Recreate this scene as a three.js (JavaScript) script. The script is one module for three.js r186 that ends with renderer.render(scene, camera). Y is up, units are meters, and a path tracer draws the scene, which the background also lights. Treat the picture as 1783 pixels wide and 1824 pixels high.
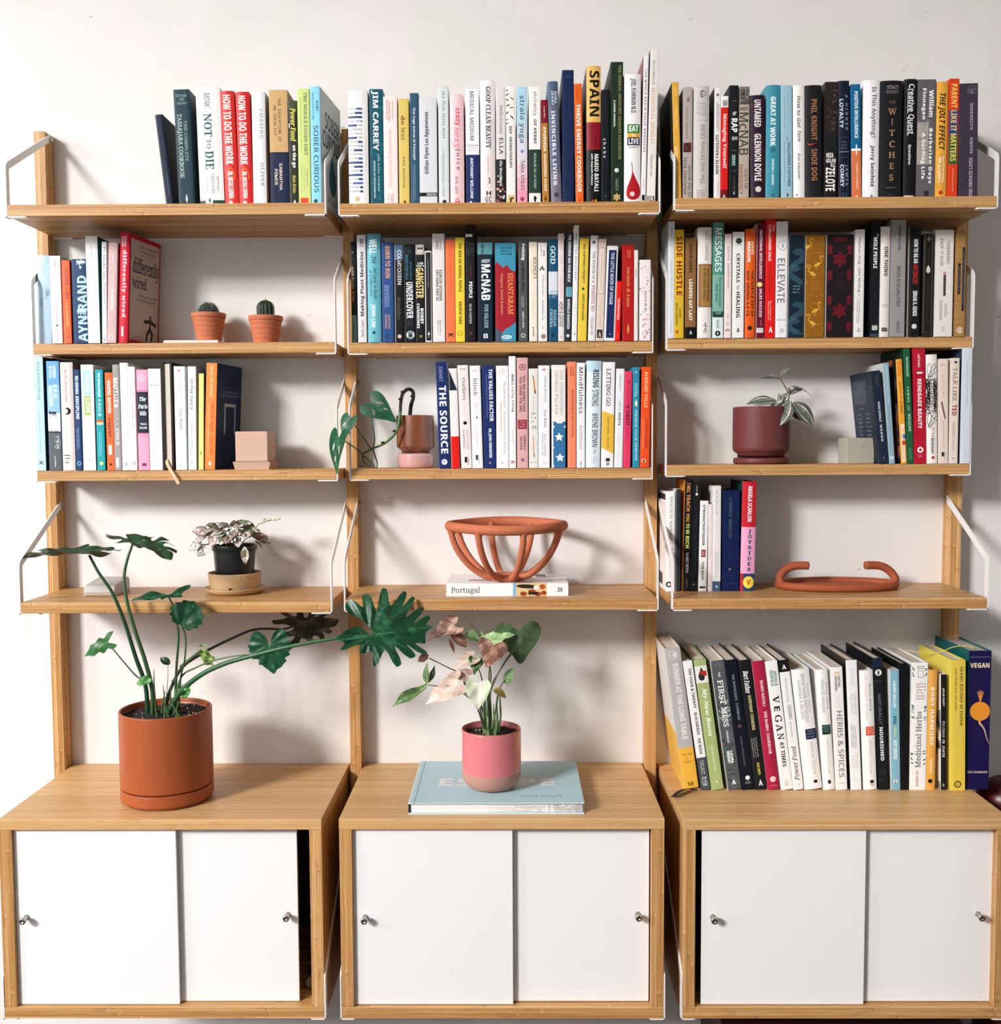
import * as THREE from 'three';
import { RoundedBoxGeometry } from 'three/addons/geometries/RoundedBoxGeometry.js';
import { TessellateModifier } from 'three/addons/modifiers/TessellateModifier.js';
import { mergeGeometries, mergeVertices } from 'three/addons/utils/BufferGeometryUtils.js';
import { RectAreaLightUniformsLib } from 'three/addons/lights/RectAreaLightUniformsLib.js';
import { Brush, Evaluator, SUBTRACTION } from 'three-bvh-csg';

// ---------- camera, light, exposure ----------
const scene = new THREE.Scene();
const D2R = Math.PI / 180;
const camera = new THREE.PerspectiveCamera(2 * Math.atan(912 / 1873.2) / D2R, 1783 / 1824, 0.05, 30);
camera.position.set(0.9789, 1.4771, 2.2642);
camera.rotation.set(-3.6149 * D2R, 0.5841 * D2R, -0.2945 * D2R, 'YXZ');
scene.add(camera);
const renderer = new THREE.WebGLRenderer({ antialias: true });
renderer.toneMapping = THREE.LinearToneMapping;
renderer.toneMappingExposure = 0.94;
renderer.shadowMap.enabled = true;
scene.background = new THREE.Color(1.75, 1.9, 2.1);
RectAreaLightUniformsLib.init();
const ROOM = { x0: -3.0, x1: 3.2, z1: 2.55, h: 3.7 };
function skyPatch(w, h, pos, target, intensity, color) {
  const l = new THREE.RectAreaLight(color, intensity, w, h);
  l.position.set(...pos); l.lookAt(...target); l.name = 'bright_sky'; scene.add(l); return l;
}
// the bright part of the sky outside, seen from the shelves through a window in the left wall and one behind the photographer
skyPatch(1.7, 1.5, [-5.5, 3.3, 3.35], [0.95, 1.25, 0.1], 25, 0xf8f7fc);
skyPatch(1.7, 1.6, [-5.4, 5.1, 7.1], [0.95, 1.25, 0.1], 168, 0xfaf8f8);

// ---------- helpers ----------
const V = (x, y, z) => new THREE.Vector3(x, y, z);
let seed = 7;
const rnd = (a = 0, b = 1) => { seed = (seed * 1664525 + 1013904223) >>> 0; return a + (b - a) * (seed / 4294967296); };
const used = new Map();
function numbered(n) { const k = used.get(n) ?? 0; used.set(n, k + 1); return k ? n + '_' + String(k).padStart(3, '0') : n; }
function thing(name, label, category, pos = [0, 0, 0], group) {
  const o = new THREE.Group(); o.name = numbered(name); o.position.set(...pos); o.userData = { label, category };
  if (group) o.userData.group = group;
  scene.add(o); return o;
}
function part(name, geo, mat, parent, label) {
  const m = new THREE.Mesh(geo, mat); m.name = numbered(name); m.castShadow = m.receiveShadow = true;
  if (label) m.userData.label = label;
  parent.add(m); return m;
}
function struct(name, geo, mat) { const m = part(name, geo, mat, scene); m.userData.kind = 'structure'; return m; }
const std = (color, roughness = 0.6, o = {}) => new THREE.MeshPhysicalMaterial({ color, roughness, ...o });
function canvas(w, h) { const c = document.createElement('canvas'); c.width = w; c.height = h; return [c, c.getContext('2d')]; }
function tex(c, srgb = true, rep) {
  const t = new THREE.CanvasTexture(c); t.magFilter = THREE.LinearFilter; if (srgb) t.colorSpace = THREE.SRGBColorSpace;
  if (rep) { t.wrapS = t.wrapT = THREE.RepeatWrapping; t.repeat.set(rep[0], rep[1]); }
  return t;
}
// planar uv in metres; grain says which world axis runs along u
function planar(g, grain = 'x', du = 0, dv = 0) {
  const p = g.attributes.position, n = g.attributes.normal, uv = new Float32Array(p.count * 2);
  for (let i = 0; i < p.count; i++) {
    const c = { x: p.getX(i), y: p.getY(i), z: p.getZ(i) }, a = Math.abs(n.getX(i)), b = Math.abs(n.getY(i)), d = Math.abs(n.getZ(i));
    const ax = a > b && a > d ? 'x' : b > d ? 'y' : 'z', rest = ['x', 'y', 'z'].filter((k) => k !== ax);
    const u = rest.includes(grain) ? grain : rest[0], v = rest.find((k) => k !== u);
    uv[i * 2] = c[u] + du; uv[i * 2 + 1] = c[v] + dv + (ax === 'y' ? 0.07 : 0);
  }
  g.setAttribute('uv', new THREE.BufferAttribute(uv, 2)); return g;
}
const rbox = (w, h, d, r = 0.0012) => new RoundedBoxGeometry(w, h, d, 2, r);
function box(x0, x1, y0, y1, z0, z1, r = 0.0012, grain = 'x') {
  const g = rbox(x1 - x0, y1 - y0, z1 - z0, r); g.translate((x0 + x1) / 2, (y0 + y1) / 2, (z0 + z1) / 2);
  return planar(g, grain, rnd(0, 3), rnd(0, 3));
}
const lathe = (pts, seg = 56) => new THREE.LatheGeometry(pts.map(([r, y]) => new THREE.Vector2(r, y)), seg);
function tube(points, r0, r1 = r0, seg = 28, rad = 9) {
  const curve = new THREE.CatmullRomCurve3(points, false, 'centripetal'), fr = curve.computeFrenetFrames(seg, false);
  const pos = [], idx = [];
  for (let i = 0; i <= seg; i++) {
    const t = i / seg, c = curve.getPointAt(t), r = typeof r0 === 'function' ? r0(t) : r0 + (r1 - r0) * t;
    for (let j = 0; j < rad; j++) {
      const a = (j / rad) * 2 * Math.PI, q = c.clone().addScaledVector(fr.normals[i], Math.cos(a) * r).addScaledVector(fr.binormals[i], Math.sin(a) * r);
      pos.push(q.x, q.y, q.z);
      if (i < seg) { const k = i * rad + j, l = i * rad + (j + 1) % rad; idx.push(k, l, k + rad, l, l + rad, k + rad); }
    }
  }
  const n = pos.length / 3, a = curve.getPointAt(0), b = curve.getPointAt(1);
  pos.push(a.x, a.y, a.z, b.x, b.y, b.z);
  for (let j = 0; j < rad; j++) { idx.push(n, (j + 1) % rad, j, n + 1, seg * rad + j, seg * rad + (j + 1) % rad); }
  const g = new THREE.BufferGeometry(); g.setAttribute('position', new THREE.Float32BufferAttribute(pos, 3)); g.setIndex(idx); g.computeVertexNormals(); return g;
}
function strip(points, width, thick, side = V(1, 0, 0)) {   // a flat band following points, wide along `side`
  const c = new THREE.CatmullRomCurve3(points), n = 24, pos = [], idx = [];
  for (let i = 0; i <= n; i++) {
    const p = c.getPointAt(i / n), t = c.getTangentAt(i / n), s = side.clone().addScaledVector(t, -side.dot(t)).normalize(), u = t.clone().cross(s).normalize();
    for (const [a, b] of [[-1, -1], [1, -1], [1, 1], [-1, 1]]) { const q = p.clone().addScaledVector(s, a * width / 2).addScaledVector(u, b * thick / 2); pos.push(q.x, q.y, q.z); }
    if (i < n) for (let j = 0; j < 4; j++) { const k = i * 4 + j, l = i * 4 + (j + 1) % 4; idx.push(k, l, k + 4, l, l + 4, k + 4); }
  }
  idx.push(0, 2, 1, 0, 3, 2, n * 4, n * 4 + 1, n * 4 + 2, n * 4, n * 4 + 2, n * 4 + 3);
  const g = new THREE.BufferGeometry(); g.setAttribute('position', new THREE.Float32BufferAttribute(pos, 3)); g.setIndex(idx);
  const f = g.toNonIndexed(); f.computeVertexNormals(); return f;
}

// ---------- wood, paint and metal ----------
function bambooCanvas(stripPx, contrast, w = 2048, h = 512, base = [201, 152, 94]) {
  const [c, x] = canvas(w, h);
  for (let y = 0; y < h; y += stripPx) {
    let at = -rnd(0, w);
    const tone = rnd(-1, 1);
    const k = contrast * tone;
    x.fillStyle = `rgb(${base[0] + 14 * k | 0},${base[1] + 15 * k | 0},${base[2] + 15 * k | 0})`; x.fillRect(0, y, w, stripPx);
    for (let i = 0; i < stripPx * 9; i++) {            // fibres
      const yy = y + rnd(0, stripPx), len = rnd(60, 700), dark = rnd() < 0.55;
      x.fillStyle = dark ? `rgba(138,88,44,${rnd(0.05, 0.2) * contrast})` : `rgba(242,212,164,${rnd(0.05, 0.22) * contrast})`;
      x.fillRect(rnd(-200, w), yy, len, rnd(0.6, 1.6));
    }
    while (at < w) {                                    // nodes of the cane
      at += rnd(420, 760);
      const nw = rnd(8, 16);
      x.fillStyle = `rgba(122,74,36,${0.16 * contrast})`; x.fillRect(at, y + 1, nw * 0.4, stripPx - 2);
      x.fillStyle = `rgba(240,206,154,${0.14 * contrast})`; x.fillRect(at + nw * 0.4, y + 1, nw, stripPx - 2);
      for (let i = 0; i < 5; i++) { x.fillStyle = `rgba(120,72,34,${0.22 * contrast})`; x.fillRect(at - rnd(5, 70), y + rnd(0, stripPx), rnd(15, 70), 1.3); }
    }
    x.fillStyle = `rgba(120,74,36,${0.3 * contrast})`; x.fillRect(0, y, w, 1.2);
  }
  return c;
}
const woodMap = tex(bambooCanvas(10, 0.75, 2048, 512, [216, 172, 117]), true, [1, 4]), edgeMap = tex(bambooCanvas(17, 1.6), true, [1, 4]);
const wood = std(0xffffff, 0.42, { map: woodMap, specularIntensity: 0.6 });
const woodEdge = std(0xffffff, 0.42, { map: edgeMap, specularIntensity: 0.6 });
const paintC = (() => { const [c, x] = canvas(1024, 1024); x.fillStyle = '#808080'; x.fillRect(0, 0, 1024, 1024);
  for (let i = 0; i < 26000; i++) { const v = 128 + rnd(-34, 34) | 0; x.fillStyle = `rgba(${v},${v},${v},.35)`; x.beginPath(); x.ellipse(rnd(0, 1024), rnd(0, 1024), rnd(1, 6), rnd(1, 4), rnd(0, 3), 0, 7); x.fill(); } return c; })();
const wallC = (() => { const [c, x] = canvas(1024, 1024); x.fillStyle = '#e3deda'; x.fillRect(0, 0, 1024, 1024);
  for (let i = 0; i < 700; i++) { x.fillStyle = rnd() < 0.5 ? 'rgba(214,205,198,.05)' : 'rgba(246,242,238,.06)'; x.beginPath(); x.ellipse(rnd(0, 1024), rnd(0, 1024), rnd(8, 60), rnd(8, 60), 0, 0, 7); x.fill(); }
  for (let i = 0; i < 46; i++) { x.fillStyle = 'rgba(120,106,96,.4)'; x.fillRect(rnd(0, 1024), rnd(0, 1024), rnd(1, 5), rnd(0.6, 1.6)); } return c; })();
const wallPaint = std(0xffffff, 0.85, { map: tex(wallC, true, [0.5, 0.5]), bumpMap: tex(paintC, false, [2.2, 2.2]), bumpScale: 0.0006, specularIntensity: 0.3 });
const roomPaint = std(0xdedad6, 0.85, { bumpMap: wallPaint.bumpMap, bumpScale: 0.0006 });
const whiteMetal = std(0xe9e6e2, 0.4), steel = std(0xb9b2aa, 0.25, { metalness: 1 }), darkSteel = std(0x5d5650, 0.35, { metalness: 1 });
const laminate = std(0xefeeec, 0.42), hole = std(0x2b1a10, 0.9);

// ---------- the room ----------
function wallWithOpening(name, along, w0, w1, o0, o1, ob, ot, place) {   // a wall of four slabs around one window opening, 0.2 m thick
  const g = [];
  const slab = (a0, a1, b0, b1) => { const s = new THREE.BoxGeometry(a1 - a0, b1 - b0, 0.2); s.translate((a0 + a1) / 2, (b0 + b1) / 2, 0.1); g.push(s); };
  slab(w0, o0, 0, ROOM.h); slab(o1, w1, 0, ROOM.h); slab(o0, o1, 0, ob); slab(o0, o1, ot, ROOM.h);
  const m = mergeGeometries(g); place(m); planar(m, along); return struct(name, m, name !== 'wall_left' ? roomPaint : wallPaint);
}
{
  const back = new THREE.BoxGeometry(ROOM.x1 - ROOM.x0 + 0.4, ROOM.h, 0.2); back.translate((ROOM.x0 + ROOM.x1) / 2, ROOM.h / 2, -0.1);
  struct('wall_back', planar(back, 'x'), wallPaint);
  wallWithOpening('wall_right', 'z', -0.2, ROOM.z1 + 0.2, 1.1, 2.2, 0.9, 2.0, (g) => { g.rotateY(-Math.PI / 2); g.translate(ROOM.x1 + 0.2, 0, 0); });  // opening added to let fill light in from the right
  wallWithOpening('wall_left', 'z', -0.2, ROOM.z1 + 0.2, 1.3, 2.4, 1.15, 3.2, (g) => { g.rotateY(-Math.PI / 2); g.translate(ROOM.x0, 0, 0); });
  wallWithOpening('wall_front', 'x', ROOM.x0 - 0.2, ROOM.x1 + 0.2, -2.6, -0.2, 1.0, 3.55, (g) => g.translate(0, 0, ROOM.z1));
  const floorC = bambooCanvas(64, 0.8, 1024, 512), fl = new THREE.BoxGeometry(ROOM.x1 - ROOM.x0 + 0.4, 0.1, ROOM.z1 + 0.4); fl.translate((ROOM.x0 + ROOM.x1) / 2, -0.05, ROOM.z1 / 2);
  struct('floor', planar(fl, 'x'), std(0x54433a, 0.5, { map: tex(floorC, true, [0.6, 1]) }));
  const ce = new THREE.BoxGeometry(ROOM.x1 - ROOM.x0 + 0.4, 0.1, ROOM.z1 + 0.4); ce.translate((ROOM.x0 + ROOM.x1) / 2, ROOM.h + 0.05, ROOM.z1 / 2);
  struct('ceiling', planar(ce, 'x'), std(0xefece8, 0.9));
  const frame = (name, w, h, place) => { const g = []; const b = (x, y, ww, hh) => { const s = new THREE.BoxGeometry(ww, hh, 0.05); s.translate(x, y, 0); g.push(s); };
    b(0, h / 2 - 0.02, w, 0.04); b(0, -h / 2 + 0.02, w, 0.04); b(-w / 2 + 0.02, 0, 0.04, h); b(w / 2 - 0.02, 0, 0.04, h); b(0, h / 2 - 0.5, w, 0.03);
    const m = mergeGeometries(g); place(m); const fr = struct(name, m, std(0xf2f0ec, 0.5));
    const pane = new THREE.BoxGeometry(w - 0.06, h - 0.06, 0.004); place(pane); part('pane', pane, std(0xffffff, 0.02, { transmission: 1, thickness: 0 }), fr); };
  frame('window_1', 1.1, 2.05, (g) => { g.rotateY(Math.PI / 2); g.translate(ROOM.x0 - 0.1, 2.175, 1.85); });
  frame('added_fill_window_3', 1.1, 1.1, (g) => { g.rotateY(Math.PI / 2); g.translate(ROOM.x1 + 0.1, 1.45, 1.65); });  // invented window, put in only to admit soft fill light
  frame('window_2', 2.4, 2.55, (g) => g.translate(-1.4, 2.275, ROOM.z1 + 0.1));
}

// ---------- shelving: uprights, shelves, cabinets ----------
const BAYX = [0.31978, 0.95824, 1.59893], ZS = 0.22477, ZN = 0.13231, ZC = 0.3487, T = 0.0218;
const YT = [[1.9425, 1.6873, 1.431, 1.1743, 0.7845], [1.9404, 1.6855, 1.4314, 1.1774, 0.7844], [1.9455, 1.69, 1.4361, 1.1774, 0.7828]];
const UPX = [0.0, 0.6415, 1.2755, 1.9185];
const evaluator = new Evaluator(); evaluator.useGroups = false; evaluator.attributes = ['position', 'normal', 'uv'];
UPX.forEach((x, i) => {
  const y0 = 0.36, y1 = 2.135, t = thing('wall_upright', ['pale bamboo upright post at the left end of the shelving', 'bamboo upright post between the left and middle bays', 'bamboo upright post between the middle and right bays', 'bamboo upright post at the right end of the shelving'][i], 'upright', [x, y0, 0]);
  const b = new Brush(planar(rbox(0.024, y1 - y0, 0.04, 0.0015), 'y', i * 1.3, i * 0.7)); b.updateMatrixWorld();
  const holes = [];
  for (let y = 0.06; y < y1 - y0 - 0.03; y += 0.0642) { const h = new THREE.CylinderGeometry(0.0026, 0.0026, 0.05, 10); h.rotateZ(Math.PI / 2); h.translate(0, y - (y1 - y0) / 2, 0.002); holes.push(h); }
  const cut = new Brush(mergeGeometries(holes)); cut.updateMatrixWorld();
  const g = evaluator.evaluate(b, cut, SUBTRACTION).geometry; g.translate(0, (y1 - y0) / 2, 0.02);
  part('post', g, woodEdge, t);
  const cores = holes.map((h) => { const k = h.clone(); k.scale(0.2, 1, 1); k.translate(0, (y1 - y0) / 2, 0.02); return k; });
  for (const k of cores) part('peg_hole', k, hole, t);
});
// flat steel bar, cut in the y-z plane: screw hole, elbow, foot under the board
function barShape(pts, w) {
  const n = pts.length, L = [], R = [];
  for (let i = 0; i < n; i++) {
    const p = pts[i], a = pts[Math.max(0, i - 1)], b = pts[Math.min(n - 1, i + 1)];
    const d1 = new THREE.Vector2(p[0] - a[0], p[1] - a[1]).normalize(), d2 = new THREE.Vector2(b[0] - p[0], b[1] - p[1]).normalize();
    const d = (i === 0 ? d2 : i === n - 1 ? d1 : d1.clone().add(d2).normalize()), k = i && i < n - 1 ? w / 2 / Math.max(0.5, d.dot(d2)) : w / 2;
    L.push([p[0] - d.y * k, p[1] + d.x * k]); R.push([p[0] + d.y * k, p[1] - d.x * k]);
  }
  const s = new THREE.Shape(); s.moveTo(...L[0]); L.slice(1).forEach((q) => s.lineTo(...q)); R.reverse().forEach((q) => s.lineTo(...q)); s.closePath(); return s;
}
function bracket(parent, side, xEnd, zf, rise, elbow, top, under, foot = 0.042, name = 'bracket') {
  const w = 0.0135, zc = zf - w / 2, e = new THREE.ExtrudeGeometry(barShape([[0.02, rise], [zc - 0.004, elbow + 0.004], [zc - 0.0008, elbow - 0.001], [zc, elbow - 0.006], [zc, -under - 0.0024]], w), { depth: 0.0024, bevelEnabled: false });
  e.applyMatrix4(new THREE.Matrix4().makeBasis(V(0, 0, 1), V(0, 1, 0), V(-1, 0, 0)));
  e.translate(xEnd + (side < 0 ? 0 : 0.0024), top, 0);
  const tab = new THREE.Shape(), r = w / 2; tab.moveTo(0, -r); tab.lineTo(foot - r, -r); tab.absarc(foot - r, 0, r, -Math.PI / 2, Math.PI / 2, false); tab.lineTo(0, r); tab.closePath();
  const hl = new THREE.Path(); hl.absarc(foot - r - 0.004, 0, 0.0026, 0, 7, true); tab.holes.push(hl);
  const f = new THREE.ExtrudeGeometry(tab, { depth: 0.0024, bevelEnabled: false, curveSegments: 12 }); f.rotateX(Math.PI / 2); if (side > 0) f.rotateY(Math.PI);
  f.translate(xEnd + (side < 0 ? -0.0024 : 0.0024), top - under, zc);
  const m = part(name, mergeGeometries([e, f]), whiteMetal, parent);
  const sc = new THREE.CylinderGeometry(0.0042, 0.0046, 0.003, 14); sc.rotateZ(Math.PI / 2); sc.translate(xEnd + side * -0.0012 + (side < 0 ? 0.0012 : -0.0012), top + rise - 0.004, 0.021); part('screw', sc, steel, m);
  const s2 = new THREE.CylinderGeometry(0.0034, 0.0034, 0.002, 12); s2.translate(xEnd - side * (foot - r - 0.006), top - under - 0.0014, zc); part('screw', s2, steel, m);
  return m;
}
function rearBracket(parent, side, xEnd, top, under) {
  const v = new THREE.BoxGeometry(0.002, under, 0.014); v.translate(xEnd + side * 0.001, top - under / 2 - 0.001, 0.012);
  const f = new THREE.BoxGeometry(0.04, 0.002, 0.014); f.translate(xEnd - side * 0.019, top - under - 0.0012, 0.012);
  part('rear_bracket', mergeGeometries([v, f]), whiteMetal, parent);
}
const SHELFLABEL = [
  ['top bamboo shelf of the left bay, under the navy and red books', 'top bamboo shelf of the middle bay, under the tallest row of books', 'top bamboo shelf of the right bay, under the witch-black and yellow books'],
  ['narrow second bamboo shelf of the left bay, under two cactus pots', 'narrow second bamboo shelf of the middle bay, crowded with upright paperbacks', 'narrow second bamboo shelf of the right bay, under the patterned clothbound books'],
  ['narrow third bamboo shelf of the left bay, with the square pink planter', 'narrow third bamboo shelf of the middle bay, with the brown glazed pot', 'narrow third bamboo shelf of the right bay, with the dark mauve pot'],
  ['deep lowest bamboo shelf of the left bay, under the beige dish', 'deep lowest bamboo shelf of the middle bay, under the terracotta rib bowl', 'deep lowest bamboo shelf of the right bay, under the terracotta tray']];
for (let b = 0; b < 3; b++) for (let r = 0; r < 4; r++) {
  const deep = r === 0 || r === 3, zf = deep ? ZS : ZN, x0 = -0.305, x1 = 0.305;
  const t = thing('wall_shelf', SHELFLABEL[r][b].replace('witch-black', 'thick black'), 'shelf', [BAYX[b], YT[b][r], 0]);
  part('shelf_board', box(x0, x1, -T, 0, 0.001, zf, 0.0014), deep ? woodEdge : woodEdge, t);
  for (const s of [-1, 1]) { bracket(t, s, s * 0.305, zf, deep ? 0.184 : 0.186, deep ? 0.073 : 0.122, 0, T); rearBracket(t, s, s * 0.305, 0, T); }
}
const CAB = [
  { l: [0.0403, 0.3465], r: [0.2686, 0.5716], k: [0.0606, 0.5525], lab: 'bamboo cabinet under the large terracotta plant pot, its right door not quite shut' },
  { l: [0.6755, 0.9785], r: [0.9325, 1.2355], k: [0.7011, 1.2143], lab: 'bamboo cabinet under the flat blue book, both white doors shut' },
  { l: [1.3327, 1.638], r: [1.577, 1.88], k: [1.3535, 1.8535], lab: 'bamboo cabinet under the leaning cookbooks, a dark gap beside its left door' }];
function knob() {
  const g = lathe([[0, 0], [0.0052, 0], [0.0052, 0.0015], [0.0032, 0.003], [0.0032, 0.013], [0.0056, 0.015], [0.0062, 0.0165], [0.0062, 0.024], [0.0052, 0.0255], [0.0026, 0.0258], [0.0022, 0.0235], [0, 0.0235]], 24);
  g.rotateX(Math.PI / 2); g.scale(1, 1, 0.8); return g;
}
CAB.forEach((c, b) => {
  const top = YT[b][4], bot = 0.4004, xc = BAYX[b], hw = 0.3031, sp = 0.0236;
  const t = thing('sliding_door_cabinet', c.lab, 'cabinet', [xc, bot, 0]);
  const X = (x) => x - xc, Y = (y) => y - bot;
  part('top_panel', box(-hw, hw, Y(top - 0.0205), Y(top), 0.002, ZC, 0.001), [wood, woodEdge][0], t);
  part('bottom_panel', box(-hw, hw, 0, 0.0215, 0.002, ZC, 0.001), woodEdge, t);
  part('side_panel', box(-hw, -hw + sp, 0.0216, Y(top - 0.0207), 0.002, ZC - 0.001, 0.001, 'y'), woodEdge, t);
  part('side_panel', box(hw - sp, hw, 0.0216, Y(top - 0.0207), 0.002, ZC - 0.001, 0.001, 'y'), woodEdge, t);
  part('back_panel', box(-hw + sp, hw - sp, 0.0216, Y(top - 0.0207), 0.004, 0.009, 0.0005), std(0x3a2b20, 0.8), t);
  for (const [i, [d0, d1]] of [[0, c.l], [1, c.r]]) {
    const z = i ? ZC - 0.021 : ZC - 0.0095, d = part('sliding_door', box(X(d0), X(d1), 0.0228, Y(top - 0.022), z - 0.006, z, 0.0006), laminate, t);
    const k = knob(); k.translate(X(c.k[i]), Y(0.5927), z); part('knob', k, steel, d);
  }
  for (const s of [-1, 1]) bracket(t, s, s * hw, ZC, 0.29, 0.082, 0, 0, 0.03);
});

// ---------- print on spines and covers ----------
function fitText(x, X, Y, W, H, str, color, style = '') {
  x.save(); x.fillStyle = color;
  let len = H * 0.965, th = W;
  if (style.includes('H')) { len = W; th = H; x.translate(X, Y); }
  else if (style.includes('U')) { x.translate(X, Y + H); x.rotate(-Math.PI / 2); }
  else { x.translate(X + W, Y); x.rotate(Math.PI / 2); }
  x.font = `${style.includes('i') ? 'italic ' : ''}${style.includes('b') ? 'bold ' : ''}100px ${style.includes('m') ? 'monospace' : style.includes('s') ? 'serif' : 'sans-serif'}`;
  x.textAlign = 'left'; x.textBaseline = 'alphabetic';
  const m = x.measureText(str), lower = /[gjpqy,;]/.test(str), asc = Math.max(m.actualBoundingBoxAscent, 40), desc = lower ? Math.max(m.actualBoundingBoxDescent, 2) : 1;
  const chars = [...str], ws = chars.map((c) => x.measureText(c).width), total = ws.reduce((a, b) => a + b, 0);
  const sy = th / (asc + desc), sx0 = len / total, sx = Math.min(sx0, sy * 1.45), gap = chars.length > 1 ? (len / sx - total) / (chars.length - 1) : 0;
  x.scale(sx, sy);
  let at = chars.length > 1 ? 0 : (len / sx - total) / 2;
  x.strokeStyle = color; x.lineJoin = 'round'; x.lineWidth = style.includes('b') ? 1.2 : 2.6;
  chars.forEach((c, i) => { x.fillText(c, at, asc); x.strokeText(c, at, asc); at += ws[i] + gap; });
  x.restore();
}
function greek(x, X, Y, W, H, n, color, style = '') {       // n rows of lettering too small to read
  x.fillStyle = color;
  for (let i = 0; i < n; i++) {
    if (style.includes('H')) { const h = H / (n * 1.6), y = Y + i * H / n; let a = X + rnd(0, W * 0.12); const e = X + W * rnd(0.86, 1);
      while (a < e) { const l = rnd(h * 0.6, h * 2.6); for (let q = a; q < Math.min(a + l, e); q += h * 0.75) x.fillRect(q, y + rnd(0, h * 0.25), h * 0.45, h * rnd(0.55, 0.95)); a += l + h * 0.7; } }
    else { const w = W / (n * 1.6), xx = X + W - (i + 1) * W / n + w * 0.3; let a = Y + rnd(0, H * 0.08); const e = Y + H * rnd(0.9, 1);
      while (a < e) { const l = rnd(w * 0.8, w * 4); for (let q = a; q < Math.min(a + l, e); q += w * 0.75) x.fillRect(xx + rnd(0, w * 0.25), q, w * rnd(0.55, 0.95), w * 0.45); a += l + w * 0.7; } }
  }
}
const disc = (x, X, Y, r, col, ry = r) => { x.fillStyle = col; x.beginPath(); x.ellipse(X, Y, r, ry, 0, 0, 7); x.fill(); };
const ringC = (x, X, Y, r, col, lw) => { x.strokeStyle = col; x.lineWidth = lw; x.beginPath(); x.arc(X, Y, r, 0, 7); x.stroke(); };
function leafMark(x, X, Y, l, w, a, col) { x.save(); x.translate(X, Y); x.rotate(a); x.fillStyle = col; x.beginPath(); x.moveTo(0, 0); x.quadraticCurveTo(l * 0.4, -w, l, 0); x.quadraticCurveTo(l * 0.4, w, 0, 0); x.fill(); x.restore(); }
const poly = (x, pts, col) => { x.fillStyle = col; x.beginPath(); pts.forEach((p, i) => (i ? x.lineTo(...p) : x.moveTo(...p))); x.closePath(); x.fill(); };
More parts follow.
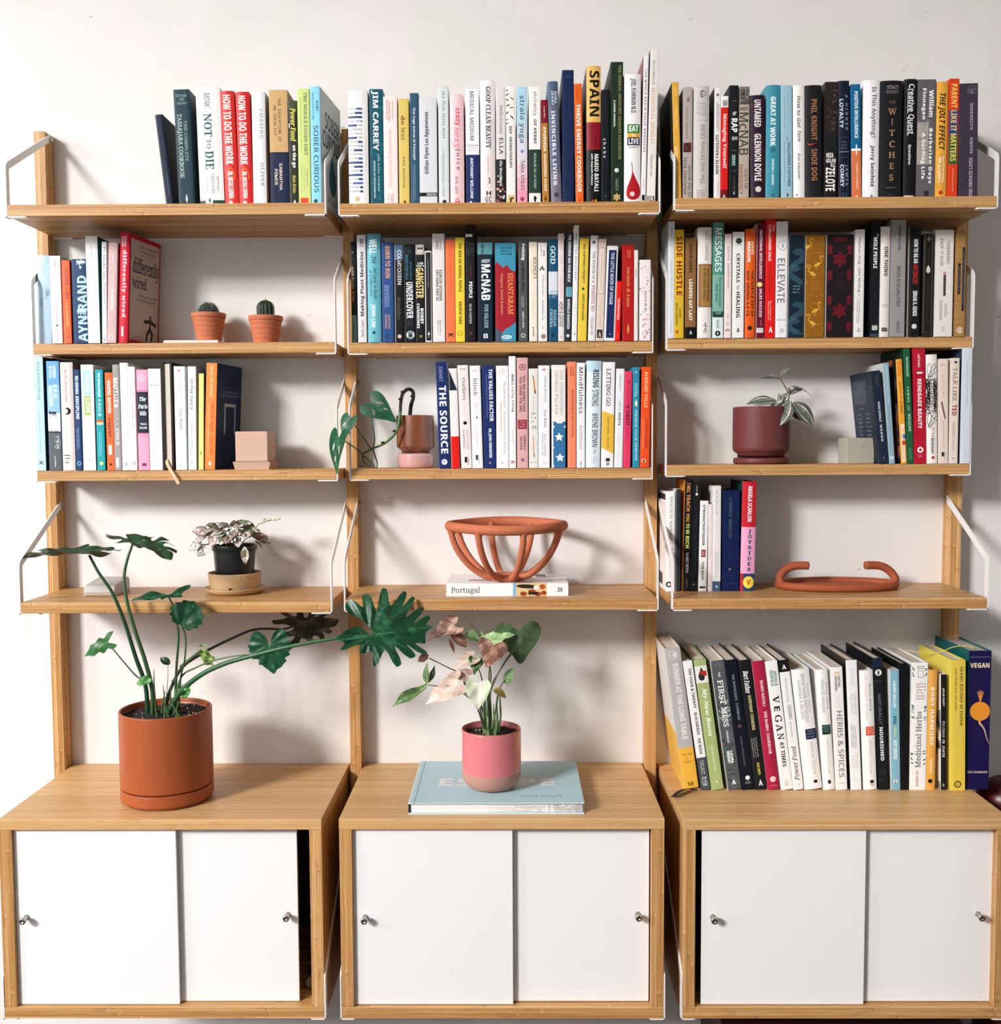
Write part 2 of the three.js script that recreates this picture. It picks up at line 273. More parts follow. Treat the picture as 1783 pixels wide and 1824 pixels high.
const MARK = {   // small printed devices, drawn inside a box
  leaf: (x, X, Y, W, H, c) => { leafMark(x, X + W / 2, Y + H, H, W * 0.6, -Math.PI / 2, c); },
  tri: (x, X, Y, W, H, c) => poly(x, [[X, Y + H], [X + W * 0.5, Y], [X + W, Y + H], [X + W * 0.62, Y + H], [X + W * 0.5, Y + H * 0.5], [X + W * 0.3, Y + H]], c),
  tick: (x, X, Y, W, H, c) => { x.fillStyle = c; x.beginPath(); x.moveTo(X + W, Y); x.quadraticCurveTo(X + W * 0.25, Y + H * 0.6, X, Y + H * 0.1); x.quadraticCurveTo(X + W * 0.05, Y + H * 1.1, X + W, Y); x.fill(); },
  drop: (x, X, Y, W, H, c) => { x.fillStyle = c; x.beginPath(); x.moveTo(X + W / 2, Y); x.bezierCurveTo(X + W * 1.2, Y + H * 0.6, X + W * 0.9, Y + H, X + W / 2, Y + H); x.bezierCurveTo(X + W * 0.1, Y + H, X - W * 0.2, Y + H * 0.6, X + W / 2, Y); x.fill(); },
  arc: (x, X, Y, W, H, c) => { x.strokeStyle = c; x.lineWidth = W * 0.14; x.beginPath(); x.ellipse(X + W / 2, Y + H, W * 0.45, H * 0.9, 0, Math.PI, 0); x.stroke(); },
  mottle: (x, X, Y, W, H, c) => { x.save(); x.beginPath(); x.rect(X, Y, W, H); x.clip(); x.fillStyle = c; x.globalAlpha = 0.5; for (let i = 0; i < 46; i++) { const s = Math.min(W, H); x.beginPath(); x.ellipse(X + rnd(0, W), Y + rnd(0, H), rnd(0.03, 0.22) * s, rnd(0.02, 0.12) * s, rnd(0, 3), 0, 7); x.fill(); } x.restore(); },
  lines: (x, X, Y, W, H, c) => { x.strokeStyle = c; x.lineWidth = 1.4; for (let i = 0; i < 9; i++) { x.beginPath(); x.moveTo(X + rnd(0, W), Y + rnd(0, H)); x.lineTo(X + rnd(0, W), Y + rnd(0, H)); x.stroke(); } },
  fringe: (x, X, Y, W, H, c) => { x.fillStyle = c; const n = 9; for (let i = 0; i < n; i++) { const w = W / n; x.fillRect(X + i * w, Y + H * rnd(0, 0.3), w * 0.6, H * rnd(0.4, 1)); } x.fillRect(X, Y + H * 0.3, W, H * 0.25); },
  waves: (x, X, Y, W, H, c) => { x.strokeStyle = c; x.lineWidth = 1.6; for (let r = 14; r < H * 1.2; r += 9) { x.beginPath(); x.ellipse(X + W * 0.55, Y + H * 0.62, r * 0.55, r, 0.1, 0, 7); x.stroke(); } },
  man: (x, X, Y, W, H, c) => { disc(x, X + W * 0.5, Y + H * 0.09, H * 0.07, c); x.strokeStyle = c; x.lineCap = 'round'; x.lineWidth = W * 0.13; x.beginPath(); x.moveTo(X + W * 0.5, Y + H * 0.2); x.lineTo(X + W * 0.48, Y + H * 0.55); x.lineTo(X + W * 0.25, Y + H * 0.78); x.lineTo(X + W * 0.2, Y + H); x.moveTo(X + W * 0.48, Y + H * 0.55); x.lineTo(X + W * 0.66, Y + H * 0.75); x.lineTo(X + W * 0.6, Y + H); x.moveTo(X + W * 0.05, Y + H * 0.3); x.lineTo(X + W * 0.5, Y + H * 0.25); x.lineTo(X + W * 0.9, Y + H * 0.38); x.stroke(); },
  flower: (x, X, Y, W, H, c) => { for (let i = 0; i < 6; i++) { x.save(); x.translate(X + W / 2, Y + H / 2); x.rotate(i * Math.PI / 3); disc(x, 0, -Math.min(W, H) * 0.3, Math.min(W, H) * 0.13, c, Math.min(W, H) * 0.2); x.restore(); } disc(x, X + W / 2, Y + H / 2, Math.min(W, H) * 0.1, c); },
  leaves: (x, X, Y, W, H, c) => { for (let i = 0; i < 11; i++) leafMark(x, X + W * rnd(0.3, 0.7), Y + H * (i / 11), H * 0.14, W * 0.22, rnd(-3, 3), i % 3 ? c : '#6f7a52'); },
  collage: (x, X, Y, W, H) => { const cs = ['#d8a59a', '#2c5a5e', '#c96f68', '#ead6cc', '#1d2226', '#b8584e']; for (let i = 0; i < 26; i++) disc(x, X + rnd(0, W), Y + rnd(0, H), rnd(0.05, 0.2) * W, cs[i % 6], rnd(0.04, 0.16) * W); },
  face: (x, X, Y, W, H) => { disc(x, X + W * 0.5, Y + H * 0.45, W * 0.3, '#d9cfc6', H * 0.42); x.fillStyle = '#17171a'; x.fillRect(X + W * 0.22, Y + H * 0.26, W * 0.26, H * 0.16); x.fillRect(X + W * 0.54, Y + H * 0.26, W * 0.26, H * 0.16); x.fillRect(X + W * 0.4, Y + H * 0.66, W * 0.2, H * 0.04); x.fillRect(X, Y + H * 0.86, W, H * 0.14); },
  band: (x, X, Y, W, H, c) => poly(x, [[X, Y], [X + W, Y + H * 0.1], [X + W, Y + H], [X, Y + H * 0.86]], c),
  wedge: (x, X, Y, W, H, c) => poly(x, [[X, Y], [X + W, Y + H], [X, Y + H]], c),
  match: (x, X, Y, W, H, c) => poly(x, [[X, Y], [X + W * 0.3, Y], [X + W, Y + H], [X + W * 0.75, Y + H]], c),
  pencil: (x, X, Y, W, H, c) => { poly(x, [[X + W * 0.3, Y + H * 0.2], [X + W * 0.55, Y + H * 0.15], [X + W, Y + H * 0.9], [X + W * 0.7, Y + H]], c); poly(x, [[X + W * 0.3, Y + H * 0.2], [X + W * 0.55, Y + H * 0.15], [X + W * 0.25, Y]], '#5a3a22'); poly(x, [[X + W, Y + H * 0.9], [X + W * 0.7, Y + H], [X + W * 0.66, Y + H * 0.86], [X + W * 0.9, Y + H * 0.78]], '#2a2522'); },
  ornate: (x, X, Y, W, H, c) => { x.strokeStyle = c; x.lineWidth = 2; x.strokeRect(X, Y, W, H); x.strokeRect(X + W * 0.1, Y + H * 0.03, W * 0.8, H * 0.94); poly(x, [[X + W * 0.5, Y], [X + W * 0.7, Y + H * 0.03], [X + W * 0.5, Y + H * 0.06], [X + W * 0.3, Y + H * 0.03]], c); x.globalAlpha = 0.4; greek(x, X + W * 0.3, Y + H * 0.12, W * 0.4, H * 0.16, 1, c); greek(x, X + W * 0.3, Y + H * 0.45, W * 0.4, H * 0.45, 1, c); x.globalAlpha = 1; },
  wood: (x, X, Y, W, H, c) => { x.strokeStyle = c; for (let i = 0; i < 26; i++) { x.globalAlpha = rnd(0.2, 0.7); x.lineWidth = rnd(1, 4); const y = Y + H * i / 26; x.beginPath(); x.moveTo(X, y); x.quadraticCurveTo(X + W / 2, y - H * 0.03 * Math.sin(i), X + W, y - H * 0.05); x.stroke(); } x.globalAlpha = 1; },
  // whole spines
  dilla: (x, X, Y, W, H) => { x.fillStyle = '#f1edea'; x.fillRect(X, Y, W, H); const rows = ['DILLA', 'TIME', '', 'THE LIFE', '-AND', 'AFTERLIFE', 'OF J DILLA', '-THE', 'HIP-HOP', 'PRODUCER', 'WHO', 'REINVENTED', 'RHYTHM', '', 'DAN', 'CHARNAS', '', 'AUTHOR', 'OF', 'THE BIG', 'PAYBACK'];
    rows.forEach((s, i) => { const y = Y + H * (0.153 + i * 0.0362), h = H * 0.019, r = s[0] === '-', w0 = W * 0.7 * Math.min(1, s.replace('-', '').length / 9.4); const blue = i % 3 ? '#2d4474' : '#48689a';
      if (s) fitText(x, r ? X + W * 0.72 - w0 : X + W * 0.02, y, w0, h * 0.8, s.replace('-', ''), '#33353c', 'H');
      x.fillStyle = blue; if (!s) x.fillRect(X, y, W * 0.72, h); else if (w0 < W * 0.62) x.fillRect(r ? X : X + w0 + W * 0.05, y, W * 0.67 - w0, h); });
    disc(x, X + W * 0.42, Y + H * 0.955, W * 0.13, '#cdb083'); greek(x, X + W * 0.86, Y + H * 0.38, W * 0.06, H * 0.32, 1, '#b9b4b2'); },
  strala: (x, X, Y, W, H) => { const g = ['#a9cfe0', '#a9cfe0', '#b4cfdc', '#c3d0d8', '#d3d3d9', '#dccfd6', '#e6c0cb', '#eaa9b8', '#e99aae']; g.forEach((c, i) => { x.fillStyle = c; x.fillRect(X, Y + H * i / 9, W, H / 9 + 1); });
    fitText(x, X + W * 0.18, Y + H * 0.07, W * 0.6, H * 0.43, 'strala yoga', '#44505c'); fitText(x, X + W * 0.3, Y + H * 0.54, W * 0.4, H * 0.045, '*', '#2c6a94', 'bH'); fitText(x, X + W * 0.36, Y + H * 0.63, W * 0.34, H * 0.27, 'TARA STILES', '#4d4650'); disc(x, X + W * 0.5, Y + H * 0.965, W * 0.2, '#a8335a'); },
  eat: (x, X, Y, W, H) => { x.fillStyle = '#f0ebea'; x.fillRect(X, Y, W, H); fitText(x, X + W * 0.42, Y + H * 0.04, W * 0.28, H * 0.28, 'JOEL FUHRMAN M.D.', '#2a2828', 'b');
    x.fillStyle = '#3c7a34'; x.fillRect(X + W * 0.2, Y + H * 0.39, W * 0.74, H * 0.07); fitText(x, X + W * 0.28, Y + H * 0.4, W * 0.58, H * 0.048, 'EAT', '#f4f6ee', 'bH'); x.fillStyle = '#e3ad3e'; x.fillRect(X + W * 0.2, Y + H * 0.46, W * 0.74, H * 0.032); fitText(x, X + W * 0.46, Y + H * 0.466, W * 0.22, H * 0.02, 'TO', '#f6ecd0', 'bH');
    x.fillStyle = '#1a1c30'; x.fillRect(X + W * 0.2, Y + H * 0.492, W * 0.74, H * 0.062); fitText(x, X + W * 0.25, Y + H * 0.5, W * 0.64, H * 0.044, 'LIVE', '#f4f4f6', 'bH'); fitText(x, X + W * 0.26, Y + H * 0.562, W * 0.6, H * 0.013, 'COOKBOOK', '#333', 'H');
    x.strokeStyle = '#3a1512'; x.lineWidth = W * 0.035; x.beginPath(); x.moveTo(X + W * 0.46, Y + H * 0.685); x.quadraticCurveTo(X + W * 0.5, Y + H * 0.72, X + W * 0.5, Y + H * 0.77); x.stroke();
    x.fillStyle = '#b01722'; x.beginPath(); x.moveTo(X + W * 0.5, Y + H * 0.75); x.bezierCurveTo(X + W * 0.75, Y + H * 0.84, X + W * 0.98, Y + H * 0.86, X + W * 0.98, Y + H * 0.92); x.bezierCurveTo(X + W * 0.98, Y + H, X + W * 0.15, Y + H, X + W * 0.15, Y + H * 0.93); x.bezierCurveTo(X + W * 0.15, Y + H * 0.86, X + W * 0.42, Y + H * 0.85, X + W * 0.5, Y + H * 0.75); x.fill(); disc(x, X + W * 0.5, Y + H * 0.935, W * 0.14, '#e9c9c6'); },
  shantaram: (x, X, Y, W, H) => { x.fillStyle = '#3f93ad'; x.fillRect(X, Y, W, H); poly(x, [[X, Y + H * 0.22], [X + W * 0.08, Y + H * 0.19], [X + W * 0.4, Y + H * 0.25], [X + W * 0.56, Y + H * 0.22], [X + W * 0.8, Y + H * 0.28], [X + W, Y + H * 0.29], [X + W, Y + H * 0.8], [X + W * 0.7, Y + H * 0.85], [X + W * 0.5, Y + H * 0.87], [X + W * 0.3, Y + H * 0.92], [X, Y + H * 0.86]], '#a3202e');
    poly(x, [[X, Y + H * 0.85], [X + W * 0.35, Y + H * 0.91], [X + W * 0.3, Y + H], [X, Y + H]], '#4b5664'); fitText(x, X + W * 0.62, Y + H * 0.3, W * 0.26, H * 0.44, 'SHANTARAM', '#f09a50', 's'); fitText(x, X + W * 0.25, Y + H * 0.31, W * 0.14, H * 0.43, 'Gregory David Roberts', '#e0a878', 's'); greek(x, X + W * 0.25, Y + H * 0.04, W * 0.6, H * 0.09, 3, '#173846', 'H'); disc(x, X + W * 0.55, Y + H * 0.955, W * 0.26, '#d9ecf2', H * 0.02); fitText(x, X + W * 0.36, Y + H * 0.945, W * 0.38, H * 0.018, 'abacus', '#2a5a6e', 'bH'); },
  spanish: (x, X, Y, W, H) => { x.fillStyle = '#efe4e2'; x.fillRect(X, Y, W, H); const cs = ['#b5727f', '#c98a72', '#d8a0a2', '#8e5a64', '#c5a07c']; for (let i = 0; i < 34; i++) leafMark(x, X + rnd(0, W), Y + rnd(0, H), W * rnd(0.14, 0.34), W * rnd(0.06, 0.14), rnd(0, 6), cs[i % 5]);
    x.fillStyle = '#efe4e2'; x.fillRect(X + W * 0.35, Y + H * 0.36, W * 0.4, H * 0.26); fitText(x, X + W * 0.44, Y + H * 0.38, W * 0.24, H * 0.15, 'Spanish', '#5a4a50', 's'); greek(x, X + W * 0.4, Y + H * 0.54, W * 0.3, H * 0.08, 1, '#6a4a50'); ringC(x, X + W * 0.5, Y + H * 0.91, W * 0.18, '#77656a', 2); },
  wavebook: (x, X, Y, W, H) => { x.fillStyle = '#14242f'; x.fillRect(X, Y, W, H); x.strokeStyle = '#456f80'; x.lineCap = 'round'; x.save(); x.beginPath(); x.rect(X + W * 0.04, Y + H * 0.03, W * 0.92, H * 0.94); x.clip();
    for (const [v, f] of [[0.2, 1], [0.36, -1], [0.72, 1], [0.88, -1]]) for (let k = 0; k < 7; k++) { x.lineWidth = W * 0.022; const r = W * (0.12 + k * 0.055), cx = X + W * (f > 0 ? 0.62 : 0.36), cy = Y + H * v; x.beginPath(); x.arc(cx, cy, r, f > 0 ? -2.6 : -0.5, f > 0 ? 1.2 : -4.3, f < 0); x.lineTo(cx + f * -W * 0.5, cy + H * 0.08 + k * W * 0.05); x.stroke(); }
    x.restore(); x.fillStyle = '#14242f'; x.fillRect(X + W * 0.12, Y + H * 0.48, W * 0.7, H * 0.1); greek(x, X + W * 0.26, Y + H * 0.485, W * 0.46, H * 0.09, 3, '#7fa0aa', 'H'); x.strokeStyle = '#2f5361'; x.lineWidth = 2; x.strokeRect(X + W * 0.04, Y + H * 0.03, W * 0.92, H * 0.94); greek(x, X + W * 0.3, Y + H * 0.93, W * 0.4, H * 0.02, 1, '#456f80', 'H'); },
  birdbook: (x, X, Y, W, H) => { x.fillStyle = '#8f5d16'; x.fillRect(X, Y, W, H); const c = '#dca93e';
    const bird = (u, v, f) => { x.save(); x.translate(X + W * u, Y + H * v); x.scale(f * W / 150, W / 150); leafMark(x, 0, 0, 62, 26, 0.5, c); x.strokeStyle = c; x.lineWidth = 6; x.lineCap = 'round'; x.beginPath(); x.moveTo(4, 2); x.bezierCurveTo(-30, -14, 26, -40, -4, -54); x.bezierCurveTo(-18, -56, -22, -46, -20, -40); x.stroke(); x.lineWidth = 2.4; x.beginPath(); x.moveTo(26, 20); x.lineTo(24, 48); x.lineTo(34, 50); x.moveTo(36, 22); x.lineTo(38, 46); x.stroke(); x.restore(); };
    bird(0.24, 0.1, -1); bird(0.2, 0.36, 1); bird(0.78, 0.27, -1); bird(0.22, 0.84, 1); bird(0.7, 0.72, -1);
    for (let i = 0; i < 60; i++) leafMark(x, X + rnd(0.04, 0.96) * W, Y + rnd(0.02, 0.98) * H, W * rnd(0.04, 0.11), W * 0.02, rnd(0, 6), i % 2 ? '#c8922e' : '#e6c98a'); x.fillStyle = '#8f5d16'; x.fillRect(X + W * 0.25, Y + H * 0.44, W * 0.46, H * 0.13); greek(x, X + W * 0.3, Y + H * 0.45, W * 0.36, H * 0.1, 4, '#a97a2c', 'H'); },
  flowerbook: (x, X, Y, W, H) => { x.fillStyle = '#1b1518'; x.fillRect(X, Y, W, H); x.strokeStyle = '#3a1a22'; x.lineWidth = 2; x.strokeRect(X + W * 0.07, Y + H * 0.03, W * 0.86, H * 0.94); for (const v of [0.24, 0.74]) { MARK.flower(x, X + W * 0.22, Y + H * v - W * 0.3, W * 0.56, W * 0.6, '#741624'); for (let i = 0; i < 6; i++) leafMark(x, X + W * 0.5, Y + H * v, W * 0.34, W * 0.07, i * 1.05 + 0.5, '#5c1420'); }
    for (const v of [0.13, 0.38, 0.62, 0.88]) for (const u of [0.13, 0.86]) { disc(x, X + W * u, Y + H * v, W * 0.1, '#641522', H * 0.03); disc(x, X + W * u, Y + H * (v + 0.04), W * 0.08, '#641522', H * 0.024); } disc(x, X + W * 0.5, Y + H * 0.05, W * 0.26, '#5c1420', H * 0.02); greek(x, X + W * 0.34, Y + H * 0.44, W * 0.32, H * 0.1, 4, '#3f2028', 'H'); },
  unwinding: (x, X, Y, W, H) => { x.fillStyle = '#eee7e0'; x.fillRect(X, Y, W, H); x.fillStyle = '#36719c'; x.fillRect(X + W * 0.12, Y + H * 0.55, W * 0.88, H * 0.45); x.fillStyle = '#eee7e0'; x.fillRect(X + W * 0.36, Y + H * 0.54, W * 0.4, H * 0.026); fitText(x, X + W * 0.6, Y + H * 0.05, W * 0.22, H * 0.45, 'THE UNWINDING', '#b3aaa6', 's'); fitText(x, X + W * 0.26, Y + H * 0.05, W * 0.22, H * 0.45, 'GEORGE PACKER', '#b3aaa6', 's');
    const star = (u, v, r) => { const p = []; for (let i = 0; i < 10; i++) { const a = -Math.PI / 2 + i * Math.PI / 5, q = i % 2 ? r * 0.48 : r; p.push([X + W * u + Math.cos(a) * q, Y + H * v + Math.sin(a) * q]); } poly(x, p, '#f4f2ef'); }; star(0.54, 0.7, W * 0.34); star(0.6, 0.9, W * 0.34); star(0.14, 0.6, W * 0.12); star(0.98, 0.6, W * 0.14); star(0.12, 0.8, W * 0.1); star(0.1, 0.98, W * 0.12); greek(x, X + W * 0.5, Y + H * 0.885, W * 0.2, H * 0.03, 3, '#a9b4bc', 'H'); },
  scribble: (x, X, Y, W, H) => { x.fillStyle = '#f1ebe4'; x.fillRect(X, Y, W, H); x.strokeStyle = '#151517'; x.lineWidth = W * 0.035; x.save(); x.beginPath(); x.rect(X, Y, W, H); x.clip(); for (let i = 0; i < 60; i++) { x.beginPath(); x.ellipse(X + W * rnd(0.3, 0.75), Y + H * rnd(0.24, 0.5), W * rnd(0.1, 0.4), H * rnd(0.03, 0.12), rnd(0, 3), 0, 7); x.stroke(); } for (const v of [0.15, 0.6]) for (let i = 0; i < 3; i++) { x.beginPath(); x.ellipse(X + W * (0.3 + i * 0.24), Y + H * v, W * 0.16, H * 0.07, 0.4 * i, 0, 7); x.stroke(); } x.restore();
    fitText(x, X + W * 0.38, Y + H * 0.24, W * 0.36, H * 0.29, 'essentialism', '#f6f3ee', ''); fitText(x, X + W * 0.46, Y + H * 0.66, W * 0.26, H * 0.1, 'Greg', '#c22a4a', 'i'); fitText(x, X + W * 0.42, Y + H * 0.76, W * 0.28, H * 0.15, 'McKeown', '#26242a', 'bi'); disc(x, X + W * 0.6, Y + H * 0.945, W * 0.14, '#c01f34'); },
  joyrider: (x, X, Y, W, H) => { x.fillStyle = '#c2202c'; x.fillRect(X, Y, W, H * 0.415); x.fillStyle = '#eba3c3'; x.fillRect(X, Y + H * 0.415, W, H * 0.425); x.fillStyle = '#1d3f6c'; x.fillRect(X, Y + H * 0.84, W, H * 0.16); x.fillStyle = '#b51e2c'; x.fillRect(X, Y + H * 0.84, W * 0.2, H * 0.16); fitText(x, X + W * 0.4, Y + H * 0.04, W * 0.3, H * 0.34, 'ANGELA SCANLON', '#f6eef0', 'b');
    [...'JOYRIDER'].forEach((s, i) => fitText(x, X + W * 0.44, Y + H * (0.436 + i * 0.05), W * 0.3, H * 0.034, s, '#1c3c66', 'bH')); disc(x, X + W * 0.58, Y + H * 0.92, W * 0.38, '#f0d64a', H * 0.056); fitText(x, X + W * 0.46, Y + H * 0.895, W * 0.26, H * 0.045, 'V', '#b51e2c', 'bH'); },
  firstmess: (x, X, Y, W, H) => { x.fillStyle = '#54565a'; x.fillRect(X, Y, W, H); MARK.mottle(x, X, Y, W, H, '#6a6c6e'); MARK.mottle(x, X, Y + H * 0.3, W, H * 0.7, '#2c3030'); for (let i = 0; i < 40; i++) leafMark(x, X + rnd(0, W), Y + H * (i % 2 ? rnd(0.3, 0.48) : rnd(0.62, 1)), W * rnd(0.2, 0.5), W * rnd(0.04, 0.12), rnd(0, 6), ['#2f6a44', '#8fb69a', '#1d3a2a', '#d8e4da'][i % 4]);
    fitText(x, X + W * 0.44, Y + H * 0.09, W * 0.14, H * 0.04, 'THE', '#e9ece9', ''); fitText(x, X + W * 0.3, Y + H * 0.15, W * 0.4, H * 0.2, 'FIRST', '#f2f4f2', 's'); fitText(x, X + W * 0.3, Y + H * 0.36, W * 0.4, H * 0.16, 'MESS', '#f2f4f2', 's'); fitText(x, X + W * 0.44, Y + H * 0.54, W * 0.14, H * 0.1, 'COOKBOOK', '#e9ece9', ''); fitText(x, X + W * 0.52, Y + H * 0.7, W * 0.2, H * 0.1, 'LAURA', '#fff', 'b'); fitText(x, X + W * 0.26, Y + H * 0.7, W * 0.2, H * 0.1, 'WRIGHT', '#fff', 'b'); MARK.tri(x, X + W * 0.34, Y + H * 0.92, W * 0.32, H * 0.04, '#fff'); },
  herbs: (x, X, Y, W, H) => { x.fillStyle = '#f0eeea'; x.fillRect(X, Y, W, H); for (const s of [0, 1]) for (let i = 0; i < 15; i++) { const v = [0.04, 0.08, 0.33, 0.36, 0.42, 0.7, 0.74, 0.78][i % 8] + rnd(-0.01, 0.02); leafMark(x, X + W * (s ? 0.97 : 0.03), Y + H * v, W * 0.24, W * 0.07, s ? 2.2 + rnd(0, 1) : 0.2 + rnd(0, 1), i % 3 ? '#2c5a46' : '#7f9a5e'); }
    x.strokeStyle = '#b07a62'; x.lineWidth = 3; x.strokeRect(X + W * 0.4, Y + H * 0.065, W * 0.3, H * 0.05); x.fillStyle = '#444'; x.fillRect(X + W * 0.3, Y + H * 0.03, W * 0.5, 3); x.fillRect(X + W * 0.3, Y + H * 0.045, W * 0.5, 3); greek(x, X + W * 0.26, Y + H * 0.16, W * 0.6, H * 0.14, 6, '#a97a78', 'H'); fitText(x, X + W * 0.32, Y + H * 0.365, W * 0.34, H * 0.46, 'Medicinal Herbs', '#5a5654', 'sU'); fitText(x, X + W * 0.4, Y + H * 0.845, W * 0.14, H * 0.13, 'GUIDE TO', '#a06a5e', 'bU'); },
  vegan: (x, X, Y, W, H) => { x.fillStyle = '#1b1244'; x.fillRect(X, Y, W, H); x.fillStyle = '#8f8f9a'; x.fillRect(X + W * 0.06, Y + H * 0.044, W * 0.88, 2.5); fitText(x, X + W * 0.06, Y + H * 0.088, W * 0.88, H * 0.034, 'VEGAN', '#f0dcae', 'bH'); const c = '#e5922e';
    x.strokeStyle = c; x.lineCap = 'round'; x.lineWidth = W * 0.035; for (let i = -2; i <= 2; i++) { x.beginPath(); x.moveTo(X + W * 0.54, Y + H * 0.37); x.quadraticCurveTo(X + W * (0.54 + i * 0.03), Y + H * 0.33, X + W * (0.54 + i * 0.065), Y + H * (0.285 + Math.abs(i) * 0.006)); x.stroke(); } disc(x, X + W * 0.54, Y + H * 0.435, W * 0.45, c, H * 0.068); poly(x, [[X + W * 0.42, Y + H * 0.485], [X + W * 0.64, Y + H * 0.485], [X + W * 0.53, Y + H * 0.54]], c);
    x.strokeStyle = '#d7b494'; for (let i = 0; i < 24; i++) { const t = i / 24, p = (q) => [X + W * (0.53 + q * 0.5 + 0.1 * Math.sin(q * 5) * (1 - q)), Y + H * (0.52 + 0.16 * q)]; x.lineWidth = W * 0.06 * (1 - t) + 2; x.beginPath(); x.moveTo(...p(t)); x.lineTo(...p(t + 1 / 24)); x.stroke(); } fitText(x, X + W * 0.04, Y + H * 0.868, W * 0.9, H * 0.014, 'THE COOKBOOK', '#d8c49a', 'bH'); },
};
function print(x, X, Y, W, H, dsl) {
  const items = dsl.split(';');
  x.save(); x.beginPath(); x.rect(X, Y, W, H); x.clip();
  items.forEach((it, k) => {
    const f = it.split('|');
    if (k === 0) { if (it[0] === '~') MARK[it.slice(1)](x, X, Y, W, H); else { x.fillStyle = it; x.fillRect(X, Y, W, H); } return; }
    const n = f.slice(1).map(Number), B = (i) => [X + W * n[i + 2] / 100, Y + H * n[i] / 100, W * (n[i + 3] - n[i + 2]) / 100, H * (n[i + 1] - n[i]) / 100];
    if (f[0] === '#') { x.fillStyle = f[5]; x.fillRect(...B(0)); }
    else if (f[0] === 'o') disc(x, X + W * n[1] / 100, Y + H * n[0] / 100, W * n[2] / 100, f[4]);
    else if (f[0] === 'O') ringC(x, X + W * n[1] / 100, Y + H * n[0] / 100, W * n[2] / 100, f[4], n[4] ?? 3);
    else if (f[0] === '=') greek(x, ...B(1), n[0], f[6], f[7]);
    else if (f[0][0] === '~') MARK[f[0].slice(1)](x, ...B(0), f[5]);
    else fitText(x, ...B(0), f[0], f[5], f[6]);
  });
  x.restore();
}

// ---------- books ----------
const pageMat = (() => { const [c, x] = canvas(512, 64); x.fillStyle = '#e4dacb'; x.fillRect(0, 0, 512, 64); for (let i = 0; i < 512; i++) { const v = rnd(-26, 12); x.fillStyle = `rgb(${226 + v | 0},${215 + v | 0},${200 + v | 0})`; x.fillRect(i, 0, 1, 64); } return std(0xffffff, 0.9, { map: tex(c, true, [9, 1]), specularIntensity: 0.2 }); })();
const greyPages = std(0xb9b2a8, 0.9);
const ribbonMat = { black: std(0x060607, 0.85), yellow: std(0xd9c24a, 0.6) };
const ORD = 'first second third fourth fifth sixth seventh eighth ninth tenth eleventh twelfth thirteenth fourteenth fifteenth sixteenth seventeenth eighteenth nineteenth twentieth twenty-first twenty-second twenty-third twenty-fourth twenty-fifth twenty-sixth twenty-seventh twenty-eighth twenty-ninth'.split(' ');
const ROWN = ['top', 'second', 'third', 'fourth'], BAYN = ['left', 'middle', 'right'];
const artCanvas = canvas(2048, 1024), artMap = tex(artCanvas[0]), artMat = std(0xffffff, 0.45, { map: artMap, specularIntensity: 0.4 }); let artX = 2, artY = 2;
const mm = (v) => v / 1e4;
function spineGeo(w, h, bulge, t, uv) {
  const N = 8, pos = [], u = [], idx = [], P = (x, y, z, a, b) => { pos.push(x, y, z); u.push(a, b); return pos.length / 3 - 1; };
  const zf = (s) => bulge * (1 - Math.pow(Math.abs(2 * s - 1), bulge > 0.0009 ? 2 : 6)) - bulge;
  for (let i = 0; i <= N; i++) { const s = i / N, a = uv.u0 + (uv.u1 - uv.u0) * s; P(w * s, 0, zf(s), a, uv.v0); P(w * s, h, zf(s), a, uv.v1); }
  for (let i = 0; i < N; i++) { const k = i * 2; idx.push(k, k + 2, k + 1, k + 1, k + 2, k + 3); }
  const cap = (pts, flip) => { const o = pts.map((q) => P(...q, uv.su, uv.sv)); for (let i = 1; i < o.length - 1; i++) flip ? idx.push(o[0], o[i + 1], o[i]) : idx.push(o[0], o[i], o[i + 1]); };
  for (const [y, f] of [[0, true], [h, false]]) { const pts = [[w, y, -t], [0, y, -t]]; const arc = []; for (let i = 0; i <= N; i++) arc.push([w * i / N, y, zf(i / N)]); cap([pts[1], ...arc, pts[0]], f); }
  cap([[0, 0, -t], [0, 0, -bulge], [0, h, -bulge], [0, h, -t]], false); cap([[w, 0, -t], [w, 0, -bulge], [w, h, -bulge], [w, h, -t]], true); cap([[0, 0, -t], [w, 0, -t], [w, h, -t], [0, h, -t]], true);
  const g = new THREE.BufferGeometry(); g.setAttribute('position', new THREE.Float32BufferAttribute(pos, 3)); g.setAttribute('uv', new THREE.Float32BufferAttribute(u, 2)); g.setIndex(idx); g.computeVertexNormals(); return g;
}
function swatchBox(x0, x1, y0, y1, z0, z1, su, sv) {
  const g = new THREE.BoxGeometry(x1 - x0, y1 - y0, z1 - z0); g.translate((x0 + x1) / 2, (y0 + y1) / 2, (z0 + z1) / 2);
  const u = g.attributes.uv; for (let i = 0; i < u.count; i++) u.setXY(i, su, sv); return g;
}
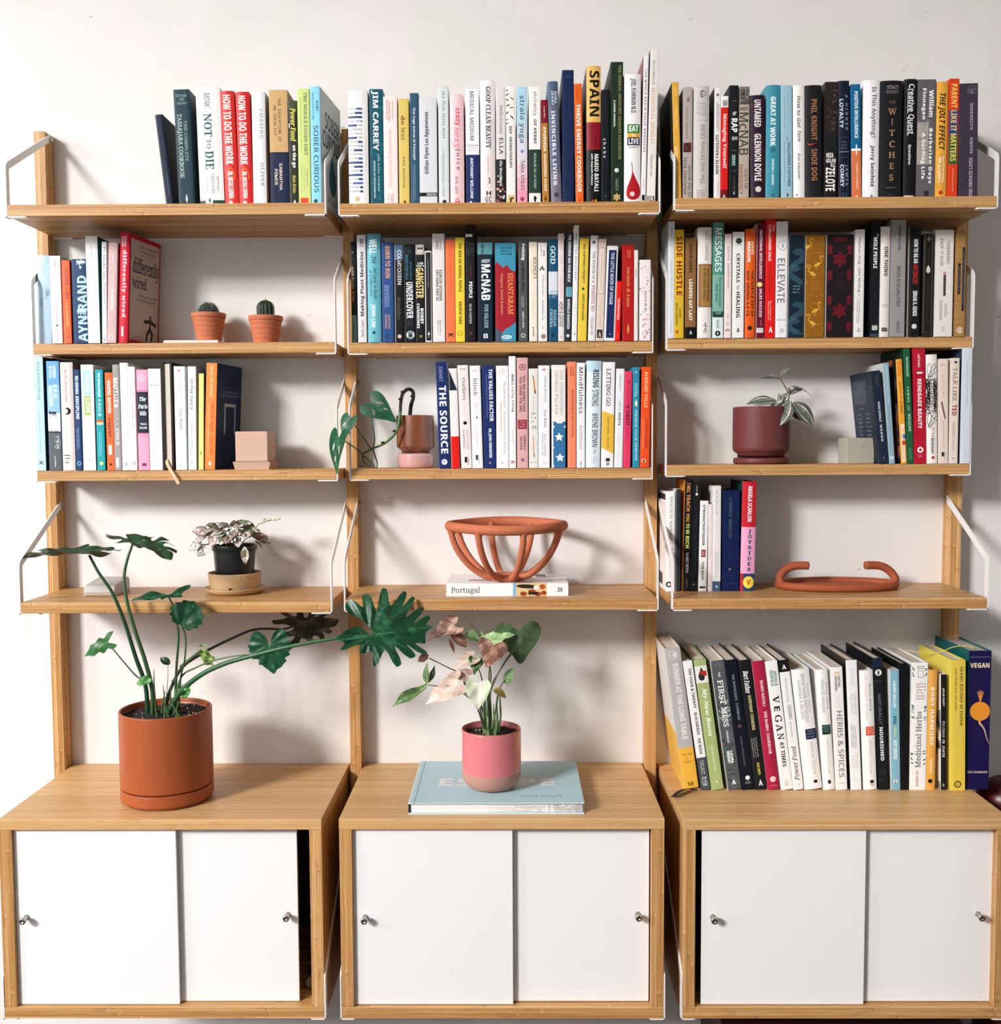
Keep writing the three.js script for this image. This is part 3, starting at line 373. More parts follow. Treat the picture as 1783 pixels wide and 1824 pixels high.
function bookRow(bay, row, list) {
  const S = Math.min(2900, (2044 - list.length * 9) / list.reduce((a, b) => a + mm(b[3]), 0)), Hc = Math.ceil(Math.max(...list.map((b) => mm(b[4]))) * S) + 6;
  const [c, x] = canvas(2048, Hc), map = tex(c), mat = std(0xffffff, 0.45, { map, specularIntensity: 0.4 });
  const where = row === 4 ? 'right cabinet top' : `${ROWN[row]} ${BAYN[bay]} shelf`;
  let at = 2;
  list.forEach(([look, dsl, px, w_, h_, D_, z_, tilt, yaw, op, ex = {}], i) => {
    const w = mm(w_), h = mm(h_), D = mm(D_), W = w * S, H = h * S;
    print(x, at, 2, W, H, dsl);
    const bg = dsl[0] === '#' ? dsl.split(';')[0] : '#e9e4e0';
    x.fillStyle = ex.c ?? bg; x.fillRect(at + W + 1, 2, 7, H);
    const uv = { u0: (at + 0.5) / 2048, u1: (at + W - 0.5) / 2048, v0: 1 - (2 + H) / Hc, v1: 1 - 2 / Hc, su: (at + W + 4.5) / 2048, sv: 1 - (2 + H / 2) / Hc };
    at += W + 9;
    const t = thing('book', `${look}, ${ORD[i]} from left, ${where}`, 'book', [mm(px), YT[bay][row], mm(z_)], `books on ${where}`);
    t.rotation.set(0, yaw / 100 * D2R, tilt / 100 * D2R);
    const hard = op.includes('h'), th = op.includes('t') ? 0.0042 : Math.min(hard ? 0.0022 : 0.0007, w * 0.2), bulge = op.includes('r') ? Math.min(0.0034, w * 0.11) : 0.0006, st = bulge + (hard ? 0.0022 : 0.0008), m = hard ? 0.003 : 0.0005;
    const x0 = tilt < 0 ? -w : 0, turned = op.includes('t');
    const put = (name, g, mt, lb) => { if (turned) { g.rotateY(Math.PI); g.translate(w, 0, -D); } g.translate(x0, 0, 0); return part(name, g, mt, t, lb); };
    put('spine', spineGeo(w, h, bulge, st, uv), mat);
    for (const side of [0, 1]) {
      const a = side ? w - th : 0, g = swatchBox(a, a + th, 0, h, -D, -st + 0.0002, uv.su, uv.sv), art = side ? ex.F : ex.L;
      if (art) {
        const aw = D * 1900, ah = h * 1900; if (artX + aw > 2044) { artX = 2; artY += 520; }
        print(artCanvas[1], artX, artY, aw, ah, art);
        const u = g.attributes.uv, p = g.attributes.position, o = side ? 0 : 4;
        for (let k = o; k < o + 4; k++) { const q = (-p.getZ(k) - st) / (D - st); u.setXY(k, (artX + aw * (side ? q : 1 - q)) / 2048, 1 - (artY + ah * (1 - p.getY(k) / h)) / 1024); }
        for (let k = 0; k < u.count; k++) if (k < o || k >= o + 4) u.setXY(k, (artX + (side ? 3 : aw - 3)) / 2048, 1 - (artY + ah - 3) / 1024);
        put(side ? 'front_cover' : 'back_cover', g, artMat); artX += aw + 4;
      } else put(side ? 'front_cover' : 'back_cover', g, mat);
    }
    if (w > th * 2 + 0.001) { const g = new THREE.BoxGeometry(w - th * 2 - 0.0004, h - 2 * m, D - st - m - 0.0006); g.translate(w / 2, h / 2, -(D + st - m) / 2); put('page_block', planar(g, 'x', rnd(0, 1)), ex.p ? greyPages : pageMat); }
    if (turned) { const g = strip([V(0.2786,1.4528,0.1323), V(0.283,1.4404,0.1363), V(0.2956,1.4211,0.1413), V(0.306,1.4029,0.1433)], 0.006, 0.0009); t.updateMatrixWorld(); g.applyMatrix4(t.matrixWorld.clone().invert()); part('bookmark', g, std(0xd8b48c, 0.6), t, 'pale wooden bookmark'); }
    if (ex.ribbon) {
      const g = ex.ribbon === 'black' ? strip([V(1.3491,0.7868,0.1935), V(1.3313,0.7888,0.1925), V(1.3096,0.7908,0.2155), V(1.2946,0.7868,0.2337)], 0.015, 0.0008, V(0.5, 0.35, 1).normalize())
        : tube([V(1.9069,1.0657,0.165), V(1.901,1.0674,0.15), V(1.8824,1.0624,0.13), V(1.8636,1.0503,0.115), V(1.8471,1.0437,0.105), V(1.8251,1.0443,0.09), V(1.8027,1.045,0.075)], 0.0009, 0.0007, 30, 6);
      t.updateMatrixWorld(); g.applyMatrix4(t.matrixWorld.clone().invert()); part('ribbon_bookmark', g, ribbonMat[ex.ribbon], t, ex.ribbon + ' ribbon bookmark');
    }
  });
}
bookRow(0,0,[
['small midnight blue book leaning sideways','#0d1830;=|1|66|92|52|66|#8a93a8',3185,141,1696,1321,2168,582,0,'h'],
['dark teal book with cream capitals','#14343c;EDWARD|4|6.4|14|86|#8fa5a5|sH;ESPE|7.5|9.7|34|68|#8fa5a5|sH;BROWN|11|13|20|82|#8fa5a5|sH;TASSAJARA COOKBOOK|21|79|18|44|#b9c4bd|s;THE COMPLETE|27|64|56|74|#8fa5a5|s;~leaf|91|99|40|62|#c9cfc6',3436,300,2156,1652,2168,163,0,'h'],
['thick white book with dark green italic lettering','#f1ece8;#|96.8|100|0|100|#1d4638;#|96.8|100|24|54|#cfe0dc;HOW|4|17|34|58|#555|si;NOT|22|43|30|62|#16504a|bs;TO|44|53|38|56|#555|s;DIE|54|71|30|64|#16504a|bs;MICHAEL|76|90|74|82|#777|s;GREGER MD|74|92|52|64|#777|s;GENE STONE|76|90|26|36|#777|s;o|97|42|10|#f4f4f0;~leaf|94.5|99|35|48|#224',3838,465,2188,1675,2168,120,0,'hr'],
['bright red book with bold white capitals','#d8322d;HOW TO DO THE WORK|3|67|20|74|#fff7f0|b;~arc|67|78|20|80|#e8742a;DR. NICOLE LEPERA|71|96|30|64|#fff7f0|b;o|99|40|14|#fff',4329,262,2123,1628,2168,181,0,'hr'],
['second bright red book with white capitals','#d22d2b;HOW TO DO THE WORK|3|67|20|72|#fff7f0|b;~arc|67|78|20|80|#e8742a;DR. NICOLE LEPERA|71|96|30|62|#fff7f0|b;o|99|40|14|#fff',4600,262,2105,1616,2168,119,0,'hr'],
['worn white book with faint grey capitals','#efeeee;CHASING|15|43|58|80|#9a9a9c|s;THE LIGHT|13|45|24|42|#c6c6c8|s;OLIVER|63|85|60|82|#8d8d90|s;STONE|65|83|22|42|#d6d6d8|s',4866,256,2108,1617,2168,0,0,'hr',{c:'#e6e4e2'}],
['tan and navy halved book','#c9a26d;#|54.5|100|0|100|#141d3c;THE EDUCATION OF|7|47|48|64|#463319|m;AN IDEALIST|13|41|24|38|#463319|m;SAMANTHA|64|89|50|66|#e8d9bd|m;POWER|69|84|24|40|#e8d9bd|m',5202,352,2135,1637,2168,0,0,'h',{c:'#7a5a38'}],
['thin dark green paperback with yellow script','#2b2c22;#|0|8|0|100|#444a30;Power Food|7|40|24|84|#e6dc62|bsi;on the go|43|66|32|84|#f7f5ea|b;#|22|26|2|12|#f2f2f2;Rens Kroes|72|90|40|76|#d8c85a|si;~tri|96|100|38|78|#f6f6f6',5568,165,1933,1491,2168,0,0,''],
['lime green paperback with dark green capitals','#cbd884;THE WHOLE FOODS DIET|3|60|52|76|#28421e|s;=|1|4|59|22|32|#66794a;JOHN MACKEY|70|86|66|76|#8a5a3a|s;=|1|66|90|44|52|#66794a;=|1|64|92|20|30|#66794a;#|95|100|14|80|#d4472c',5744,229,2153,1650,2168,0,0,''],
['sky blue book with navy capitals','#86c9e4;RUBY|12|21.5|58|84|#1d4c66|b;WADDINGTON|5|29|20|42|#2d6a86;SOBER CURIOUS|33|93|32|80|#15364e;o|98|44|20|#15364e',5986,191,2192,1500,2168,0,-575,'',{c:'#9aa2a3',F:'#c3cac9;~waves|0|100|0|100|#98a4a7;SOBER|16|31|22|92|#15191c|bH;CURIOUS|33|48|10|96|#15191c|bH;~drop|50|86|36|76|#1d5a68;=|2|89|95|30|80|#444|H'}],
]);
bookRow(1,0,[
['white book with rows of short blue bars','~dilla',6707,376,2139,1640,2168,0,0,'hr'],
['teal book with wide white spaced capitals','#12505f;~mottle|0|100|0|100|#1d6f7c;JIM CARREY|2|55|26|66|#f4f7f7|b;AND DANA VACHON|56|90|58|70|#bcd3d6|s;MEMOIRS AND MISINFORMATION|62|96|28|38|#d8e4e6',7119,254,2156,1653,2168,0,0,'h'],
['pale pink book with small red lettering','#f2dfd8;Christophe Andre|4|22|60|72|#b8483f;Alexandre Jollien|5|24|40|52|#b8483f;Matthieu Ricard|3|22|22|34|#b8483f;TROIS AMIS EN QUETE DE SAGESSE|30|86|40|58|#dfa39b;#|90|99|62|66|#c04438;#|91|98|52|55|#c04438;LES|91|99|28|40|#c04438',7383,263,2017,1552,2168,0,0,''],
['mustard yellow paperback with maroon and grey lettering','#d9bf66;do|16|25|24|64|#7a3a22|bs;less|27|40|24|66|#7c6630;kate northrup|55|86|34|62|#4f3f1c|s;o|98|55|14|#8a2f22',7672,196,1972,1520,2168,0,0,''],
['slate blue paperback with white title','#2f5268;The Yoga Sutras of Patanjali|13|62|30|62|#eef3f4;=|2|64|97|26|60|#8fa9b6',7890,167,2076,1595,2168,0,0,''],
['thick pale grey paperback with black condensed lettering','#d6d7d9;Gillian Flynn Les Apparences|11|72|28|58|#17171a|bU;#|89.5|93|0|100|#0c0c0e;SONATINE|90|92.6|38|96|#cfd3d4|bH',8066,335,1987,1530,2168,0,0,''],
['pale grey green paperback with thin serif title','#d4d9d6;the first forty days|4|46|36|66|#4c504f|s;#|51|56|46|48|#555;=|2|56|84|30|60|#7a7d7c;#|81|86|46|48|#555;=|2|86|95|34|62|#777;o|98.5|55|20|#26282a',8433,194,2198,1683,2168,0,0,''],
['blush pink book with grey and coral lettering','#f0c9cb;crazy|12|29|32|70|#de5263|b;sexy|29|50|20|66|#e4798a|si;juice|50|70|40|74|#4d4550;kris carr|75|92|36|60|#8a4a55;O|97|52|12|#d5303e|4;o|98.5|42|7|#d5303e;o|98.5|62|7|#d5303e',8649,266,2042,1570,2168,0,0,'hr'],
['white and navy halved book','#eeedee;#|57.5|100|0|100|#1b2a5a;MEDICAL MEDIUM|2|47|32|60|#55565c;#|49|49.6|4|96|#888;=|3|50.5|55|10|86|#999|H;ANTHONY WILLIAM|60|97|34|56|#e9ebf2|b;o|99|36|9|#fff',8952,257,2150,1648,2168,0,0,''],
['tall white book with black high contrast capitals','#efebea;#|31|60|0|100|#e5e0df;#|60|100|0|100|#ecdcd8;GOOP CLEAN BEAUTY|5|57|38|70|#1a1718|bs;=|1|61|78|46|58|#a3857f;goop|79|84|50|68|#222|bi;H|90|93.5|30|80|#2b2223|bH;GC|94.5|99|28|76|#6d6264|bH',9231,282,2306,1760,2168,0,0,'hr'],
['slim grey-white paperback above a dark photo band','#dcd6d2;#|62|100|0|100|#1b1d20;~collage|76|100|0|100|#c98f86;Deliciously|15|41|32|72|#6b6360|s;ELLA|43|58|34|74|#262222;Ella Woodward|63|86|36|66|#ece9e6',9533,178,2166,1660,2168,0,0,''],
['slim white paperback with black leaf sketches at top','#e9e4df;~leaves|0|34|5|70|#2f3a28;DIY|34|41|32|64|#171717|b;AROMATHERAPY|43|71|34|66|#2c4446|b;#|93|100|10|90|#d9b878;r|95|100|30|80|#222|bH',9727,174,2192,1678,2168,0,0,''],
['pale blue to pink yoga paperback with grey lettering','~strala',9932,195,2169,1662,2168,0,0,''],
['white and dark green halved paperback with small capitals','#f1eae4;#|54|91.5|0|100|#22392f;alchemy|4|26|34|72|#8b8684;OF HERBS|28|50|42|66|#2a2a28|b;ROSALEE DE LA FORET|57|89|42|62|#b6c0ac;o|96|52|14|#1b1b1c;#|94|99|44|60|#1b1b1c',10159,220,2182,1671,2168,0,0,''],
['short crimson and ochre paperback','#b0772c;#|0|22.5|0|100|#7c1528;=|1|5|18|36|66|#f0e6e0;AYURVEDA|26|51|30|72|#f6efe2|b;BEGINNERS GUIDE|52|90|34|70|#efe3cc|b;~tri|93|98|24|66|#2c1f10',10415,129,1928,1488,2168,94,0,'',{c:'#b8aca8'}],
['slate violet book with pale spaced capitals','#5f6478;#|0|20|0|100|#4d5c76;#|75|100|0|100|#77707f;GURU|8|18.5|62|84|#d5dae2|b;JAGAT|8|20|34|54|#d5dae2|b;INVINCIBLE LIVING|24|88|30|64|#e3e4ea|b;O|93.5|52|17|#2a2c3a|5;o|93.5|52|9|#2a2c3a',10583,199,2271,1735,2168,178,0,'hr',{c:'#4a7c98'}],
['tall plain navy clothbound book','#17254a;#|4.6|5|28|72|#4d5f86;=|1|14|36|56|62|#33446c;#|94|94.4|20|80|#33446c',10795,219,2478,1884,2168,0,0,'h'],
['bright orange paperback with white capitals','#e2621d;=|2|3|14|24|68|#b23c12;THRIVE ENERGY COOKBOOK|17|94|26|74|#f8efe6|b;~tri|96|99|40|66|#b23c12',11055,147,2224,1701,2168,96,0,'',{c:'#e9e4e0'}],
['yellow red and black banded book','#e3b462;#|41|61|0|100|#8d1524;#|61|100|0|100|#0f0e10;SPAIN|3|39|22|90|#0d0c0c|b;A CULINARY|43|59.5|54|70|#4a0810;ROAD TRIP|43|58|24|44|#4a0810;MARIO BATALI|64|93|56|84|#f6f3ee|b;with Gwyneth Paltrow|64|88|30|46|#f0ece4|b;o|98.5|44|8|#b5331f;o|98.5|66|8|#d6a22d',11257,271,2552,1900,2168,0,0,'hr',{c:'#3a2d28'}],
['short black paperback with small white lettering','#12171c;=|1|2|26|40|54|#47525c;shake|43|61|26|56|#e6e8ea|s;o|94|52|13|#3c4650',11540,156,2108,1617,2168,0,0,''],
['tall dark green paperback with gold capitals','#1b2e22;THE HERBAL MEDICINE MAKERS HANDBOOK|2|72|62|84|#a9995c|s;A HOME MANUAL|27|47|22|38|#dfe2da|b;o|77|48|18|#d8dcd2;GREEN|83|92|40|62|#8d9c86|s;~flower|93|99.5|18|82|#d7a867',11719,232,2621,1900,2168,0,0,''],
['white book with green and navy blocks above a pear','~eat',11972,319,2398,1827,2168,0,0,'hr'],
['tall thin white paperback beside maroon cover','#ece6e4;THE WHOLE BRAIN CHILD WORKBOOK|10|68|30|64|#5c4452|b;=|1|84|92|36|60|#8a7d80;#|95|99|20|80|#1d1b1c',12386,92,2746,1900,2168,-107,0,'',{c:'#8d5058'}],
['tallest ivory book with pale red serif capitals','#e4ded5;The COMPLETE|7|24|34|60|#8b8274|si;MEDICINAL HERBAL|25|64|26|66|#d6a39a|s;PENELOPE ODY|69|84|36|58|#6f6658|s;#|96|99.4|10|88|#38352f;DK|96.3|99|18|80|#e4ded5|bsH',12566,164,2856,1900,2168,-134,0,'h',{c:'#2d2826'}],
]);
bookRow(2,0,[
['golden yellow paperback with pale pink lettering','#dda53c;=|1|4|12|46|66|#f2d7a0;SIMONE DAVIES|20|41|44|64|#f0d9ae;THE MONTESSORI TODDLER|53|100|24|56|#f1d2b4|bU',12948,123,2185,1673,2168,186,0,'',{c:'#33302c'}],
['taupe paperback with a small dark chocolate square','#b0a49b;~tri|8|13|36|70|#5d524b;amanda ripley|17|46|24|50|#5a504b|sU;#|49.5|58|4|88|#3a1616;~mottle|49.5|58|4|88|#6b3a38;smartest kids|61|96|2|36|#4a413c|sU;in the world|69|98|52|82|#4a413c|sU',13097,173,2092,1606,2168,0,0,''],
['thick pale grey book with thin serif lettering','#cbc3be;O|6.6|58|17|#53504f|3;F|4|10|44|66|#53504f|sH;=|6|14.5|27|14|90|#989190|H;#|30|30.3|8|96|#9d9690;The Self-Driven Child|32|87|44|72|#837b77|sU;=|4|92|99|20|84|#6a6260|H',13293,298,2109,1619,2168,0,0,'hr'],
['white paperback beside a black cover','#e6e0dc;o|7|50|22|#77706c;=|2|14|40|28|78|#57504e|U;WHITE FRAGILITY|41|78|24|70|#191716|bU;=|1|83|98|50|76|#98908c|U',13686,123,2087,1603,2168,0,0,'',{c:'#15151a'}],
['red paperback with white serif lettering','#d31d1c;#|0|11|0|100|#efe9e6;MAR|4|10|24|86|#221c1c|bH;Managing Yourself|17|72|22|82|#f4e6de|bs;#|91|100|0|100|#7c1114;o|97|50|30|#141214;~tri|95|99|30|70|#e9e4de',13813,138,1921,1483,2168,0,0,''],
['black paperback with white and mint lettering','#17181b;#|13.5|14|36|84|#777;The|23|26.5|38|76|#f2f2f2|bs;RAP|28.5|42|26|92|#f4f4f4|b;YEAR|45|48|60|90|#ddd|b;BOOK|45|48.4|32|56|#ddd|b;#|57|57.5|36|84|#777;SERRANO|61|71|34|72|#9fd0c4|b;#|75|75.5|36|84|#777;=|1|81|97|52|70|#777;~tri|93|96|48|68|#ddd',13970,173,2118,1625,2168,0,0,''],
['beige paperback with very large grey capitals','#b3a596;#|0|16|0|100|#80786f;~mottle|2|16|0|100|#2c2b2b;ANDY|18|21.4|4|90|#3a3632|bH;McNAB|22|63|2|90|#46413c;STATE OF|73|92|54|88|#7a3a30;EMERGENCY|69|97|6|38|#7a3a30',14160,192,2093,1607,2168,0,0,''],
['dark maroon patterned book with white capitals','#2a1723;~mottle|0|100|0|100|#5c2233;~mottle|0|100|0|100|#1c2c50;UNTAMED|4|32|28|72|#f3e9e6|b;GLENNON DOYLE|37|85|28|72|#f3e9e6|b;o|91|52|20|#d9cfc8',14393,279,1932,1491,2168,90,0,'hr'],
['teal blue book with white capitals','#3f8c9d;GREAT AT WORK|10|55|30|66|#eef4f4|b;o|57|50|20|#2a6e80;MORTEN T. HANSEN|65|89|42|58|#d5e6e8|b;~tri|95.5|98|40|66|#1d4c5c',14676,265,2120,1626,2168,0,0,'hr'],
['pale blue paperback with navy lettering','#9bbfcb;=|1|5|40|62|70|#3e6374;=|1|8|40|28|36|#3e6374;THE|45|49|48|62|#233a55;CHALLENGER CUSTOMER|50|91|58|82|#2b3c5c|b;=|1|47|91|24|34|#3e6374;~leaf|95|99|46|68|#223',14978,207,2110,1619,2168,93,0,'h'],
['white book with thin handwritten black lettering','#f0ecea;How to Get|9|38|36|66|#222|i;Done|40|50|40|66|#222|i;Erin Falconer|60|84|38|62|#222|i;o|97|30|6|#222',15207,217,2112,1621,2168,92,0,'hr'],
['thick black book with orange capitals and red tick','#1a1b1f;PHIL KNIGHT|12|50|36|70|#a9704a|b;~tick|50.5|54.5|14|74|#d6392d;SHOE DOG|56|86|36|70|#a9704a|b',15437,322,2107,1617,2168,111,0,'hr'],
['dark brown book with white condensed capitals','#25201d;~mottle|0|42|20|100|#6a5a41;#|44|100|0|100|#1b1a1c;REZA|61|65|14|72|#efe9e2|bH;ASLAN|66|69.5|14|92|#efe9e2|bH;LE|70|73.5|52|88|#efe9e2|b;ZELOTE|73.5|95|14|86|#f4efe9|b',15782,240,2167,1660,2168,0,0,''],
['navy book with white spaced lettering in rules','#161c2c;A HIGHER|12|43|64|86|#a9b0bd;LOYALTY|15|41|14|46|#c9ced8|b;#|48|48.3|8|94|#4d5668;=|3|51.5|59|24|78|#5d6678|H;#|60.2|60.8|8|94|#8d95a3;#|65|65.3|8|94|#4d5668;JAMES|72|90|62|86|#a9b0bd;COMEY|71|91|16|48|#c9ced8|b;O|98|52|18|#555f70|3',16069,214,2185,1673,2168,119,0,'hr'],
['blue over orange paperback with white capitals','#16628c;#|58|100|0|100|#d97548;#|56.5|58.5|0|100|#f2ede6;#|53|62|46|60|#f2ede6;POSITIVE INTELLIGENCE|6|49|36|72|#eef2f2|b;SHIRZAD CHAMINE|69|93|48|66|#f3cbb2|b;o|99|50|12|#f3cbb2',16317,181,2117,1624,2168,146,0,''],
['thick white book with plain black lettering','#f0eeee;Is This Anything?|6|51|42|76|#2b2a2c;Jerry Seinfeld|56|92|42|72|#1d1c1e|b;~tri|97|99.5|48|66|#222',16516,308,2201,1684,2168,0,0,'hr'],
['thickest black book with gold stacked letters','#17171b;STACY|4|7|28|80|#a9a099|sH;SCHIFF|8.4|11|24|82|#8d857f|sH;THE|17|19.4|38|68|#8d6d4a|sH;W|23.5|29|34|72|#b08a5c|sH;I|32.5|37.5|48|58|#b08a5c|sH;T|42|47|40|66|#b08a5c|sH;C|51.5|57|40|68|#b08a5c|sH;H|61|66|38|70|#b08a5c|sH;E|70.5|75.5|42|66|#b08a5c|sH;S|80|85.5|42|64|#b08a5c|sH;=|1|91|92.4|26|78|#8d857f|H;=|1|97|98|40|70|#777|H',16841,411,2182,1671,2168,0,0,'hr'],
['black book with white underlined lettering','#121215;Creative Quest|4|48|32|80|#f4f4f4;#|8|29|24|28|#f4f4f4;#|34|48|24|28|#f4f4f4;Questlove|55|73|36|56|#e6e6e6|b;#|98.3|100|8|86|#e9d9b0',17293,232,2208,1690,2168,0,0,'hr'],
['grey book with a pale photo and bold white lettering','#5e5b5f;#|36|72|0|62|#a39c92;~mottle|34|74|0|80|#87817a;William|9|33|62|88|#f4f2f0|b;Finnegan|7|35|20|46|#f4f2f0|b;Barbarian Days|41|90|60|86|#f4f2f0|b;A Surfing Life|45|86|20|46|#f4f2f0|b;#|94.5|99|42|70|#2b2a2d',17539,339,2196,1681,2168,0,0,'h'],
['golden yellow book with black slanted capitals','#e2a53f;THE JOLT EFFECT|9|60|26|76|#17110a|bi;MATTHEW DIXON|64|88|56|74|#f7ecd6|b;TED MCKENNA|65|88|24|44|#f7ecd6|b;~lines|60|100|0|100|#b8741f;o|96|50|18|#b7321d',17895,219,2153,1650,2168,0,0,'hr'],
['vermilion paperback with rainbow lettering','#d4401d;#|26|48|4|92|#2b3f7c;#|48|72|4|92|#2f5c35;PARENT LIKE IT MATTERS|4|72|22|78|#ecc565|b;=|1|75|97|44|60|#f0c9a0',18129,187,2207,1689,2168,0,0,''],
['dark plum paperback reading upwards in grey capitals','#3b3440;#|2.4|2.8|46|92|#777;~mottle|4|9|44|92|#a39ba3;KATHERINE|16|41|58|72|#b9b0b8|sU;SIGNS|47|62|58|72|#c9c0c6|sU;THE PRIVATE LIVES|64|100|54|70|#c9c0c6|sU',18357,347,2114,1622,2168,100,0,'',{c:'#57565a'}],
]);
bookRow(0,1,[
['pale blue book behind the bracket','#b4cddd;=|1|6|22|42|54|#8ea6b8;THE|38|46|62|84|#5d707e|s;LITTLE|36|50|60|72|#5d707e|s;=|1|86|94|46|60|#8ea6b8;BOOK|48|58|22|38|#5d707e|s',429,292,1791,1090,1130,-208,0,'hr',{c:'#1b2233'}],
['pale pink white book with a tiny black dot','#eee4e0;=|1|5|12|48|64|#444;=|1|15|19|46|60|#666;The Secret World|53|77|48|62|#8d827e|s;o|79.5|52|9|#1b1718;=|1|83|97|44|58|#777',551,207,1744,1313,1353,0,0,'h'],
['orange paperback with dark serif capitals','#e8653a;the|4|9|48|62|#3d1d14|s;CATCHER|9|31|44|76|#3d1d14|s;in the|32|38|46|62|#3d1d14|s;RYE|38|47|44|76|#3d1d14|s;J. D. SALINGER|51|81|40|66|#f0c060|s;o|93|40|7|#33150f;o|93|66|7|#33150f',788,157,1653,1290,1353,0,0,''],
['dark blue book with pale blue decorative letters','#1e3d66;AYN RAND|16|98|36|100|#bfe6f0|bU;~fringe|0|8|36|96|#d7eef4;o|10|62|9|#d7eef4;o|4|62|11|#d7eef4;~fringe|58|67|30|96|#bfe6f0',987,283,1676,1306,1353,0,0,'',{c:'#20304c'}],
['tall blank white book with teal cover','#e9e8e4;=|1|8|21|42|56|#8a8a88;=|1|36|70|48|56|#d3d2ce',1279,241,2127,1313,1353,0,0,'h',{c:'#0f4a4a'}],
['slim white paperback with black serif title','#e6e6e4;To Shake the|5|38|36|70|#222|bs;Sleeping Self|40|62|36|70|#222|bs;~mottle|78|100|0|70|#333',1656,94,2014,1313,1353,-129,0,''],
['mauve pink paperback with faint white lettering','#cfaeac;how|12|20|40|62|#e6d2d0;how to|32|45|42|66|#e6d0ce;breathe|46|68|34|76|#eeded9|b;O|94|50|24|#e6d2d0|4',1840,179,1999,1313,1353,-252,0,''],
['crimson book with white lettering and visible cover','#c4122c;DEBORAH|3|13|50|72|#f2d5d6;REBER|3.5|13|18|40|#f2d5d6|b;differently wired|16|79|28|76|#f7eeee|bs;#|85|94|36|56|#f6f2f0',2062,198,2195,1313,1353,-300,-850,'hr',{c:'#b01028',F:'#b3122a;#|4|96|3|97|#c2b3a6;=|2|8|16|28|92|#6d5f58|H;#|17|17.4|30|80|#8d7d74;differently|20|38|10|96|#332e30|bsH;wired.|37|48|10|60|#332e30|bsH;=|2|53|61|26|92|#6b5e58|H;~man|70|94|50|92|#1b181a;=|2|92|96|6|52|#6b5e58|H'}],
]);
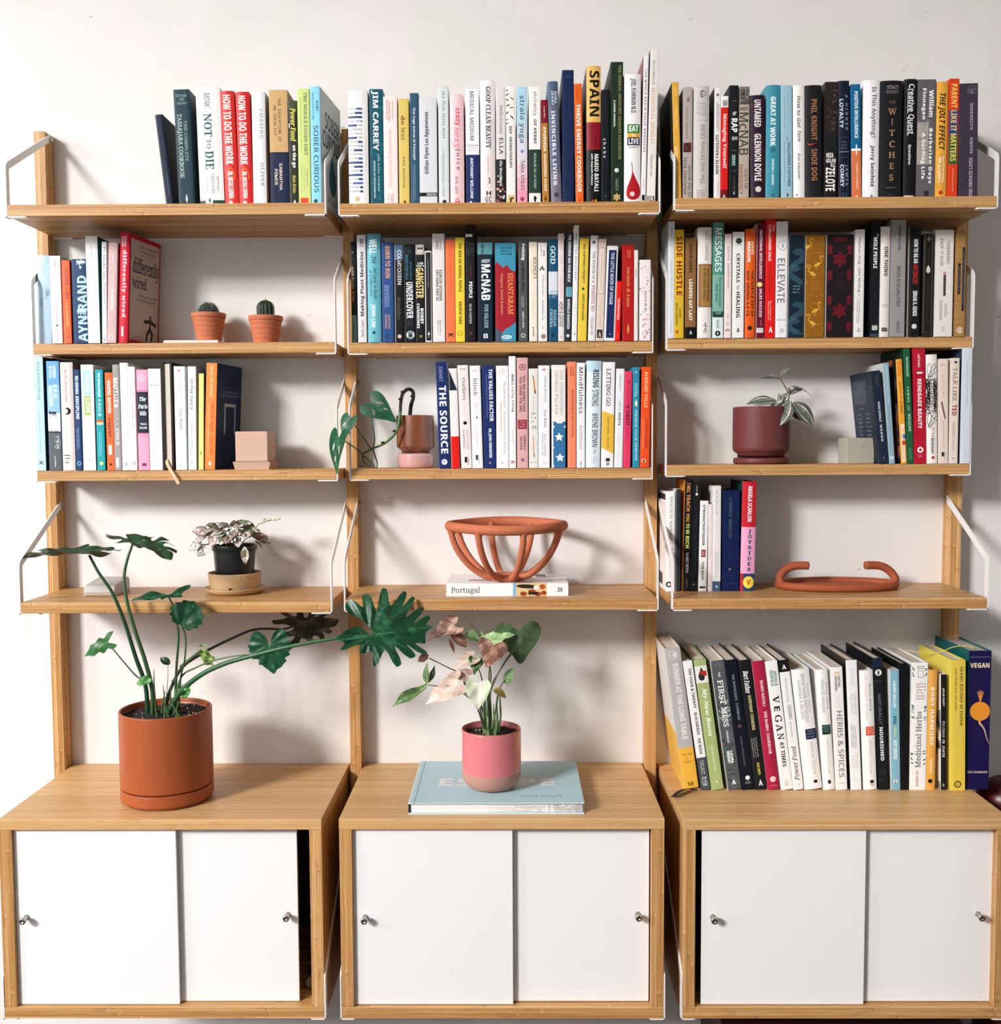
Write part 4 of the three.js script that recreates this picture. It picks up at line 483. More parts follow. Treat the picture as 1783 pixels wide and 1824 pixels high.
bookRow(1,1,[
['slim black paperback with orange script','#17191d;#|72|100|0|100|#5f7a76;~flower|9|12|14|60|#7f8a92;Healing|48|59|16|62|#e08a4a|si;with herbs|24|47|16|60|#d8a070|si;RHONDA BURNS|77|97|34|60|#2d3e3e|b',6566,102,2041,1090,1130,0,0,''],
['pale grey paperback with bold black lettering upwards','#dcd9da;II|4|8|30|78|#4a4448|bH;O|9.6|52|12|#b24a3e|3;Making Plant Medicine|13|76|34|82|#17161a|bU;Richo Cech|79|95|40|66|#3a363a|iU',6728,174,2133,1313,1353,0,0,''],
['turquoise book with white capitals','#69b4c0;#|0|14|0|100|#549fae;WELL|5|19|18|74|#f0f8f8|b;TH|20|27|34|66|#16323c|i;How I Learned|31|46|48|74|#16323c|i;to Build|47|60|50|74|#16323c|i;a Life|33|46|20|42|#16323c|i;Not a Resume|45|58|22|40|#16323c|i;JENN LIM|65|87|32|58|#eef8f8|b;o|91|46|12|#1f4450',6924,268,2152,1313,1353,0,0,'hr'],
['royal blue paperback with orange capitals','#2b4d84;BORN TO RUN|3|37|32|72|#e0a06a|b;=|3|42|66|20|64|#b6c4dc;CHRISTOPHER|72|87|52|68|#d79a6c|b;MCDOUGALL|72|87|24|42|#d79a6c|b;O|94|46|14|#101c38|4',7218,231,1976,1313,1353,0,0,''],
['black paperback with a blue grey top band','#131316;#|0|15|6|100|#56718a;#|0|100|0|5|#e9e6e4;COLM|5|21|34|78|#dfe4e6;TOIBIN|20|42|34|78|#e6e6e4;~mottle|15|38|30|100|#56585c;Brooklyn|53|77|20|64|#6d6350|si;o|94|50|22|#e2c9bf',7476,172,1928,1313,1353,0,0,''],
['black paperback with blue and white condensed capitals','#0e1218;O|5|40|14|#33404c|4;O|7|54|14|#33404c|4;BRITAINS SECRET POLICE|10|37|18|42|#3c86a0|b;THE TRUE STORY OF|17|37|58|72|#3c86a0|b;UNDERCOVER|38|77|22|84|#eef1f2|b;=|3|78.5|84|30|82|#59636c|H;o|92.5|56|38|#cfd3d4;#|89|96|36|76|#77808a;o|93|56|14|#22262a',7660,216,1935,1313,1353,0,0,''],
['black paperback with a grey portrait and yellow capitals','#151416;#|0|12|8|96|#b9b2ac;~face|0|12|8|96|#222;I AM|18|20.4|26|86|#efefef|bH;NOT A|20.8|23|16|96|#efefef|bH;GANGSTER|23.5|56|10|90|#efd68a|b;BOBBY|65|82|52|86|#f4f4f4|b;CUMMINES|60|87|16|44|#f4f4f4|b;o|94|54|16|#7d8450',7888,190,1934,1313,1353,0,0,''],
['short slim black book framed in white','#e9e5e2;#|1.6|98.5|12|90|#232325;=|1|9|41|40|60|#b6b2b0;o|91|52|17|#eee;#|88|95|49|55|#eee',8084,128,1807,1313,1353,0,0,''],
['white paperback with black French lettering upwards','#e6dfda;PIERRE|6|14|34|50|#6a5f5c|bU;SIRAMY|5|15|58|74|#8a7f7c|U;25 ANS DANS LES|32|62|30|50|#272324|bU;SERVICES SECRETS|32|62|56|78|#272324|bU;#|84|96|28|72|#f4f2ef;=|2|79|95|34|70|#5b5452|U',8235,241,2143,1313,1353,0,0,''],
['coral orange paperback with faint red lettering','#f07646;What we Talk about|5|36|44|64|#d9522c|i;when we Talk|38|58|46|64|#d9522c|i;Lynne|66|84|44|62|#d9522c|i;K|91|95.5|24|78|#1b1413|bs',8496,191,2025,1313,1353,0,0,''],
['yellow paperback with narrow black capitals','#efcf3f;THE WAR ON NORMAL PEOPLE|5|54|36|68|#2a2412|b;ANDREW YANG|61|84|36|68|#2a2412|b;O|92|46|22|#b08a1e|4',8694,182,2063,1313,1353,0,0,''],
['tall black paperback with a white patch','#17171a;#|7.5|10|0|74|#f0f0f0;~mottle|14|26|0|100|#3a3a3c;TUNNEL|31|47|34|68|#5c2b33;PEOPLE|48|63|34|72|#f4f4f4|b;TEUN VOETEN|67|85|36|60|#d9d9d9;N|91.5|94|38|66|#9c4034|bH',8901,184,2305,1313,1353,0,0,''],
['dark navy paperback with large white capitals','#142433;#|0|12|0|100|#5a9497;~man|1|12|20|50|#14202a;ANDY|17|20.4|26|84|#eef1f1|H;McNAB|21|60|26|84|#f1f3f3|b;FOR VALOUR|62|87|44|72|#8fb3b3|b;#|92|96.5|38|66|#f1f3f3;N|92.6|96|44|60|#14202a|bH',9137,298,1963,1313,1353,0,0,''],
['thick turquoise and red paperback with orange capitals','~shantaram',9488,411,1950,1313,1353,0,0,''],
['charcoal paperback with white and black lettering','#515254;Policing|3|20|30|72|#f2f2f2|b;the|21|26.5|34|64|#17171a|b;Black Man|27|52|34|70|#17171a|b;=|2|55|67|26|64|#b6b6b8;Angela J. Davis|70|87|38|60|#ececec|b;O|94|50|20|#ddd|4',9958,178,1996,1313,1353,0,0,''],
['cream paperback with brown serif capitals upwards','#efe3d2;FREDERIC|19|33|28|42|#c9aa7e|sU;LENOIR|14|37|52|90|#6b4f36|sU;DU BONHEUR|50|74|46|62|#e0a890|sU;fayard|85|95|38|66|#3a2a20|bsU',10168,160,1969,1313,1353,0,0,''],
['white paperback with a small green wedge','#eee9e5;John|8|14|56|78|#333|b;=|1|3|14|26|44|#777;~tri|23|28|12|78|#4d5a44;To Bless the Space|32|56|40|70|#9d958f|s;Between Us|58|79|40|68|#9d958f|s;=|1|84|88|40|70|#c98;o|95|58|26|#8a7f6a',10348,178,1953,1313,1353,0,0,''],
['deep blue paperback with a pale cloud band','#17506e;#|31.5|54|0|100|#d9dde0;~mottle|50|58|0|100|#8fa6b4;GOD|6|25|24|76|#eef3f4|s;DEEPAK|69|86|56|82|#b6cdd8|s;CHOPRA|68|87|16|44|#b6cdd8|s;o|94|50|20|#0d3248',10557,182,2017,1313,1353,0,0,''],
['pale pink-grey paperback with faint coral capitals','#e6dad8;HOW TO|1.5|17|30|80|#dfb3b0;LOVE|19|29|30|80|#cdbfc0;YOURSELF|41|60|34|76|#e2b8b6;HOPE & GATHER|63|87|10|84|#3a3032|i;o|96|52|22|#c9bcbc',10750,115,2129,1313,1353,0,0,''],
['charcoal paperback with white capitals and blue panel','#2d3137;THE UNIVERSE HAS YOUR BACK|2|47|34|72|#eceeee|b;#|50|59|16|94|#6db3c6;=|2|51|58|30|80|#2a4c58;GABRIELLE BERNSTEIN|61|90|36|72|#e4e6e8|b;o|95|50|22|#e4e6e8',11010,141,2148,1313,1353,-115,0,''],
['tallest slim white paperback with grey capitals','#efedec;WHERE TWO WORLDS MEET|7|49|34|66|#5a5658;JANET NOHAVEC|67|88|36|60|#bdb6b6;~leaf|92.5|95|40|66|#222',11117,99,2291,1313,1353,-125,0,''],
['yellow paperback with navy capitals and bluebird','#e8c744;THE HAPPINESS PROJECT|5|45|40|66|#2c3a4c|b;o|49|50|15|#23405e;GRETCHEN RUBIN|54|81|42|64|#3a3a30|b;=|1|94|95.6|30|74|#c9a531|H',11313,178,2033,1313,1353,-139,0,''],
['white paperback with grey and red small capitals','#e9e4e2;~flower|3|10|16|72|#5a5054;THE POWER OF A|15|46|36|70|#4d484c|s;POSITIVE NO|47|73|32|74|#8a3a40|s;WILLIAM URY|77|95|36|64|#6d686a|s',11486,141,2086,1313,1353,-165,0,''],
['beige paperback with a framed title panel','#dccabb;#|2|3.2|10|90|#b39a88;#|8.5|54|10|82|#a38d80;#|9|53.5|14|78|#e2d3c6;=|1|12|51|40|56|#8a766a;=|1|58|86|40|56|#b39f92;#|89|97|14|84|#1d1a1b;~tri|90|96|30|70|#dccabb',11652,151,2015,1313,1353,-168,0,''],
['white framed navy book with white capitals','#ebe7e6;#|4.5|97|18|88|#182753;THE LITTLE BOOK OF HYGGE|7|64|40|68|#eef0f4;=|1|67|88|48|58|#33446e;~leaf|92|94|44|64|#9aa6c0',11878,216,1880,1313,1353,-208,0,'h'],
['shortest bright red booklet','#e3120f;BY DR. EDUARDO|29|50|30|64|#f8e6e0|b;ESTIVILL|50|66|30|64|#f8e6e0|b;=|1|86|96|40|66|#f0a090',11985,101,1183,952,1353,-214,0,''],
['red clothbound book with gold script','#b01918;=|2|6|14|40|74|#d89a55;Dom Sancho|23|44|40|66|#d6a35c|si;& Lena|45|65|40|66|#d6a35c|si;~leaf|82|93|38|64|#d6a35c',12032,231,1902,1313,1353,0,0,'h'],
['slim cream paperback with tiny grey text','#e9e1d8;=|2|20|30|24|70|#6a605a;=|1|67|88|46|64|#8a7f78',12269,77,1795,1313,1353,0,0,''],
['short white book with scattered pink fruit shapes','~spanish',12373,222,1602,1254,1353,0,0,'h'],
]);
bookRow(2,1,[
['thin pale grey book with tiny blue lettering','#dcdfe2;Balance|5|12|44|66|#57606a|s;HOLISTIC DENTAL CARE|34|66|40|60|#9aa2ae|s;=|1|84|96|40|56|#555',12945,125,2309,1200,1353,0,0,'',{c:'#c3c8ca',L:'#b9bcbd;~waves|0|100|0|100|#8a8f92'}],
['yellow paperback with dark red capitals','#d8b12e;SIDE HUSTLE|6|63|22|80|#8a1a16|b;CHRIS|72|82|52|72|#4a3d10|b;GUILLEBEAU|67|89|14|36|#4a3d10|b;o|94|30|14|#b3281a',13073,185,2144,1313,1353,0,0,''],
['brown paperback with a black base band','#8a6138;#|89|100|0|100|#0d0c0c;SIMON SINEK|6|36|36|66|#2e2014|b;LEADERS EAT LAST|41|84|36|66|#f1e7d6|b;~tri|92|96|40|66|#f2efe8',13288,212,1986,1313,1353,0,0,''],
['white book with a framed tan title panel','#e9e0da;DALE CARNEGIE|3|31|54|72|#8a807a|s;#|33|72|6|100|#8a6236;#|34|71|24|96|#a67b44;HOW TO WIN FRIENDS|37|68|66|82|#4a3216|b;& INFLUENCE PEOPLE|37|67|40|56|#4a3216|b;~man|86|95|40|74|#444',13535,277,2187,1313,1353,0,0,'hr'],
['sea green paperback with large white capitals','#4f8d7d;#|45|77|0|100|#7fae9e;#|81.5|100|0|100|#dde5e4;MESSAGES|4|44|22|80|#eef5f1;The Communication|47|74|58|78|#244c40|b;Skills Book|53|69|28|48|#244c40|b;#|77|82|8|96|#1c3a30;THIRD|77.6|79.6|24|84|#9fbfae|H;McKAY|84|92|38|64|#566;o|96|50|24|#15161a;~drop|94.6|97|42|58|#eee',13832,219,2277,1313,1353,0,0,''],
['slim pale pink paperback with small grey capitals','#efdcd8;ROBIN ROSE|12|26|42|62|#6a5a58|s;SHINRIN-YOKU|28|53|42|64|#6a5a58|s;THIS|76|81|40|60|#c9a07a|s;O|86|46|18|#c9a07a|3;#|91.5|92.2|20|76|#4a3a38;#|93|93.5|10|84|#4a3a38',14071,136,2050,1313,1353,0,0,''],
['white book with bold black sans capitals','#eceae6;o|8.5|52|26|#3a4434;=|1|11.8|13|20|82|#222|H;CRYSTALS|20|49|34|64|#17171a|b;for|50|55|38|60|#333|i;HEALING|56|82|34|66|#17171a|b;~tri|90|94.5|38|66|#222',14229,229,2092,1313,1353,0,0,''],
['orange book with white and black lettering','#e25c1b;MARK|11|24|58|82|#f2d6c2|b;MANSON|11|31|20|50|#faf2ea|b;THE SUBTLE ART OF|38|82|58|82|#17110d|b;NOT GIVING A F CK|38|82|14|40|#17110d|b;o|91|48|22|#25140d',14484,199,2146,1313,1353,0,0,'hr'],
['maroon paperback with white spaced lettering','#691228;EMOTIONAL INTELLIGENCE|6|50|32|62|#efdfe0|b;o|53.5|38|31|#ead98e;SALES SUCCESS|57|83|34|66|#efdfe0|b;=|1|84|90|44|64|#c98a80;#|91.5|95.5|6|84|#f4f0ee;=|2|92|95|14|78|#691228|H',14711,162,2265,1313,1353,0,0,'h',{c:'#d9d3d0'}],
['tallest scarlet paperback with white lettering','#e01c18;The|4|10|66|88|#f8eae6;CHALLENGER SALE|4|36|28|54|#fbf1ee|b;=|2|37|64|26|68|#8a1512;=|2|68|86|24|66|#f3cfc8;~tri|90|95.5|38|80|#fbf1ee',14884,192,2326,1313,1353,0,0,'h'],
['white paperback with thin grey spaced capitals','#ece9e9;O|20.6|56|38|#8d8a8c|3;~leaf|18|23|50|64|#555;ELLEVATE|31|72|14|76|#77747a;SKITCH|84|85.6|14|92|#8a8688|H;O|94|56|13|#555|3',15091,229,2290,1313,1353,0,0,''],
['navy clothbound book with pale blue wave pattern','~wavebook',15343,313,2007,1313,1353,0,0,'h'],
['ochre clothbound book with pale yellow birds','~birdbook',15681,377,2020,1313,1353,0,0,'h'],
['thick black clothbound book with dark red flowers','~flowerbook',16097,525,2028,1313,1353,0,0,'h'],
['slim white paperback with thin grey lettering','#e9e5e1;Stephen King|7|33|30|62|#4a4648;#|35|38.5|42|48|#555;On Writing|37.5|59|30|62|#4a4648;#|60|62|42|48|#555;=|3|64|87|22|64|#8a8588;~tri|91|93|42|58|#222;#|94|94.5|30|70|#222',16662,184,2122,1313,1353,0,0,''],
['tall black paperback with white condensed capitals','#14161a;THE|11|14|60|76|#ddd|b;MOLE PEOPLE|14|42|22|66|#f1f1f1|b;=|1|62|67|40|60|#4a5560;#|90|94|20|80|#d9d9d9;=|2|90.5|93.5|26|74|#222|H;#|97|100|0|100|#3a4450',16986,169,2294,1313,1353,0,0,''],
['cream book with bold black capitals','#e6ddd3;ONE THING|18|46|42|78|#221f1d|b;=|2|70|73.6|28|86|#8a7f74|H;#|91.5|95|28|84|#2b2826;=|2|92|94.6|34|80|#cfc6bc|H',17159,196,2177,1313,1353,0,0,'hr'],
['tall mid grey paperback with dark lettering upwards','#959290;Glenn Greenwald|4|26|44|66|#3c3a3a|bU;NULLE PART OU SE CACHER|38|74|42|66|#454344|bU;JClattes|86|96|42|66|#333|U',17372,292,2313,1313,1353,0,0,''],
['black paperback with white and red condensed capitals','#121217;HOW TO BE AN|11|34|36|74|#f2f2f2|b;ANTIRACIST|34|53|34|76|#d22a26|b;IBRAM X. KENDI|58|82|36|72|#ecebea|b;o|90.5|52|22|#cfcfcf',17740,232,2169,1313,1353,0,0,'hr',{c:'#bdb2a8'}],
['black ornate book with thin gold frame','#191716;~ornate|2|99|6|94|#6b5f4c;~drop|30|38|26|74|#cfc6ba',18017,199,2025,1313,1353,0,0,'h'],
['thick white paperback with a pencil on spine','#e4dcd4;THINKING|10|33|62|78|#5a5452|s;FAST|8|18|26|42|#5a5452|s;AND|19|23|30|42|#8a8480|si;SLOW|24|34|26|42|#5a5452|s;#|39|61|46|60|#4a3a40;~tri|58|62|46|60|#222;#|39|42|46|60|#c98a86;DANIEL|69|82|56|68|#77706c|s;KAHNEMAN|66|85|28|42|#77706c|s;=|3|91|96|40|64|#8a837e|H',18259,354,2100,1313,1353,0,0,''],
['wood brown paperback with black title strips','#a77d48;~wood|0|100|0|100|#6b4722;#|16|76|66|90|#1d2230;#|31|60|24|50|#1d2230;=|1|18|74|72|84|#8f98aa;=|1|33|58|30|44|#8f98aa;O|94|52|26|#e6dccb|4;N|92|96|38|66|#e6dccb|H',18660,199,2097,1313,1353,0,0,''],
]);
bookRow(0,2,[
['tall pale aqua paperback with thin grey script','#bfe0ea;Hypnobirthing|4|39|36|70|#5d7686|si;=|1|13|33|10|22|#8fb0bf;=|1|44|88|40|60|#7f9fae;#|91|95|30|76|#5b7a88;O|93|52|20|#d8ecf2|3',140,197,2298,1303,1343,0,0,'',{c:'#1d2a30'}],
['sky blue paperback over a grey photo','#6fa9d8;#|22|46|0|100|#8fc0e2;#|47|66|0|100|#e3e9ec;~fringe|45|50|10|70|#15181c;~fringe|63|68|0|100|#20262a;#|66|100|0|100|#5a6064;~mottle|68|80|50|100|#e3e5e6;CATHERINE|4|16|54|74|#eef5fa;STEEL|4.6|16|24|46|#eef5fa;EAR|21|34|54|80|#f1f7fb|b;MATCHED|22|42|18|46|#f1f7fb|b;=|1|86|97|42|58|#e9eef0',407,251,2210,1303,1343,0,0,''],
['white book with coral lettering and black egg','#efe2e0;up the all you need|6|38|34|56|#e0606c|b;o|45|50|28|#17161a;o|45|36|20|#efe2e0;=|1|52|82|38|50|#eba0a4;#|85.6|86.4|12|62|#222;#|88.4|89.2|20|62|#222;o|92.6|28|6|#222;o|92.6|44|6|#222',676,255,2185,1303,1343,0,0,'hr',{c:'#5a3c3c'}],
['slim navy paperback with bold white capitals','#25406e;NO-DRAMA|6|25|26|74|#eef2f6|b;DISCIPLINE|26|50|26|74|#eef2f6|b;=|2|57|79|18|70|#9fb2ce;O|93|52|28|#7fb8e0|5',957,120,2036,1303,1343,0,0,''],
['white book with blue and green title blocks','#f2f0ee;#|6|29|18|76|#a6d6ea;#|29.5|48|20|72|#a9c66c;TOUGH|8|27|32|66|#f4f8fa|b;LOVE|31|46|32|64|#f4f8ec|b;o|90|52|9|#a6d6ea',1104,251,2135,1303,1343,0,0,'h'],
['teal paperback with a small rainbow band','#1fa0a6;#|49.5|51.5|8|86|#d8442f;#|51.5|53|8|86|#f0b848;#|53|54.5|8|86|#f3e6c8;THE WHOLE-BRAIN|3|28|34|66|#e3f5f4|b;CHILD|29|47|34|66|#e3f5f4|b;=|2|60|86|26|64|#9fdcdc;o|93|52|24|#efd872',1389,160,2033,1303,1343,0,0,'',{c:'#0f5f63'}],
['orange paperback with white and black lettering','#e86a36;HUNTER|8|24|30|72|#fff2ea|b;GATHER|25|42|30|72|#fff2ea|b;PARENT|46|66|26|62|#241512|i;#|74|84|26|66|#fbefe8;o|94|46|16|#241512',1588,154,1975,1303,1343,0,0,''],
['grey paperback with white outlined capitals','#a39b98;MOTHER|12|42|14|70|#f0eeec|b;~lines|12|42|14|70|#777;AND|46|57|44|64|#c9c3c0;CHILD|60|77|28|70|#dedad8|b;#|88|97|24|60|#f4f2f0',1746,135,2132,1303,1343,0,0,''],
['blank white book with pale blue letters','#eff0f1;SIBLINGS|22|47|40|60|#cbd6d8|b;O|94.5|44|16|#555|3',1891,168,2169,1303,1343,0,0,'hr'],
['white paperback with grey capitals along spine','#efeeed;=|1|4|16|34|54|#b6b2b0;POSITIVE|18|37|36|66|#b3a9a4;PARENTING|38|60|36|66|#b3a9a4;O|93|58|20|#666|3',2062,135,2092,1303,1343,0,0,''],
['bubblegum pink paperback with a black centre','#f2a3bd;#|22|63|0|100|#1d2735;#|20.6|21.4|0|100|#d9447a;#|63.6|64.2|0|100|#d9447a;O|8.6|50|27|#f8cddb|6;o|8.6|50|10|#f8cddb;The|27|31|20|80|#f7f7f7|bsiH;Paris|34|38.4|8|92|#f7f7f7|bsiH;Wife|41|45.4|20|80|#f7f7f7|bsiH;PAULA|53|55|24|84|#e9e9e9|bH;McLAIN|56.6|58.8|18|86|#e9e9e9|bH;=|1|66|67|14|86|#a03a60|H;#|93|96|34|72|#8a2d50',2229,221,2028,1303,1343,0,0,''],
['plain white paperback with two small grey lines','#f1f0ef;#|16|16.6|12|86|#8d8a88;#|18.2|18.7|40|70|#aaa;o|64|48|4|#b8b6b4',2462,256,2046,1303,1343,0,0,''],
['dark brown notebook turned pages outward with wooden bookmark','#f1efed',2739,212,2173,1303,1343,0,0,'ht',{c:'#2a1d1a'}],
['white paperback with red mark and grey serif lettering','#efedec;R|3|5.4|32|58|#d8404e|b;Getting the Love|10|38|46|70|#b6b0b0|s;You Want|41|62|44|70|#8a8486|s;=|2|64|86|30|64|#d9d5d4;~tick|95|98|34|56|#d8404e',2990,217,2092,1303,1343,0,0,''],
['white book with handwritten blue lettering','#eef0f1;In Five|12|27|32|72|#3d5a66|i;Years|28|42|32|66|#3d5a66|i;REBECCA SERLE|54|86|34|56|#9aa6ac;~tick|91|94|34|60|#3d5a66',3402,160,2087,1303,1343,-92,0,''],
['slim lemon yellow paperback','#e9ea8a;o|36|50|14|#f7f7d8;~leaf|80|85|30|64|#4a7d88',3547,100,1944,1303,1343,-145,0,'',{c:'#b89258'}],
['orange paperback beside a navy front cover','#f08238;BESSEL VAN DER KOLK|3|33|40|58|#f8d2b0;THE BODY KEEPS|36|66|52|76|#d8421c|b;THE SCORE|67|87|52|76|#d8421c|b;=|1|36|87|24|38|#f7c79c;~drop|92|96|38|64|#f7f3ee',3776,225,2151,1280,1343,-267,-775,'',{c:'#1d2c52',F:'#1d2c52;=|1|5|6.4|30|88|#6d7ca0|H;THE BODY KEEPS|10|14.4|12|92|#0e1a38|bH;THE SCORE|17|21.4|26|86|#0e1a38|bH;=|2|25|32|16|94|#7d8ab0|H;#|37|66|32|78|#b9bfc4;#|40|66|37|74|#17243f;~man|42|66|44|70|#0a1122'}],
]);
bookRow(1,2,[
['navy book with bold white capitals beside pale cover','#17295f;SWART|4|19|26|60|#8a96b8;THE SOURCE|22|89|22|84|#f4f5f8|b;o|94|48|26|#e3e6ee;~tick|92.5|95.5|34|62|#17295f',8340,223,2139,1303,1343,159,0,'h',{c:'#dfe6ea',L:'#dfe7ec;~mottle|0|100|0|100|#a9c2d0'}],
['white paperback with black triangle and red base','#eee7e4;#|0|0.4|0|100|#bbb;~wedge|1|22|4|96|#16202c;#|68|100|4|100|#e01a12',8590,166,2014,1303,1343,146,0,''],
['ivory book with thin grey serif letters','#eee2de;=|1|3|6|20|76|#a3938e|H;Outliers|12|35|40|70|#6a5f5e|s;=|1|38|50|44|60|#cabdb9;o|56|52|17|#1c1a1c;MALCOLM|63|82|62|78|#8a7f7e|s;GLADWELL|62|82|28|46|#5e5554|s;#|89|94.5|34|58|#1b181a;#|89|97|62|74|#b9aeac',8786,214,2075,1303,1343,192,0,''],
['white book with grey letters and a small star','#f0eeed;=|1|4|7|24|78|#b6b0ae|H;blink|12|30|32|68|#77757a|s;=|2|35|44|34|70|#c6c2c2;*|48|53|36|66|#444|b;=|1|58|82|44|58|#cbb8ae;#|87|92|34|56|#444;#|87|96|60|68|#c6c2c2',9010,212,2064,1303,1343,133,0,''],
['navy paperback with bold white title','#1b2c63;THE VALUES FACTOR|3|56|56|86|#f2f3f7|b;=|1|4|55|32|44|#8f9cc4;DR. JOHN DEMARTINI|61|91|46|68|#f2f3f7|b;o|95|48|8|#c9a46a',9247,247,2054,1303,1343,123,0,''],
['white book with tan and grey serif lettering','#f2f0ef;=|3|3|9|14|76|#d8b0b0|H;The Journey from|15|42|58|76|#a9a29e|s;Abandonment to Healing|44|88|58|76|#a9a29e|s;Susan Anderson|36|66|32|50|#d2b48c|s;~tick|94|97|40|58|#333',9498,245,2061,1303,1343,0,0,''],
['tall slim white paperback with marker lettering','#f0efee;Make a|16|26|38|72|#222|b;Living|27|38|36|72|#6a5a48|b;Living|39|50|38|74|#222|b;=|1|65|77|44|60|#8a8684;K|93|96.5|30|76|#c0242c|bs',9753,139,2250,1303,1343,0,0,''],
['dusty pink book with dark capitals and red panel','#dba9a6;O|8.6|52|26|#5a3a3c|4;o|8.6|52|12|#a35a5c;YOU ARE MORE THAN|16|50|54|76|#4a2f33|b;YOU THINK YOU ARE|17|50|24|46|#4a2f33|b;#|56|64.5|8|92|#97303c;=|3|57|64|24|80|#d9a0a0|H;KIMBERLY|70|84|60|78|#4a2f33|b;SNYDER|71|84|28|46|#4a2f33|b;H|91|94|38|66|#222|bH',9914,220,2219,1303,1343,0,0,''],
['ivory paperback with two orange pencils','#e6e1da;~pencil|6|26|30|78|#c9822e;=|1|27|43|40|62|#9fa29e;=|3|44|56|22|74|#9a958f|H;=|1|57|63|30|66|#9a958f|H;~pencil|66|90|36|60|#b8742a;=|1|94|95.4|16|80|#8a857f|H',10155,183,2000,1303,1343,0,0,''],
['white paperback with grey serif title and red marks','#f1f0ef;R|3|5.4|36|62|#d2303c|b;Getting the Love|10|37|52|72|#5a5658|s;You Want|43|61|52|72|#5a5658|s;=|1|26|50|34|46|#e8b0b4;=|2|65|90|28|68|#8d898c;~tick|94|97|42|62|#d2303c',10347,224,2062,1303,1343,0,0,''],
['cream book with blue lower half and white stars','~unwinding',10613,279,2070,1303,1343,0,0,'h'],
['salmon orange paperback with dark red capitals','#f08a66;LODRO|5|14|54|72|#b5402c|b;RINZLER|4.4|14|28|48|#b5402c|b;THE BUDDHA WALKS INTO THE OFFICE|26|73|46|70|#a53624|b;=|1|28|72|24|34|#d6664a;=|1|84|98|46|58|#d6664a',10936,169,2133,1303,1343,0,0,''],
['white paperback with large thin black lettering','#f1efee;Mindfulness|4|50|28|78|#3c3e46;=|2|58|83|30|70|#6a6c74;o|95|52|10|#888;#|96|99|44|60|#bbb',11118,165,2111,1303,1343,0,0,''],
['pale blue book with tall hand drawn capitals','#dfe9ee;#|0|10|0|100|#bcd7e2;RISING|8|26|44|82|#26323c|b;STRONG|27|43|40|82|#26323c;BRENE BROWN|49|82|44|80|#26323c;=|1|83|87|52|72|#4a565e;~man|89|96|44|76|#b6c2c8',11585,297,2147,1303,1343,-98,0,'hr'],
['white book with a slanted yellow lower band','#efeceb;~band|46|87|0|100|#e6b944;LETTING GO|6|43|32|68|#2c2a2c|s;David R. Hawkins|52|69|46|62|#6a5522|s;M.D. Ph.D.|71|83|46|62|#6a5522|s;#|91|94|38|70|#1b1a1c;#|95|98|42|66|#888',11855,244,2119,1303,1343,-93,0,''],
['pale white paperback with small bold capitals','#e9e9eb;bedtime poems|6|23|42|62|#6a6a70;LISBON|31|43|38|64|#a9aab0;POETS|44|58|36|66|#26262c|b;=|1|61|96|44|54|#b6b6bc',12038,163,1986,1303,1343,-119,0,''],
['hot pink paperback with dark narrow capitals','#e33c62;=|2|9|36|34|80|#8a1c38;V|35|39|26|78|#3a0a1c|b;OBSIT|40|57|30|76|#3a0a1c|b;=|2|57|72|30|76|#8a1c38;=|1|80|97|48|62|#b5264a',12201,149,1935,1303,1343,-101,0,''],
['teal paperback with pale lettering and cream drop','#2f8ba6;~tick|3|8|38|72|#e6f1f4;ALLIONE|16|28|56|74|#bfe0ea;TSULTRIM|16|30|28|48|#bfe0ea;~drop|32|39|26|74|#efe2b4;FEEDING YOUR DEMONS|42|95|32|68|#bfe0ea',12248,132,2018,1303,1343,0,0,''],
['vermilion paperback with yellow and red lettering','#ea4f22;ECKHART TOLLE|5|42|34|66|#f3d79a|s;A NEW EARTH|52|82|54|78|#8a1a10|s;=|1|49|84|24|38|#f7d9c0;o|93.5|42|22|#f0e6d6;o|93.5|42|15|#d98b2c;~drop|91.6|95.6|34|52|#222',12575,183,2020,1303,1343,-108,0,''],
]);
